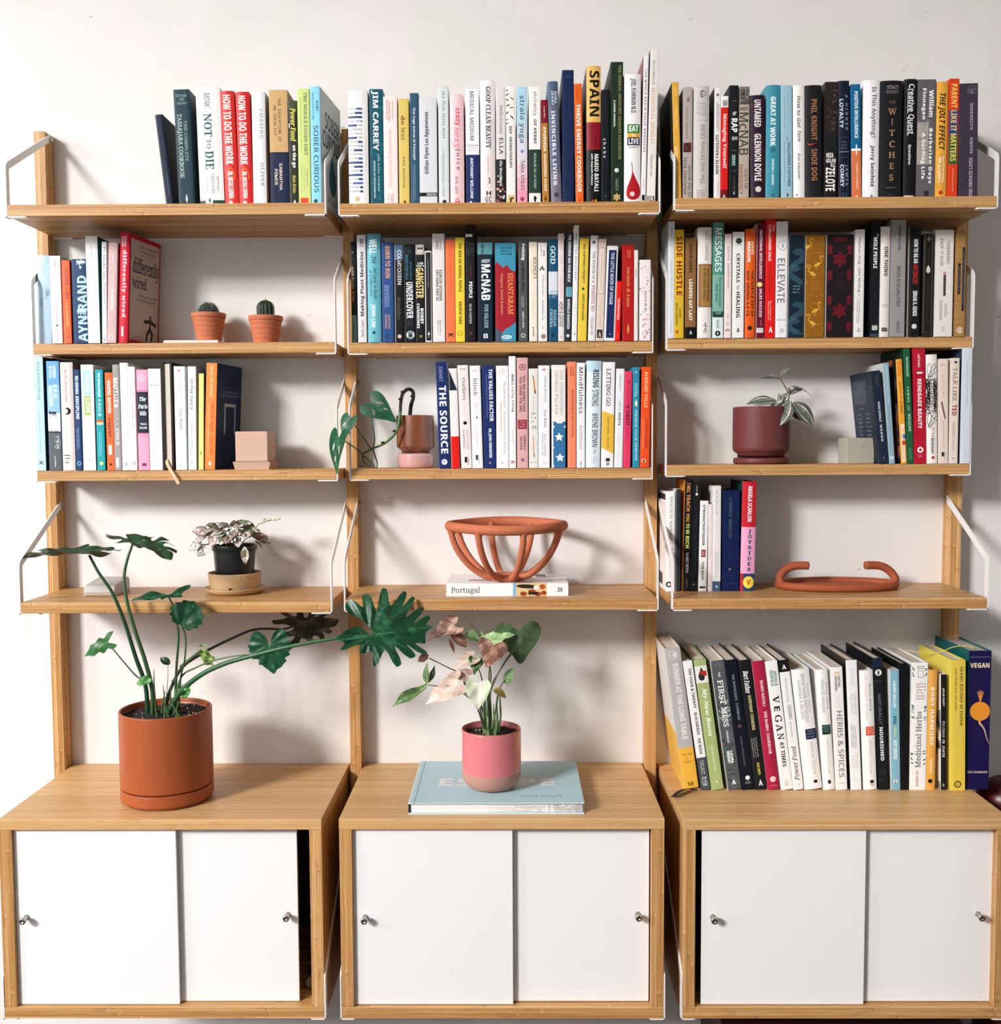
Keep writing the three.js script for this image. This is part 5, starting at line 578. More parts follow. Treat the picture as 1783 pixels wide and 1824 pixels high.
bookRow(2,2,[
['navy book leaning with back cover showing','#1d2638;=|2|5|16|40|70|#6d5f4c;YOURE SAYING IT|33|56|40|62|#d6dae2|b;WRONG|58|77|40|62|#d6dae2|b;~leaf|92|96|38|62|#4d6a80',17225,187,1872,1300,1343,650,0,'h',{c:'#1b2436',L:'#1b2436;=|12|9|34|8|74|#7f8aa0|H;=|1|38|41|30|56|#6d7890|H;=|7|44|76|20|40|#6d7890|H;=|7|44|76|56|80|#6d7890|H'}],
['pale blue paperback with faint white serif lettering','#8fadb8;Simplicity Parenting|3|40|36|72|#c9dbe0|s;=|1|44|90|38|58|#3f6472;o|94|52|30|#eef2f2;~leaf|92.5|95.6|42|62|#3f6472',17420,111,2027,1303,1343,470,0,'',{c:'#cfcfcb'}],
['amber yellow paperback with a black floral cover','#eda43a;=|2|2|17|20|80|#c4361c;=|1|20|38|40|66|#33220c;LE COACH|40|52|38|68|#33220c|b;#|62|98|24|80|#f7ead2;=|2|64|98|30|74|#d8742a;#|72|76|56|100|#2f6ab0;#|78|82|40|90|#c4361c',17652,119,2099,1303,1343,394,0,'',{c:'#1d1c1e',L:'#1d1d20;~mottle|0|100|0|100|#5a5f70;~mottle|0|100|0|100|#c2622c'}],
['dark green paperback with pale green capitals','#1f5a34;WORMSER|7|25|36|68|#a9cdb2|b;LAWNS|33|47|36|66|#a9cdb2|b;AND|49|54|38|60|#a9cdb2|si;WILDLIFE|56|72|38|70|#cfe3d2|si;=|2|86|97|30|70|#7fae8c',17780,133,2306,1303,1343,323,0,'',{c:'#17301f'}],
['crimson marbled book with white capitals','#b5152f;~mottle|0|100|0|100|#7c0c1e;ARTEMIS|5|17|38|58|#f2d9d9;#|20.4|21.8|30|76|#fff;RENEGADE BEAUTY|26|71|34|66|#faf0f0|b;O|88|52|18|#fff|9;=|2|92|95|30|70|#e9b0b6|H',17917,242,2308,1303,1343,174,0,'h'],
['white book with a black scribbled ball','~scribble',18165,220,2186,1303,1343,141,0,'hr'],
['cream paperback with a single dark match','#e2d2c3;#|5|6.6|16|68|#cbb7a6;=|1|14|38|42|58|#a08a7c;~match|41|57|24|74|#5c2430;=|1|58|86|44|60|#a08a7c;#|89|93|32|58|#2a2022;#|89|96|62|70|#b9a698',18409,188,2099,1303,1343,121,0,''],
['cream paperback with grey and maroon capitals','#e3d5c8;#|3|5|38|70|#5a2c30;TALK LIKE|9|42|28|72|#77695f|s;TED|44|55|24|76|#8a2630|b;CARMINE GALLO|60|89|34|60|#a3948a|s;~tick|94|97|38|64|#3a2428',18613,172,2113,1303,1343,0,0,''],
['tall pale grey paperback at shelf end','#d2d7dd;=|1|9|55|52|62|#777c84;=|1|87|96|50|60|#8a8f98',18828,207,2314,1303,1343,0,0,'',{c:'#343a4c'}],
]);
bookRow(2,3,[
['white paperback with grey title behind bracket','#efecea;HOLD ON TO|5|28|44|72|#8a8688|s;YOUR KIDS|29|52|40|70|#77737a|s;~tri|44|58|20|100|#c9c4c2;=|1|56|62|46|70|#a35a4c;=|1|68|86|40|58|#b6aaa6;O|93|34|26|#222|8',12947,176,2051,1180,1235,0,0,'',{c:'#ebe7e4',L:'#efebe8;#|3|9|10|90|#26282c;=|26|11|70|12|92|#d9a9a0|H;#|84|96|14|60|#555'}],
['dark charcoal slim paperback','#2c2e33',13149,91,2095,1180,1235,0,0,'',{c:'#d5d2cf'}],
['black paperback with orange and yellow capitals','#131316;I WILL|3|12|24|62|#e39a50|b;TEACH|13|29|24|62|#e39a50|b;YOU|30|38|24|60|#e3a850|b;TO BE|39|49|24|62|#cfd860|b;RICH|50|62|24|62|#cfe070|b;RAMIT SETHI|65|84|32|60|#d9d9d9;=|1|89|97|36|56|#777',13467,181,2281,1180,1235,-102,0,'',{c:'#d98a32'}],
['slim black paperback with a small white fork','#15171b;#|0|8|40|46|#e9e9e9;o|8.5|43|20|#e9e9e9;=|1|20|42|40|52|#3f464e;=|1|45|84|40|56|#4a525c;~tick|92|96|24|56|#c9c9c9',13596,125,2170,1180,1235,-116,0,''],
['short white paperback with black capitals and maroon tag','#f0eeec;STRENGTHSFINDER|4|51|34|64|#1d1b1c|b;#|54|62|28|78|#7c1f2c;2.0|55.6|60.6|38|66|#f3dede|b;TOM RATH|67|88|36|62|#1d1b1c|b;#|94.6|96.6|16|84|#222',13774,168,1852,1180,1235,-98,0,''],
['slim pale pink paperback','#e9ddd8;=|1|12|32|40|60|#a99;=|1|35|62|36|56|#e0a9a4;~tick|92|96|24|60|#444',13808,84,1784,1180,1235,0,0,''],
['white paperback with a blue base','#e4e0dc;#|90.5|100|0|100|#3c5c7c;MINIMALIST|4|29|38|62|#99948f;parenting|32|57|34|64|#e0c9a4;=|2|62|88|28|72|#a9a49f;#|94.5|96.5|44|62|#e9f0f4',13895,163,2158,1180,1235,0,0,'',{c:'#e6e2de'}],
['thick navy clothbound book','#101c48;A COURSE IN|7|27|38|54|#5f6a52|s;MIRACLES|28|48|38|54|#5f6a52|s;o|78|46|7|#6f7a4c;=|1|52|72|42|50|#3a4670;#|84|84.4|24|76|#33406a;#|92|92.4|20|80|#33406a',14091,345,2058,1180,1235,0,0,'h'],
['red and pink book with a yellow disc','~joyrider',14751,289,2242,1180,1235,-94,0,'hr',{c:'#20486a',L:'#1f4a6e;#|0|12|0|100|#143a34;#|50|78|0|100|#e9a6c4;#|78|100|0|100|#a81c2c'}],
]);
bookRow(2,4,[
['tallest grey and yellow leaning book','#b3afac;#|71|100|0|100|#e9b040;O|5|50|26|#d0ccc8|5;o|5|60|16|#d9d5d1;DINNER AT THE LONG TABLE|11|67|38|72|#e4e1dd|b;YELLOW|75|76.6|24|82|#8a651c|H;AND|78|79|44|58|#8a651c|H;STUDIO|80.4|82|30|74|#8a651c|H;10|95.6|98.4|30|70|#4a3510|bH',13243,308,2885,1700,1760,782,0,'h',{c:'#d8d6d3',L:'#d9d8d5;#|60|100|0|100|#e6b450',ribbon:'black'}],
['white lettered strip above a charcoal base','#4a4c52;#|0|75|0|100|#eeebe8;THE FOUR & TWENTY|6|38|46|74|#17171a|b;BLACKBIRDS|40|58|42|70|#17171a|b;PIE BOOK|60|73|40|68|#17171a|b;=|2|77|88|24|72|#d9dadc;GS|90|97|24|76|#d2d4d6|sH',13585,190,2655,1700,1840,842,0,'h',{c:'#1d1b1e'}],
['sage green book with a bird picture','#a4b374;#|5|18|0|100|#e6e2da;~tri|6|13|20|86|#2a2426;#|9|13|40|90|#b3281f;o|14|48|24|#1d2630;My New Roots|22|60|30|70|#f2f4e4|bsi;SARAH BRITTON|66|86|42|60|#d3dbb4|s;o|94|54|9|#d3dbb4',13793,246,2674,1700,1840,818,0,'h',{c:'#8a9a60'}],
['smoky grey book with green leaves','~firstmess',14133,262,2652,1700,1840,816,0,'h',{c:'#eceaea'}],
['midnight navy book with thin white capitals','#10141f;THE MOON JUICE|11|32|44|62|#9aa2b0;COOKBOOK|33|47|44|62|#9aa2b0;o|51|52|16|#5a3f3a;AMANDA CHANTAL BACON|59|82|42|56|#77808f;o|91|56|18|#f0f0f0;=|2|93.6|96|30|76|#ccc|H',14413,248,2663,1700,1840,840,0,'h',{c:'#14171f'}],
['black book with white and yellow script','#18191c;Bart Father|8|26|30|72|#f3f3f3|bsi;EVERYDAY COOKING|27|55|42|66|#dfd08a|b;=|3|59|76|18|70|#a9a9a6;DAVE SMITH|79|89|42|62|#d8d060|b;~tri|92|97|36|70|#eee',14669,246,2650,1700,1840,799,0,'hr',{c:'#17171a'}],
['crimson book with white serif capitals','#a81f40;MARIO BATALI|15|36|46|68|#f4dfe2|bs;THE BABBO|39|55|46|68|#f4dfe2|bs;COOKBOOK|56|73|46|68|#f4dfe2|bs;o|92|52|24|#eec6ce;=|1|96.6|97.6|20|80|#eec6ce|H',14927,246,2637,1700,1840,765,0,'hr',{c:'#d8d4d2'}],
['white book with large uneven black capitals','#f0eeea;JESSICA|8|20|56|82|#2a6a5c|b;SEINFELD|7|20|26|52|#2a6a5c|b;V|27|33|24|78|#17171a|sb;E|34|40|26|76|#17171a|b;G|41.5|48|22|78|#17171a|s;A|49|55|24|76|#17171a|sb;N|56|61.5|26|78|#17171a|s;AT TIMES|63|83|38|70|#17171a|b;G|93|97|38|66|#9a9894|sH',15195,235,2636,1700,1840,770,0,'h'],
['white book with black cap and thin script','#efedea;#|0|9|0|100|#131315;~tri|3|7|30|70|#f4f4f4;=|1|14|33|42|58|#555|iU;#|34|46|36|74|#dcd9d6;=|2|35|45|40|70|#555|U;=|1|47|60|42|56|#555|U;Power Food|66|93|26|70|#3a3a3e|siU;o|96|60|7|#aaa',15436,207,2652,1700,1840,728,0,'h',{c:'#1d1b1c'}],
['thick white book with navy label','#f1efec;BRAIN SAVER PROTOCOLS|4|46|50|68|#9b9896;CLEANSES & RECIPES|9|43|28|44|#9b9896;MEDICAL MEDIUM|12|38|74|84|#b3b0ae;#|50|58.5|40|100|#17213f;=|3|51|58|48|94|#8f98b0|H;ANTHONY WILLIAM|61|89|60|76|#c6c3c0;#|92.6|95|56|76|#17171a',15663,360,2456,1700,1840,709,0,'hr'],
['white book with dark green label','#f1f0ed;THYROID HEALING|8|37|32|56|#a5a29f;MEDICAL MEDIUM|11|34|74|86|#7a756f;#|46|54|20|94|#16302a;=|3|47|53|28|86|#7fa096|H;ANTHONY WILLIAM|58|88|50|68|#cbc8c5;#|92|95|42|66|#17171a',16046,229,2453,1700,1840,436,0,'hr'],
['ivory book with thin grey large capitals','#eeebe7;#|4|8|30|72|#d9b76a;#|5|7|38|64|#eeebe7;NATIONAL|8|17|56|76|#333|b;GEOGRAPHIC|8|20|28|48|#333|b;=|2|22|33|34|72|#cfcac6;HERBS & SPICES|35|92|34|80|#77757a;=|1|94|95.4|20|80|#999|H',16292,225,2497,1700,1840,321,0,''],
['white book with faint grey serif lettering','#eeedec;=|2|6|21|40|72|#b9b5b3;GWYNETH|25|43|62|84|#bdb9b8|s;PALTROW|26|42|30|54|#c9c5c3|s;=|3|49|68|20|74|#8a8684;ITS ALL|72|84|58|80|#c9c5c3|s;EASY|73|84|26|50|#d3cfcd|s;O|92|50|20|#c9c5c3|3',16584,219,2640,1700,1840,309,0,'h',{c:'#241f20'}],
['white book with coral label','#f1efec;LIFE CHANGING|3|26|36|54|#e3c9c3;FOODS|28|42|36|54|#e3c9c3;MEDICAL MEDIUM|11|35|66|78|#57534f;#|47|54.5|32|96|#dd5a40;=|3|48|54|42|90|#f6cfc4|H;ANTHONY WILLIAM|58|88|52|68|#c3bfbb;#|92|94.6|50|78|#222;#|95|97|54|74|#bbb',16846,268,2427,1700,1840,292,0,'hr'],
['black book with round badge and thin capitals','#16181d;#|0|7|0|100|#1a2238;o|11|52|34|#e9e6e0;~leaf|9|13|34|70|#444;=|1|17|19|10|84|#4a4d55|H;NATURALLY|27|51|34|66|#777b84;NOURISHED|52|79|34|70|#eceef0|b;O|87|50|24|#33363d|5;#|92|92.4|20|84|#3a3d44',17153,192,2679,1700,1840,376,0,'h',{c:'#14151a'}],
['pale blue book with mixed colour capitals','#82b4c4;LAURA MILLER|9|32|34|62|#eef6f6|b;RAW.|38|46|30|68|#16465a|b;VEGAN.|47|57|34|66|#c9d888|b;NOT GROSS|58|75|30|68|#e9f4f6|b;o|93|48|22|#f4f4f2;~tri|91|94.6|38|58|#222',17400,177,2433,1700,1840,171,0,'',{c:'#efeeea'}],
['plain black clothbound book','#101114',17587,153,2566,1700,1840,129,0,'h',{p:'#cfcac4'}],
['white book with green herb sprigs','~herbs',17761,321,2586,1700,1840,0,0,'h',{c:'#e6e6e0'}],
['slim amber book with white capitals','#e6a84e;BODY HARMONY|14|65|36|74|#fbeedd|b;#|74|86|40|66|#efc48e;o|92.6|46|24|#241a10;=|1|95.6|96.4|24|66|#4a3618|H',18086,187,2436,1700,1840,0,0,'hr'],
['black slim book beside a white illustrated cover','#17171a;JULIE PIATT|12|28|30|62|#d9d9d9|b;this cheese|40|55|26|72|#b9b9b9|i;is nuts|56|72|26|72|#e9e9e9|i;~tri|94|97|30|60|#ddd',18389,118,2346,1700,1840,121,0,'h',{c:'#ece8e2',L:'#ece8e2;~mottle|30|100|0|100|#1d2620'}],
['tall lemon yellow book with black lettering','#ddc04c;Green Kitchen at Home|5|52|60|86|#2a2412;David Frenkiel and Luise Vindahl|6|40|24|38|#5a4c1e;O|95|46|22|#2a2412|6;=|2|94|96|34|60|#2a2412|H',18575,271,2646,1700,1900,104,0,'h',{c:'#d8c850',L:'#e3d25c'}],
['tallest indigo book with a golden turnip','~vegan',18908,443,2814,1700,1810,0,0,'h',{c:'#0d5a58',p:'#c9bfa8',ribbon:'yellow'}],
]);

// ---------- plants: leaves, soil ----------
const leafMat = new THREE.MeshPhysicalMaterial({ color: 0xffffff, vertexColors: true, roughness: 0.46, side: THREE.DoubleSide, specularIntensity: 0.6, clearcoat: 0.16, clearcoatRoughness: 0.25 });
const veined = 0.035;
const softLeaf = new THREE.MeshPhysicalMaterial({ color: 0xffffff, vertexColors: true, roughness: 0.55, side: THREE.DoubleSide });
const lin = (hex) => new THREE.Color(hex);
function outlineCurve(half, jag = 0) {   // mirror one half (base first, tip last) into a closed outline
  const a = half.map(([x, y]) => [x, y]), b = half.slice(1, -1).reverse().map(([x, y]) => [x + rnd(-jag, jag), -y * rnd(1 - jag, 1 + jag)]);
  return [...a, ...b];
}
// outline points in units of the leaf's length (base 0,0 - tip 1,0) -> bent, folded sheet
function leafGeo(outline, L, { fold = 0.15, bend = 0.2, wave = 0.02, side = 0, ridge = 0, lobes = 9, edge = 0.075, smooth = 4, iter = 6, color }) {
  const cv = new THREE.CatmullRomCurve3(outline.map(([x, y]) => V(x, y, 0)), true, 'centripetal').getPoints(outline.length * smooth);
  const sh = new THREE.Shape(cv.slice(0, -1).map((p) => new THREE.Vector2(p.x, p.y)));
  let g = new THREE.ShapeGeometry(sh); g.deleteAttribute('uv'); g.deleteAttribute('normal');
  g = new TessellateModifier(edge, iter).modify(g);
  const p = g.attributes.position, col = new Float32Array(p.count * 3), c = new THREE.Color(), ph = rnd(0, 6);
  for (let i = 0; i < p.count; i++) {
    const x = p.getX(i), y = p.getY(i); color(c, x, y); c.toArray(col, i * 3);
    const r2 = x * x;
    p.setXYZ(i, x * L, y * L, L * (fold * Math.abs(y) - bend * r2 * Math.sign(x) * 0.6 - bend * y * y * 0.9 + side * y * x + ridge * Math.cos(Math.atan2(y, x + 0.06) * lobes) * Math.min(1, Math.hypot(x, y) * 2.5) + wave * Math.sin(x * 9 + ph) * Math.sin(y * 11 + ph)));
  }
  g.setAttribute('color', new THREE.BufferAttribute(col, 3));
  g = mergeVertices(g, 1e-6); g.computeVertexNormals(); return g;
}
function placeLeaf(name, parent, base, tip, normal, outline, o = {}, mat = leafMat) {
  const d = tip.clone().sub(base), L = d.length(), X = d.normalize(), Z = normal.clone().addScaledVector(X, -normal.dot(X)).normalize(), Y = Z.clone().cross(X);
  const g = leafGeo(outline, L, o); g.applyMatrix4(new THREE.Matrix4().makeBasis(X, Y, Z).setPosition(base.clone().sub(parent.position)));
  return part(name, g, mat, parent);
}
const stemAt = (parent, pts, r0, r1, mat, name = 'stem') => part(name, tube(pts.map((p) => p.clone().sub(parent.position)), r0, r1, Math.max(16, pts.length * 8)), mat, parent);
const HEART = [[0.02, 0], [-0.12, 0.12], [-0.22, 0.26], [-0.12, 0.4], [0.12, 0.42], [0.42, 0.32], [0.75, 0.14], [1, 0]];
const ARROW = [[0, 0], [-0.16, 0.1], [-0.36, 0.24], [-0.3, 0.36], [-0.02, 0.37], [0.3, 0.33], [0.65, 0.2], [0.88, 0.07], [1, 0]];
const LANCE = [[0, 0], [0.14, 0.1], [0.35, 0.18], [0.6, 0.17], [0.84, 0.08], [1, 0]];
const OVAL = [[0, 0], [0.1, 0.17], [0.35, 0.3], [0.65, 0.28], [0.88, 0.13], [1, 0]];
const LOBED = [[0, 0], [-0.14, 0.09], [-0.4, 0.2], [-0.42, 0.32], [-0.2, 0.3], [-0.08, 0.34], [-0.18, 0.56], [-0.06, 0.6], [0.08, 0.38], [0.14, 0.38], [0.2, 0.64], [0.32, 0.62], [0.3, 0.34], [0.37, 0.32], [0.5, 0.54], [0.62, 0.48], [0.52, 0.26], [0.58, 0.24], [0.76, 0.38], [0.82, 0.3], [0.7, 0.17], [0.86, 0.16], [1, 0]];
const green = (a, b, vein = 0x5f8f66, k = 1) => { const A = lin(a), B = lin(b), C = lin(vein); return (c, x, y) => { c.copy(A).lerp(B, 0.5 + 0.28 * Math.sin(x * 9 + Math.abs(y) * 7)); if (Math.abs(y) < 0.014 * k) c.lerp(C, 0.7); }; };
const soilMat = (() => { const [c, x] = canvas(256, 256); x.fillStyle = '#2a211b'; x.fillRect(0, 0, 256, 256); for (let i = 0; i < 2600; i++) { x.fillStyle = ['#171210', '#3a2d24', '#4a3a2e', '#0e0b09'][i % 4]; x.fillRect(rnd(0, 256), rnd(0, 256), rnd(1, 5), rnd(1, 3)); } const t = tex(c, true, [14, 14]); return std(0xffffff, 0.95, { map: t, bumpMap: t, bumpScale: 0.003 }); })();
function soil(parent, r, y, perlite = 10) {
  const g = new THREE.CircleGeometry(r, 40, 0); const rings = new THREE.RingGeometry(0.0005, r, 40, 10); rings.rotateX(-Math.PI / 2);
  const p = rings.attributes.position; for (let i = 0; i < p.count; i++) p.setY(i, y + rnd(-0.0022, 0.0022)); rings.computeVertexNormals(); g.dispose();
  const s = part('soil', planar(rings, 'x'), soilMat, parent);
  const bits = []; for (let i = 0; i < perlite; i++) { const b = new THREE.IcosahedronGeometry(rnd(0.0008, 0.0019), 0), a = rnd(0, 6.3), q = Math.sqrt(rnd()) * r * 0.92; b.translate(Math.cos(a) * q, y + 0.002, Math.sin(a) * q); bits.push(b); }
  if (bits.length) { const m = part('perlite', mergeGeometries(bits), std(0xd8d2c8, 0.9), s); m.userData.kind = 'stuff'; }
}
const noisy = (base, spots, n = 900, size = 256, a = 0.5) => { const [c, x] = canvas(size, size); x.fillStyle = base; x.fillRect(0, 0, size, size); x.globalAlpha = a; for (let i = 0; i < n; i++) { x.fillStyle = spots[i % spots.length]; x.beginPath(); x.ellipse(rnd(0, size), rnd(0, size), rnd(0.6, 2.4), rnd(0.6, 1.8), 0, 0, 7); x.fill(); } return tex(c, true, [3, 2]); };

// big terracotta pot with a split-leaf plant, on the left cabinet
{
  const yb = YT[0][4], c = V(0.2959,0.9642,0.226), t = thing('potted_philodendron', 'split-leaf plant with arching stems in a large matte terracotta pot on the cabinet', 'potted plant', [c.x, yb, 0.226]);
  const R = 0.0885, H = c.y - yb, sH = 0.029, clay = std(0xa4532d, 0.36, { specularIntensity: 0.7 });
  part('saucer', lathe([[0, 0.001], [R - 0.007, 0.001], [R - 0.001, 0.006], [R, 0.010], [R, sH - 0.002], [R - 0.0015, sH], [R - 0.006, sH], [R - 0.006, 0.008], [0, 0.008]], 96), clay, t);
  part('pot', lathe([[0, 0.010], [R - 0.0075, 0.010], [R - 0.0075, sH - 0.002], [R - 0.004, sH + 0.0012], [R - 0.0006, sH + 0.003], [R, sH + 0.006], [R, H - 0.002], [R - 0.001, H], [R - 0.004, H], [R - 0.005, H - 0.003], [R - 0.005, H - 0.03], [0, H - 0.03]], 96), clay, t);
  soil(t, R - 0.0055, H - 0.012, 26);
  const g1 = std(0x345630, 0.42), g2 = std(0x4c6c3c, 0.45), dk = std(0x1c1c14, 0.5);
  stemAt(t, [V(0.2586,0.9487,0.222), V(0.2592,1.0105,0.232), V(0.2455,1.0672,0.242), V(0.2292,1.1385,0.252), V(0.2086,1.1986,0.258), V(0.1832,1.2379,0.258), V(0.1656,1.2702,0.255)], 0.0048, 0.0026, std(0x234a30, 0.4));
  stemAt(t, [V(0.2696,0.9494,0.225), V(0.275,1.0023,0.24), V(0.2665,1.0648,0.252), V(0.2521,1.126,0.262), V(0.2404,1.18,0.266), V(0.235,1.2286,0.264), V(0.2422,1.2672,0.26), V(0.2503,1.2927,0.255)], 0.0048, 0.0026, std(0x3c6034, 0.4));
  const dark = green('#0d3d22', '#12492a', '#41805a');
  placeLeaf('leaf', t, V(0.1656,1.2713,0.255), V(0.0422,1.2855,0.262), V(0.12, 1, -0.04), outlineCurve(LOBED, 0.05), { fold: 0.3, bend: 0.3, wave: 0.05, color: dark });
  placeLeaf('leaf', t, V(0.2503,1.2938,0.255), V(0.3361,1.2791,0.285), V(0.02, 1, -0.06), outlineCurve(LOBED.map(([a, b]) => [a, b * 1.25]), 0.05), { fold: 0.34, bend: 0.3, wave: 0.05, color: dark });
  stemAt(t, [V(0.3158,0.9551,0.23), V(0.325,1.0432,0.245), V(0.3358,1.1133,0.26), V(0.3348,1.1333,0.262), V(0.3294,1.1699,0.266), V(0.3204,1.1931,0.268)], 0.0032, 0.0016, g1);
  placeLeaf('leaf', t, V(0.3188,1.1942,0.268), V(0.2545,1.1893,0.285), V(0.05, 1, 0.45), [[0, 0], [-0.2, -0.1], [-0.5, -0.32], [-0.66, -0.3], [-0.55, -0.14], [-0.4, 0.02], [-0.42, 0.3], [-0.22, 0.34], [-0.05, 0.2], [0.15, 0.26], [0.2, 0.18], [0.45, 0.24], [0.52, 0.14], [0.8, 0.12], [1, 0], [0.8, -0.14], [0.5, -0.2], [0.2, -0.16]], { fold: 0.2, bend: 0.1, wave: 0.04, color: dark });
  stemAt(t, [V(0.3243,0.9653,0.235), V(0.3367,1.0332,0.255), V(0.3492,1.0689,0.268), V(0.3527,1.1165,0.272), V(0.3469,1.1379,0.276)], 0.0022, 0.0014, g1);
  placeLeaf('leaf', t, V(0.3469,1.1368,0.276), V(0.3696,1.1811,0.262), V(0.15, 0.05, 1), outlineCurve([[0, 0], [-0.02, 0.3], [0.14, 0.4], [0.16, 0.5], [0.32, 0.5], [0.38, 0.6], [0.54, 0.5], [0.62, 0.54], [0.76, 0.36], [0.86, 0.34], [0.92, 0.16], [1, 0]].map(([a, b]) => [a, b * 1.12]), 0.05), { fold: 0.3, bend: 0.2, wave: 0.015, ridge: 0.03, lobes: 10, edge: 0.04, color: dark });
  stemAt(t, [V(0.2648,1.0186,0.238), V(0.2453,1.028,0.235), V(0.2188,1.0548,0.23), V(0.1859,1.0929,0.225)], 0.0018, 0.0012, g1);
  placeLeaf('leaf', t, V(0.1859,1.094,0.225), V(0.1395,1.0728,0.235), V(0.3, 0.75, 0.6), outlineCurve([[0, 0], [-0.12, 0.1], [-0.3, 0.34], [-0.1, 0.4], [0.06, 0.26], [0.25, 0.4], [0.4, 0.24], [0.62, 0.28], [0.8, 0.14], [1, 0]], 0.08), { fold: 0.2, bend: 0.2, color: green('#1f5224', '#2c642c', '#5c8f4c') });
  // the dark stem under the lowest shelf; its leaf colour has shade painted in
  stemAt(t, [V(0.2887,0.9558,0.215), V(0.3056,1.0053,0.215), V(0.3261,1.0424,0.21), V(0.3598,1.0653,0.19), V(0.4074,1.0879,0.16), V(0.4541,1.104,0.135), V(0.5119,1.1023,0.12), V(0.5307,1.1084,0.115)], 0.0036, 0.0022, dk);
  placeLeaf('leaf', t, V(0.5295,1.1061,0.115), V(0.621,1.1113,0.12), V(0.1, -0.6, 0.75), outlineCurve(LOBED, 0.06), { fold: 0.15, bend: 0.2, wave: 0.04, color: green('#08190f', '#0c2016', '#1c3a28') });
  // thick stem to the big leaf at the right
  stemAt(t, [V(0.3059,0.9599,0.24), V(0.3343,1.0023,0.25), V(0.3813,1.0397,0.265), V(0.429,1.0625,0.275), V(0.4836,1.0795,0.285), V(0.5554,1.0982,0.293), V(0.6477,1.1144,0.295), V(0.6899,1.118,0.292), V(0.7182,1.1188,0.288)], 0.0056, 0.0027, std(0x305c36, 0.38));
  const BIG = [[1285,336],[1215,240],[1112,190],[1098,126],[1135,96],[1212,150],[1210,64],[1250,54],[1302,172],[1340,12],[1372,16],[1396,140],[1486,28],[1508,42],[1474,150],[1545,62],[1562,82],[1496,214],[1604,138],[1626,148],[1548,256],[1648,192],[1668,208],[1636,262],[1688,268],[1634,312],[1628,386],[1590,386],[1560,392],[1640,452],[1602,462],[1494,398],[1562,472],[1522,490],[1420,412],[1466,530],[1432,548],[1356,440],[1312,532],[1284,544],[1274,446],[1216,462],[1186,452],[1200,404],[1092,440],[1066,440],[1094,392],[1034,376],[1146,288],[1206,292],[1252,332]];
  const bl = Math.hypot(399, -70), cs = 399 / bl, sn = -70 / bl;
  const bigOut = BIG.map(([a, b]) => { const x = (a - 1285) / bl, y = (b - 340) / bl; return [x * cs + y * sn, -(-x * sn + y * cs)]; });
  const bigVein = (c, x, y) => { dark(c, x, y); for (let k = 0; k < 7; k++) { const a = 0.5 + k * 0.34; for (const s of [1, -1]) { const o = k * 0.09 - 0.05, dx = x - o, dist = Math.abs(Math.sin(a) * dx - Math.cos(a) * y * s), along = Math.cos(a) * dx + Math.sin(a) * y * s; if (along > 0 && dist < 0.009) c.lerp(lin('#2f6a48'), 0.55); } } };
  placeLeaf('leaf', t, V(0.7171,1.1188,0.288), V(0.8295,1.1344,0.262), V(-0.3, 0.3, 1), bigOut, { fold: 0.12, bend: 0.3, wave: 0.012, ridge: 0.028, lobes: 14, smooth: 3, edge: 0.035, color: bigVein }).userData.label = 'largest deeply cut leaf';
  stemAt(t, [V(0.3199,0.9911,0.24), V(0.339,1.0348,0.252), V(0.3665,1.0512,0.262), V(0.4045,1.0674,0.272), V(0.4458,1.0776,0.28), V(0.485,1.083,0.286)], 0.002, 0.0014, g2);
  placeLeaf('leaf', t, V(0.5195,1.0999,0.29), V(0.5259,1.0452,0.292), V(-0.1, 0.1, 1), outlineCurve([[0, 0], [-0.3, 0.1], [-0.56, 0.32], [-0.5, 0.48], [-0.28, 0.55], [-0.1, 0.62], [0.06, 0.58], [0.14, 0.64], [0.3, 0.52], [0.38, 0.55], [0.48, 0.38], [0.58, 0.42], [0.68, 0.32], [0.78, 0.24], [0.86, 0.1], [1, 0]].map(([a, b]) => [a, b * 1.22]), 0.05), { fold: 0.1, bend: 0.15, wave: 0.012, ridge: 0.02, lobes: 12, edge: 0.04, color: dark });
  // small young leaves
  const young = green('#2f7238', '#5e9a50', '#9cc488');
  placeLeaf('leaf', t, V(0.2808,1.0257,0.255), V(0.2497,1.0225,0.26), V(0, 0.6, 0.8), outlineCurve(OVAL), { fold: 0.5, bend: 0.3, wave: 0.1, color: young });
  stemAt(t, [V(0.2967,0.9863,0.22), V(0.2983,1.0245,0.215), V(0.2979,1.0497,0.212)], 0.0007, 0.0005, g2);
  placeLeaf('leaf', t, V(0.3023,1.0485,0.212), V(0.2826,1.0621,0.212), V(0.2, 0.5, 1), outlineCurve(OVAL), { fold: 0.5, bend: 0.2, color: green('#23402a', '#2c4c30') });
  stemAt(t, [V(0.3323,1.0488,0.24), V(0.3541,1.0675,0.245), V(0.3757,1.0838,0.25)], 0.0034, 0.002, g2);
  placeLeaf('leaf', t, V(0.379,1.0849,0.25), V(0.3972,1.054,0.255), V(-0.4, 0.2, 1), outlineCurve(OVAL.map(([a, b], i) => [a, b * (i % 2 ? 1.5 : 1.05)]), 0.12), { fold: 0.4, bend: 0.4, wave: 0.14, color: green('#5d7a2c', '#86a04a', '#c6d890') });
  placeLeaf('leaf', t, V(0.3868,1.0904,0.25), V(0.3657,1.0961,0.245), V(-0.2, 0.8, 0.6), outlineCurve(LANCE), { fold: 0.6, bend: 0.6, color: green('#4d7030', '#6f8f40') });
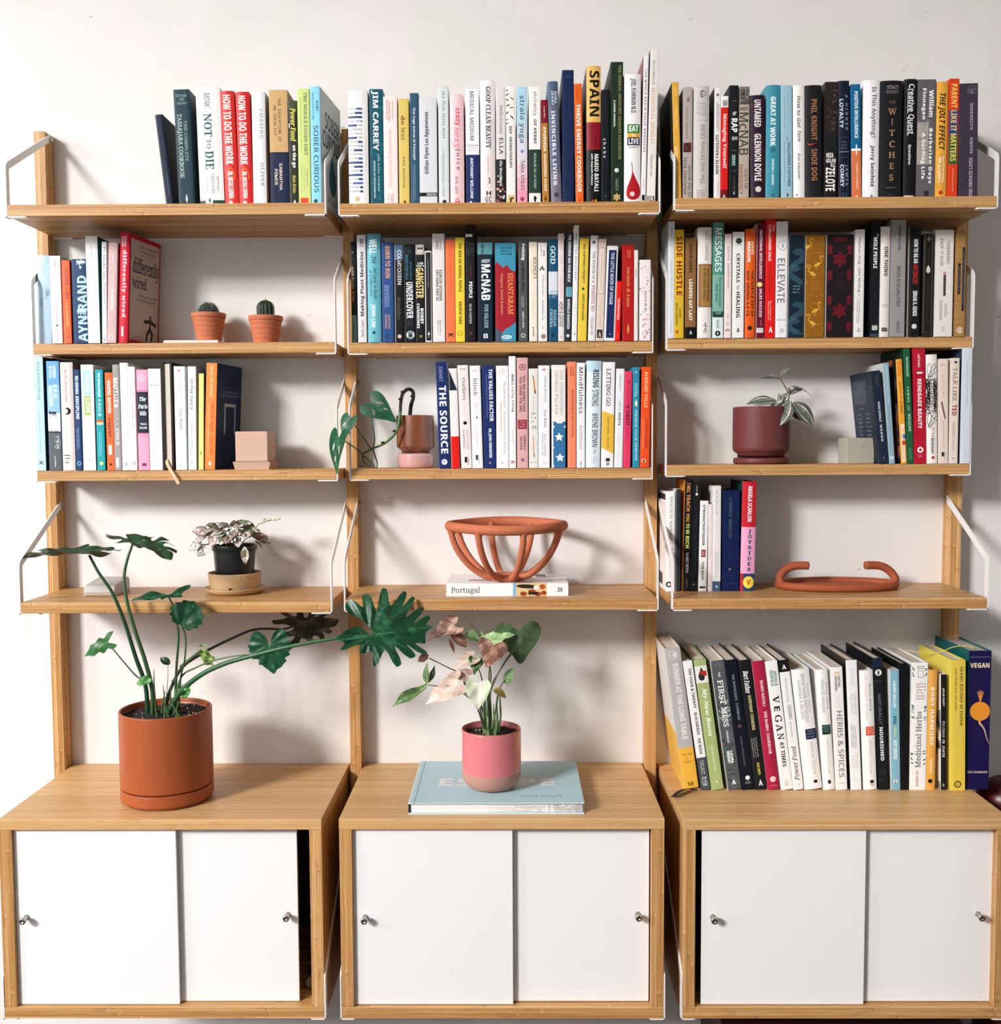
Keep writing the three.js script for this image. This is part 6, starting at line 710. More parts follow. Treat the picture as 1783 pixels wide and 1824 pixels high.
  placeLeaf('leaf', t, V(0.3423,0.993,0.262), V(0.3555,1.0142,0.268), V(0.2, 0.3, 1), outlineCurve(OVAL), { fold: 0.7, bend: 0.4, wave: 0.12, color: young });
  for (const [a, b, cc, d, z] of [[303, 1262, 296, 1215, 0.235], [330, 1250, 312, 1236, 0.25], [288, 1262, 297, 1228, 0.226], [277, 1266, 275, 1188, 0.22], [310, 1264, 300, 1240, 0.25], [306, 1262, 312, 1206, 0.232], [316, 1262, 322, 1196, 0.236], [299, 1264, 306, 1226, 0.245], [322, 1262, 330, 1240, 0.25], [284, 1266, 283, 1236, 0.24], [313, 1264, 333, 1212, 0.24]]) { const B = c.clone().add(V((a - 295) * 0.00107, (1261 - b) * 0.00107 , z - 0.226)), E = c.clone().add(V((cc - 295) * 0.00107, (1261 - d) * 0.00107, z - 0.22)); stemAt(t, [B.setY(yb + H - 0.016), B.clone().lerp(E, 0.5).add(V(-0.002, 0.002, 0)), E], 0.0026, 0.0006, a === 277 ? std(0x3a2226, 0.6) : g2, 'sheath'); }
}

// pink pot with an arrowhead plant on the flat blue book
const bookTop = YT[1][4] + 0.0228;
{
  const c = V(0.9378,0.9238,0.232), t = thing('potted_arrowhead_plant', 'pink-leaved arrowhead plant in a glossy pink pot with bare clay foot', 'potted plant', [c.x, bookTop, 0.232]);
  const R = 0.0585, H = c.y - bookTop;
  const speck = noisy('#b98a78', ['#8e6656', '#d3a58e', '#6f5a52', '#c9998a'], 2600, 256, 0.6);
  part('pot', lathe([[R - 0.004, H - 0.03], [R - 0.0035, H - 0.001], [R - 0.0015, H], [R, H - 0.002], [R, 0.037], [R + 0.0002, 0.0355]], 80), std(0xd97a80, 0.14, { clearcoat: 0.8, clearcoatRoughness: 0.08 }), t);
  part('rim', (() => { const g = new THREE.TorusGeometry(R - 0.0018, 0.0012, 8, 80); g.rotateX(Math.PI / 2); g.translate(0, H, 0); return g; })(), std(0xb9734e, 0.6), t);
  part('clay_foot', lathe([[0, 0], [0.034, 0], [0.043, 0.003], [0.051, 0.010], [0.0565, 0.020], [0.0582, 0.030], [0.0584, 0.0355], [0.0584, 0.0366]], 80), std(0xffffff, 0.85, { map: speck }), t, 'unglazed speckled foot');
  soil(t, R - 0.004, H - 0.010, 10);
  const st = std(0x5c7a4c, 0.5), sd = std(0x3f4a34, 0.5);
  const S = (pts, r0 = 0.0016, r1 = 0.001, m = sd) => stemAt(t, pts, r0, r1, m);
  const pk = (a, b, vein) => { const A = lin(a), B = lin(b), C = lin(vein ?? '#e9cfc0'); return (q, x, y) => { q.copy(A).lerp(B, Math.min(1, Math.abs(y) * 2.2 + 0.25 * Math.sin(x * 14 + y * 20))); if (Math.abs(y) < 0.018) q.lerp(C, 0.75); else if (Math.sin(Math.abs(y) * 26 - x * 30) > 0.86) q.lerp(C, 0.45); }; };
  const pinkA = pk('#d9aa9a', '#8f6a58', '#efd9cc'), brown = pk('#9a6a54', '#6f4a3a', '#c59a84'), pale = pk('#dcc2b2', '#b99e86', '#efdfd2'), white = pk('#e9dccb', '#b9cfa4', '#c7d8b4'), grn = pk('#4d6a38', '#5f7d44', '#8aa86a'), lgt = pk('#8fb277', '#a9c68c', '#cfe0b4'), olive = pk('#3c5232', '#48623a', '#627d50'), yel = pk('#b9a348', '#d8c46a');
  S([V(0.9302,0.9247,0.235), V(0.9305,0.977,0.235), V(0.9373,1.0315,0.23), V(0.9231,1.0851,0.22), V(0.9099,1.111,0.215), V(0.8954,1.1269,0.21), V(0.8808,1.1272,0.205), V(0.866,1.1197,0.2)], 0.0024, 0.0012, olive && std(0x5a4a38, 0.5));
  placeLeaf('leaf', t, V(0.8649,1.1186,0.2), V(0.8142,1.107,0.222), V(0.1, 0.8, 0.6), outlineCurve(HEART, 0.08), { fold: 0.5, bend: 0.5, wave: 0.08, edge: veined, color: pinkA }, softLeaf);
  placeLeaf('leaf', t, V(0.8584,1.1071,0.205), V(0.8918,1.0833,0.21), V(0.5, 0.3, 0.7), outlineCurve(OVAL), { fold: 0.4, bend: 0.3, edge: veined, color: brown }, softLeaf);
  placeLeaf('leaf', t, V(0.8553,1.0969,0.21), V(0.8676,1.0709,0.215), V(0.7, 0.1, 0.6), outlineCurve(LANCE), { fold: 0.3, bend: 0.2, edge: veined, color: brown }, softLeaf);
  placeLeaf('leaf', t, V(0.8862,1.1048,0.205), V(0.9285,1.0886,0.215), V(0.1, 0.7, 0.6), outlineCurve(OVAL, 0.08), { fold: 0.6, bend: -0.2, edge: veined, color: grn }, softLeaf);
  S([V(0.9347,0.9271,0.24), V(0.9352,0.9906,0.245), V(0.9496,1.0292,0.245), V(0.9716,1.0657,0.235), V(0.9848,1.077,0.225)], 0.0018);
  placeLeaf('leaf', t, V(0.9354,1.0894,0.225), V(0.9817,1.1141,0.215), V(-0.2, 0.8, 0.55), outlineCurve(HEART, 0.06), { fold: 0.5, bend: 0.4, wave: 0.05, edge: veined, color: lgt }, softLeaf);
  S([V(0.9367,0.9311,0.23), V(0.9393,1.0058,0.225), V(0.9659,1.0505,0.215), V(0.9837,1.0742,0.205), V(0.9883,1.0946,0.2)], 0.0016);
  placeLeaf('leaf', t, V(0.9917,1.1125,0.2), V(0.9991,1.0464,0.212), V(0.3, 0.2, 0.9), outlineCurve(HEART.map(([x, y]) => [x, y * 1.7]), 0.06), { fold: 0.1, bend: 0.3, wave: 0.03, edge: veined, color: olive }, softLeaf);
  S([V(0.9306,0.9298,0.25), V(0.9335,1.0064,0.265), V(0.936,1.0512,0.27), V(0.9405,1.0733,0.272)], 0.0017);
  placeLeaf('leaf', t, V(0.9439,1.0972,0.272), V(0.9321,1.0555,0.285), V(0.1, 0.35, 0.95), outlineCurve(HEART.map(([x, y]) => [x, y * 1.5]), 0.05), { fold: 0.12, bend: 0.3, wave: 0.04, edge: veined, color: brown }, softLeaf);
  S([V(0.9278,0.9253,0.225), V(0.9235,0.9946,0.215), V(0.9126,1.0384,0.21), V(0.8972,1.0609,0.21)], 0.0016);
  placeLeaf('leaf', t, V(0.9018,1.0596,0.215), V(0.8607,1.0439,0.235), V(0.1, 0.9, 0.4), outlineCurve(HEART, 0.06), { fold: 0.3, bend: 0.3, edge: veined, color: pale }, softLeaf);
  placeLeaf('leaf', t, V(0.9086,1.0573,0.22), V(0.9067,1.0327,0.235), V(0.2, 0.3, 0.9), outlineCurve(HEART.map(([x, y]) => [x, y * 1.3])), { fold: 0.4, bend: 0.3, wave: 0.1, edge: veined, color: grn }, softLeaf);
  placeLeaf('leaf', t, V(0.8937,1.0272,0.24), V(0.8536,1.0372,0.245), V(0.1, 0.8, 0.6), outlineCurve(HEART), { fold: 0.3, bend: 0.25, edge: veined, color: pk('#c9a498', '#a98a78') }, softLeaf);
  placeLeaf('leaf', t, V(0.8849,1.0183,0.24), V(0.9005,1.0084,0.25), V(0.1, 0.8, 0.6), outlineCurve(OVAL), { fold: 0.4, bend: 0.4, edge: veined, color: grn }, softLeaf);
  S([V(0.924,0.9276,0.25), V(0.9094,0.975,0.262), V(0.8924,0.9957,0.266), V(0.873,1.0068,0.266)], 0.0015);
  S([V(0.9262,0.9282,0.252), V(0.9136,0.9762,0.258), V(0.8964,0.996,0.258), V(0.8769,1.0027,0.258)], 0.0013);
  placeLeaf('leaf', t, V(0.8751,1.019,0.262), V(0.8127,0.9897,0.285), V(0.15, 0.75, 0.65), outlineCurve(ARROW.map(([x, y]) => [x * (x < 0 ? 0.5 : 1), y * 0.95]), 0.05), { fold: 0.15, bend: 0.2, wave: 0.03, edge: veined, color: pale }, softLeaf);
  S([V(0.9287,0.9298,0.262), V(0.9155,0.972,0.285), V(0.9086,1.0027,0.295), V(0.9151,1.0264,0.295)], 0.0015);
  placeLeaf('leaf', t, V(0.9151,1.0275,0.295), V(0.913,0.9793,0.305), V(0, 0.25, 1), outlineCurve([[0, 0], [-0.06, 0.1], [-0.18, 0.3], [0, 0.48], [0.25, 0.46], [0.55, 0.34], [0.82, 0.16], [1, 0]], 0.06), { fold: 0.35, bend: 0.3, wave: 0.03, edge: veined, color: white }, softLeaf);
  S([V(0.928,0.928,0.235), V(0.913,0.9882,0.235), V(0.8891,1.0272,0.235), V(0.8563,1.0439,0.235), V(0.817,1.064,0.235)], 0.0016);
  placeLeaf('leaf', t, V(0.816,1.0706,0.235), V(0.7953,1.058,0.238), V(0.3, 0.4, 0.8), outlineCurve(OVAL), { fold: 0.6, bend: 0.4, wave: 0.1, edge: veined, color: brown }, softLeaf);
  S([V(0.8793,1.0102,0.262), V(0.8577,1.0146,0.262), V(0.836,1.0147,0.262), V(0.8176,1.0169,0.262)], 0.0011, 0.0009);
  placeLeaf('leaf', t, V(0.8176,1.0169,0.262), V(0.7514,0.9754,0.275), V(0.3, 0.7, 0.6), outlineCurve(LANCE.map(([x, y]) => [x, y * 0.75])), { fold: 0.6, bend: -0.3, wave: 0.09, edge: veined, color: grn }, softLeaf);
  placeLeaf('leaf', t, V(0.8155,1.018,0.262), V(0.8115,1.0586,0.262), V(-0.5, 0.1, 0.8), outlineCurve(LANCE), { fold: 0.4, bend: 0.3, edge: veined, color: grn }, softLeaf);
  placeLeaf('leaf', t, V(0.8166,1.0213,0.262), V(0.8328,1.0522,0.258), V(0.6, 0.1, 0.7), outlineCurve(LANCE), { fold: 0.4, bend: 0.3, edge: veined, color: olive }, softLeaf);
  S([V(0.9435,0.9271,0.24), V(0.9504,0.9893,0.24), V(0.9582,1.0115,0.24), V(0.9648,1.0203,0.24)], 0.0013);
  placeLeaf('leaf', t, V(0.968,1.0126,0.24), V(0.9769,1.0446,0.245), V(-0.5, 0.2, 0.9), outlineCurve(OVAL.map(([x, y]) => [x, y * 1.1])), { fold: 0.3, bend: 0.4, edge: veined, color: grn }, softLeaf);
  S([V(0.9395,0.9314,0.26), V(0.9496,0.9782,0.262), V(0.9529,1.0056,0.262)], 0.0018, 0.001, st);
  placeLeaf('leaf', t, V(0.9422,1.0072,0.264), V(0.9692,0.9982,0.268), V(0.1, 0.8, 0.6), outlineCurve(OVAL), { fold: 0.6, bend: 0.6, color: yel }, softLeaf);
  for (let i = 0; i < 7; i++) stemAt(t, [V(c.x + (i - 3) * 0.004, bookTop + H - 0.011, 0.236 + (i % 3) * 0.009), V(c.x + (i - 3) * 0.006, bookTop + H + 0.02, 0.238 + (i % 3) * 0.009), V(c.x + (i - 3) * 0.0065 - 0.002, bookTop + H + 0.05 + (i % 4) * 0.008, 0.24)], 0.0034, 0.0012, i % 2 ? st : std(0x6c8a58, 0.5), 'sheath');
}

// vine cutting in a brown glazed pot, third shelf of the middle bay
{
  const y = YT[1][2], c = V(0.7802,1.5404,0.072), t = thing('potted_vine', 'trailing vine with pierced leaves in a brown glazed pot with pink base', 'potted plant', [c.x, y, 0.072]);
  const H = c.y - y, R = 0.0395;
  const glaze = (() => { const [cc, x] = canvas(512, 256); x.fillStyle = '#8a4c2e'; x.fillRect(0, 0, 512, 256); for (let i = 0; i < 160; i++) { x.globalAlpha = 0.22; x.fillStyle = ['#5c2f1e', '#94583a', '#a86a46', '#4a2418'][i % 4]; x.beginPath(); x.ellipse(rnd(0, 512), rnd(0, 256), rnd(4, 40), rnd(6, 60), 0, 0, 7); x.fill(); } x.globalAlpha = 0.7; x.strokeStyle = '#b48a70'; for (let i = 0; i < 7; i++) { x.lineWidth = rnd(1, 2.5); const u = rnd(0, 512); x.beginPath(); x.moveTo(u, 0); x.quadraticCurveTo(u + rnd(-30, 30), 120, u + rnd(-20, 20), 256); x.stroke(); } return std(0xffffff, 0.22, { map: tex(cc), clearcoat: 0.6, clearcoatRoughness: 0.15 }); })();
  part('pot', lathe([[0, 0.031], [0.028, 0.031], [0.029, 0.036], [R - 0.003, 0.041], [R, 0.045], [R, H - 0.001], [R - 0.002, H], [R - 0.004, H - 0.001], [R - 0.004, H - 0.012], [0, H - 0.012]], 64), glaze, t);
  part('saucer', lathe([[0, 0], [R - 0.007, 0], [R - 0.003, 0.003], [R - 0.0014, 0.012], [R - 0.001, 0.025], [R - 0.002, 0.029], [R - 0.006, 0.0305], [0.0275, 0.0305], [0, 0.0305]], 64), std(0xd5a29c, 0.2, { clearcoat: 0.5 }), t, 'glazed pink saucer');
  const bark = std(0x241a16, 0.75), vg = std(0x4a6b3a, 0.45);
  stemAt(t, [V(0.7694,1.5393,0.075), V(0.772,1.5613,0.075), V(0.7768,1.5775,0.075), V(0.776,1.5901,0.077), V(0.7683,1.5945,0.082), V(0.7575,1.5861,0.09), V(0.7537,1.5685,0.1), V(0.7535,1.5452,0.112)], 0.0042, 0.0032, bark);
  stemAt(t, [V(0.7536,1.5474,0.112), V(0.7505,1.5211,0.118), V(0.7459,1.5063,0.12), V(0.7222,1.4836,0.115), V(0.6959,1.4723,0.108), V(0.6742,1.462,0.102)], 0.0034, 0.002, vg);
  for (const [a, b, z] of [[719, 699, .09], [716, 712, .1], [735, 706, .077], [733, 722, .076], [686, 788, .115], [707, 768, .12]]) { const k = new THREE.SphereGeometry(0.0046, 12, 8); k.scale(1, 0.6, 1); const p0 = c.clone().add(V((a - 739.5) * 0.00117, (740 - b) * 0.00117, z - 0.072)); k.translate(p0.x - t.position.x, p0.y - t.position.y, p0.z - t.position.z); part('node', k, bark, t); }
  const gl = green('#134530', '#1d5739', '#568a62');
  const holed = (base, tip, n, holes) => { // heart leaf with oval gaps
    const d = tip.clone().sub(base), L = d.length(), X = d.normalize(), Z = n.clone().addScaledVector(X, -n.dot(X)).normalize(), Y = Z.clone().cross(X);
    const cv = new THREE.CatmullRomCurve3(outlineCurve(HEART.map(([q, w]) => [q, w * 1.05])).map(([q, w]) => V(q, w, 0)), true, 'centripetal').getPoints(60), sh = new THREE.Shape(cv.slice(0, -1).map((p) => new THREE.Vector2(p.x, p.y)));
    for (const [hx, hy, rx, ry, an] of holes) { const h = new THREE.Path(); h.absellipse(hx, hy, rx, ry, 0, 2 * Math.PI, true, an); sh.holes.push(h); }
    let g = new THREE.ShapeGeometry(sh, 14); g.deleteAttribute('uv'); g.deleteAttribute('normal'); g = new TessellateModifier(0.08, 4).modify(g);
    const p = g.attributes.position, col = new Float32Array(p.count * 3), cc = new THREE.Color(); for (let i = 0; i < p.count; i++) { const q = p.getX(i), w = p.getY(i); gl(cc, q, w); cc.toArray(col, i * 3); p.setXYZ(i, q * L, w * L, L * (0.22 * Math.abs(w) - 0.22 * q * q - 0.35 * w * w)); }
    g.setAttribute('color', new THREE.BufferAttribute(col, 3)); g = mergeVertices(g, 1e-6); g.computeVertexNormals(); g.applyMatrix4(new THREE.Matrix4().makeBasis(X, Y, Z).setPosition(base.clone().sub(t.position))); part('leaf', g, leafMat, t);
  };
  holed(V(0.6945,1.5648,0.115), V(0.745,1.5299,0.13), V(-0.2, 0.4, 1), [[0.22, 0.16, 0.12, 0.035, 0.5], [0.25, -0.2, 0.13, 0.05, -0.5], [-0.02, 0.2, 0.06, 0.03, 1], [0.02, -0.2, 0.08, 0.035, -0.9], [0.5, 0.12, 0.08, 0.025, 0.3]]);
  stemAt(t, [V(0.6954,1.4688,0.105), V(0.6998,1.4917,0.11), V(0.697,1.5192,0.112), V(0.6949,1.5375,0.112), V(0.6932,1.5602,0.114)], 0.0016, 0.0012, vg);
  holed(V(0.6559,1.5322,0.15), V(0.6385,1.4906,0.158), V(-0.5, 0.3, 0.9), [[0.3, 0.13, 0.12, 0.035, 0.2], [0.3, -0.16, 0.1, 0.035, -0.2]]);
  stemAt(t, [V(0.6931,1.47,0.105), V(0.6771,1.4964,0.12), V(0.6666,1.5166,0.14), V(0.657,1.5322,0.15)], 0.0014, 0.0011, vg);
  holed(V(0.6353,1.4974,0.158), V(0.6185,1.4235,0.165), V(-0.75, 0.4, 0.6), [[0.35, 0.14, 0.12, 0.035, 0.2], [0.3, -0.16, 0.1, 0.035, -0.2], [0.6, -0.06, 0.08, 0.025, 0]]);
  stemAt(t, [V(0.6742,1.462,0.102), V(0.6593,1.4759,0.125), V(0.6466,1.4862,0.145), V(0.6373,1.4951,0.157)], 0.0014, 0.0011, vg);
  stemAt(t, [V(0.673,1.462,0.102), V(0.6762,1.4458,0.102), V(0.6871,1.4378,0.106), V(0.7017,1.4332,0.112)], 0.0016, 0.001, std(0x5a4a30, 0.6), 'aerial_root');
  stemAt(t, [V(0.6956,1.4711,0.106), V(0.7014,1.4538,0.108), V(0.705,1.4412,0.11), V(0.7039,1.4321,0.112)], 0.0018, 0.001, std(0x3a4a34, 0.6), 'aerial_root');
  stemAt(t, [V(0.6768,1.4574,0.105), V(0.6886,1.447,0.108), V(0.7003,1.4366,0.11)], 0.0026, 0.001, vg, 'aerial_root');
}

// dark mauve pot with striped leaves, third shelf of the right bay
{
  const y = YT[2][2], c = V(1.4977,1.5539,0.072), t = thing('potted_striped_plant', 'cream striped leaves spilling from a dark mauve pot on its saucer', 'potted plant', [c.x, y, 0.072]);
  const H = c.y - y, R = 0.0578, clay = std(0x6b3432, 0.5, { specularIntensity: 0.6 });
  part('pot', lathe([[0, 0.014], [R - 0.010, 0.014], [R - 0.010, 0.021], [R - 0.004, 0.025], [R - 0.0008, 0.029], [R, 0.034], [R, H - 0.0015], [R - 0.0015, H], [R - 0.0045, H - 0.001], [R - 0.005, H - 0.02], [0, H - 0.02]], 72), clay, t);
  part('saucer', lathe([[0, 0], [R - 0.006, 0], [R - 0.0022, 0.002], [R - 0.0015, 0.006], [R - 0.002, 0.011], [R - 0.004, 0.0132], [R - 0.0095, 0.0132], [0, 0.012]], 72), clay, t);
  soil(t, R - 0.005, H - 0.012, 4);
  const nrm = (x, y2) => Math.abs(y2) / (0.02 + 0.24 * Math.pow(Math.max(0, Math.sin(Math.PI * Math.min(1, Math.max(0, x)))), 0.8)) * 0.24;
  const stripe = (c2, x, y2) => { const a = nrm(x, y2); c2.set(a > 0.12 ? '#cdbfb2' : '#2f4436'); if (a > 0.05 && a < 0.08) c2.lerp(lin('#a9b0a0'), 0.75); if (a > 0.17) c2.set('#4a5046'); if (a < 0.012) c2.lerp(lin('#b0a8a0'), 0.5); };
  const stripe2 = (c2, x, y2) => { const a = nrm(x, y2); c2.set(a > 0.16 ? '#d8c6c0' : a > 0.08 ? '#6f6a66' : '#33483a'); if (a < 0.02) c2.set('#c5bfb4'); };
  const sm = std(0x6a5a4c, 0.6), O = OVAL.map(([x, y2]) => [x, y2 * 0.8]), O2 = OVAL.map(([x, y2]) => [x, y2 * 0.85]);
  stemAt(t, [V(1.5362,1.544,0.085), V(1.5381,1.5563,0.095), V(1.5445,1.5673,0.105), V(1.5466,1.5809,0.105), V(1.5454,1.5923,0.105)], 0.002, 0.0016, sm);
  stemAt(t, [V(1.5316,1.5452,0.085), V(1.5357,1.5632,0.095), V(1.5445,1.5812,0.1), V(1.5386,1.5949,0.1), V(1.5316,1.6063,0.1), V(1.5293,1.6143,0.1)], 0.0018, 0.0012, sm);
  const Lf = (b, e, n, f = O, col = stripe, o = {}) => placeLeaf('leaf', t, b, e, n, outlineCurve(f), { fold: 0.22, bend: 0.3, edge: 0.022, iter: 9, color: col, ...o }, softLeaf);
  Lf(V(1.523,1.5642,0.1), V(1.4612,1.5675,0.11), V(0.1, 0.75, 0.6));
  Lf(V(1.5253,1.5653,0.1), V(1.5451,1.5845,0.102), V(-0.4, 0.6, 0.6));
  Lf(V(1.5458,1.5776,0.104), V(1.5752,1.5947,0.1), V(-0.3, 0.5, 0.8), O, stripe2);
  Lf(V(1.5465,1.5935,0.105), V(1.5892,1.5961,0.115), V(0.2, 0.9, 0.3), LANCE, stripe2, { bend: 0.9 });
  Lf(V(1.5316,1.6086,0.1), V(1.4881,1.618,0.1), V(0.2, 0.9, 0.35), LANCE, stripe2, { fold: 0.5 });
  Lf(V(1.5304,1.6166,0.1), V(1.5473,1.6358,0.1), V(-0.6, 0.4, 0.6), LANCE, stripe2, { fold: 0.5 });
  Lf(V(1.5262,1.5592,0.11), V(1.4911,1.5215,0.125), V(-0.4, 0.3, 0.9), O2, stripe);
  Lf(V(1.545,1.5647,0.112), V(1.5189,1.5167,0.132), V(-0.05, 0.3, 1), OVAL, stripe, { fold: 0.3 });
  Lf(V(1.5535,1.5613,0.11), V(1.5939,1.5186,0.13), V(0.3, 0.4, 0.85), OVAL, stripe, { fold: 0.2 });
  Lf(V(1.5492,1.5559,0.105), V(1.5706,1.5225,0.112), V(-0.3, -0.2, 0.9), O, stripe2);
  Lf(V(1.5253,1.563,0.1), V(1.5262,1.5824,0.1), V(-0.6, 0.1, 0.8), LANCE, stripe);
}

// pink-splashed foliage plant: black nursery pot standing in a beige dish
{
  const y = YT[0][3], c = V(0.4034,1.1784,0.094), t = thing('planter_dish', 'beige stoneware dish with a drain hole standing on its saucer', 'planter', [c.x, y, 0.094]);
  const ware = (() => { const [cc, x] = canvas(512, 256); x.fillStyle = '#c9a77c'; x.fillRect(0, 0, 512, 256); for (let i = 0; i < 1800; i++) { x.globalAlpha = 0.25; x.fillStyle = ['#a9835a', '#dcc094', '#94704a'][i % 3]; x.fillRect(rnd(0, 512), rnd(0, 256), rnd(1, 4), 1); } x.globalAlpha = 0.3; x.strokeStyle = '#8a6a48'; for (let i = 0; i < 26; i++) { x.lineWidth = rnd(1, 3); x.beginPath(); x.ellipse(rnd(0, 512), rnd(90, 190), rnd(8, 40), rnd(4, 18), rnd(0, 3), 0, 4); x.stroke(); } return std(0xffffff, 0.5, { map: tex(cc) }); })();
  part('saucer', lathe([[0, 0], [0.047, 0], [0.056, 0.003], [0.0605, 0.009], [0.0622, 0.0118], [0.0608, 0.013], [0.0565, 0.0075], [0.048, 0.0045], [0, 0.0045]], 72), ware, t);
  const b = lathe([[0, 0.0046], [0.0455, 0.0046], [0.0485, 0.008], [0.0518, 0.020], [0.0548, 0.040], [0.0548, 0.0425], [0.0535, 0.0435], [0.052, 0.0425], [0.049, 0.022], [0.0465, 0.012], [0, 0.0110]], 72);
  const dish = part('dish', b, ware, t);
  const h = new THREE.CylinderGeometry(0.0026, 0.0026, 0.004, 14); h.rotateX(Math.PI / 2); h.translate(0, 0, 0.0497); h.rotateY(0.06); h.translate(0, 0.0135, 0); part('drain_hole', h, std(0x0c0806, 0.9), dish);
  const p = thing('potted_polka_dot_plant', 'pink and white splashed foliage plant in a black plastic nursery pot', 'potted plant', [c.x, y + 0.0112, 0.094]);
  const rimY = V(0.4066,1.2746,0.094).y - p.position.y;
  part('pot', lathe([[0, 0], [0.036, 0], [0.0375, 0.002], [0.0425, rimY - 0.013], [0.0435, rimY - 0.0125], [0.0438, rimY - 0.010], [0.0462, rimY - 0.0095], [0.0465, rimY - 0.001], [0.0455, rimY], [0.044, rimY - 0.001], [0.043, rimY - 0.012], [0, rimY - 0.012]], 56), std(0x16181d, 0.32), p);
  soil(p, 0.043, rimY - 0.007, 3);
  const cols = [['#e9d5d2', '#4a5b40'], ['#e4c6c2', '#6a6450'], ['#cfc3ae', '#49583c'], ['#f0e2de', '#75806a'], ['#8b8f70', '#37452e'], ['#b89a90', '#4a3f3a']];
  const splash = (k) => { const A = lin(cols[k][0]), B = lin(cols[k][1]); return (q, x, yy) => { const a = Math.abs(yy); q.copy(A); if (a < 0.02 || Math.sin(a * 34 - x * 26) > 0.78 || a > 0.25 * Math.sin(Math.PI * Math.min(1, Math.max(0, x)))) q.lerp(B, 0.85); }; };
  for (let i = 0; i < 58; i++) {
    const a = i * 2.39996, el = Math.pow(rnd(), 0.7) * 1.45, rr = 0.046 * (0.55 + 0.5 * Math.sin(el)), ang = a;
    const B = p.position.clone().add(V(Math.cos(ang) * Math.sin(el) * 0.044, rimY + 0.004 + Math.cos(el) * 0.034, Math.sin(ang) * Math.sin(el) * 0.044));
    const out = V(Math.cos(ang) * (0.4 + Math.sin(el)), 0.35 * Math.cos(el) - 0.28 * Math.sin(el) + rnd(-0.2, 0.3), Math.sin(ang) * (0.4 + Math.sin(el))).normalize();
    const L = rnd(0.02, 0.032) * (rr > 0 ? 1 : 1), E = B.clone().addScaledVector(out, L);
    placeLeaf('leaf', p, B, E, V(out.x * 0.3 + rnd(-0.3, 0.3), 1, out.z * 0.3 + 0.55), outlineCurve(OVAL.map(([x, yy]) => [x, yy * 1.15])), { fold: 0.25, bend: 0.45, wave: 0.05, edge: 0.07, smooth: 3, color: splash(i % 6) }, softLeaf);
    if (i % 4 === 0) stemAt(p, [p.position.clone().add(V(Math.cos(ang) * 0.012, rimY - 0.008, Math.sin(ang) * 0.012)), p.position.clone().lerp(B, 0.5).add(V(0, rimY * 0.5, 0)).lerp(B, 0.4), B], 0.0012, 0.0008, std(0x4a4034, 0.6));
  }
  const sp = splash(2);
  for (const [a, b2, e, f, k] of [[366, 962, 349, 974, 3], [378, 968, 363, 985, 0], [386, 964, 374, 982, 3], [376, 952, 357, 958, 0], [380, 944, 356, 940, 1], [398, 936, 381, 928, 4], [416, 944, 402, 964, 3], [392, 950, 386, 968, 1], [432, 940, 424, 956, 0]]) placeLeaf('leaf', p, p.position.clone().add(V((a - 419) * 0.00113, rimY + (970 - b2) * 0.00113, 0.03)), p.position.clone().add(V((e - 419) * 0.00113, rimY + (970 - f) * 0.00113, 0.045)), V(rnd(-0.6, 0.4), rnd(0.3, 0.9), rnd(0.5, 1)), outlineCurve(OVAL.map(([x, yy]) => [x, yy * 1.2])), { fold: 0.25, bend: 0.4, wave: 0.05, edge: 0.06, smooth: 3, color: splash(k) }, softLeaf);
  placeLeaf('leaf', p, V(0.4385,1.276,0.146), V(0.4399,1.2398,0.15), V(0.1, 0.15, 1), outlineCurve(OVAL.map(([x, yy]) => [x, yy * 0.7])), { fold: 0.6, bend: 0.2, wave: 0.08, color: sp }, softLeaf);
  stemAt(p, [V(0.4376,1.2891,0.1), V(0.4521,1.3104,0.105), V(0.4588,1.3187,0.108)], 0.001, 0.0007, std(0x4a4034, 0.6));
  placeLeaf('leaf', p, V(0.4564,1.3176,0.108), V(0.5051,1.3315,0.112), V(-0.2, 0.8, 0.5), outlineCurve(LANCE.map(([x, yy]) => [x, yy * 0.8])), { fold: 0.6, bend: 0.1, wave: 0.06, color: sp }, softLeaf);
  placeLeaf('leaf', p, V(0.4496,1.3042,0.1), V(0.4118,1.328,0.105), V(0.1, 0.8, 0.5), outlineCurve(OVAL), { fold: 0.3, bend: 0.3, color: splash(4) }, softLeaf);
  for (const [a, b2, e, f] of [[455, 950, 484, 951], [455, 957, 488, 962], [458, 962, 474, 974]]) { const q = (u, v) => p.position.clone().add(V((u - 419) * 0.00116, rimY + (970 - v) * 0.00116, 0.012)); placeLeaf('leaf', p, q(a, b2), q(e, f), V(0, 1, 0.4), outlineCurve(LANCE), { fold: 0.4, bend: 0.3, color: splash(5) }, softLeaf); }
}

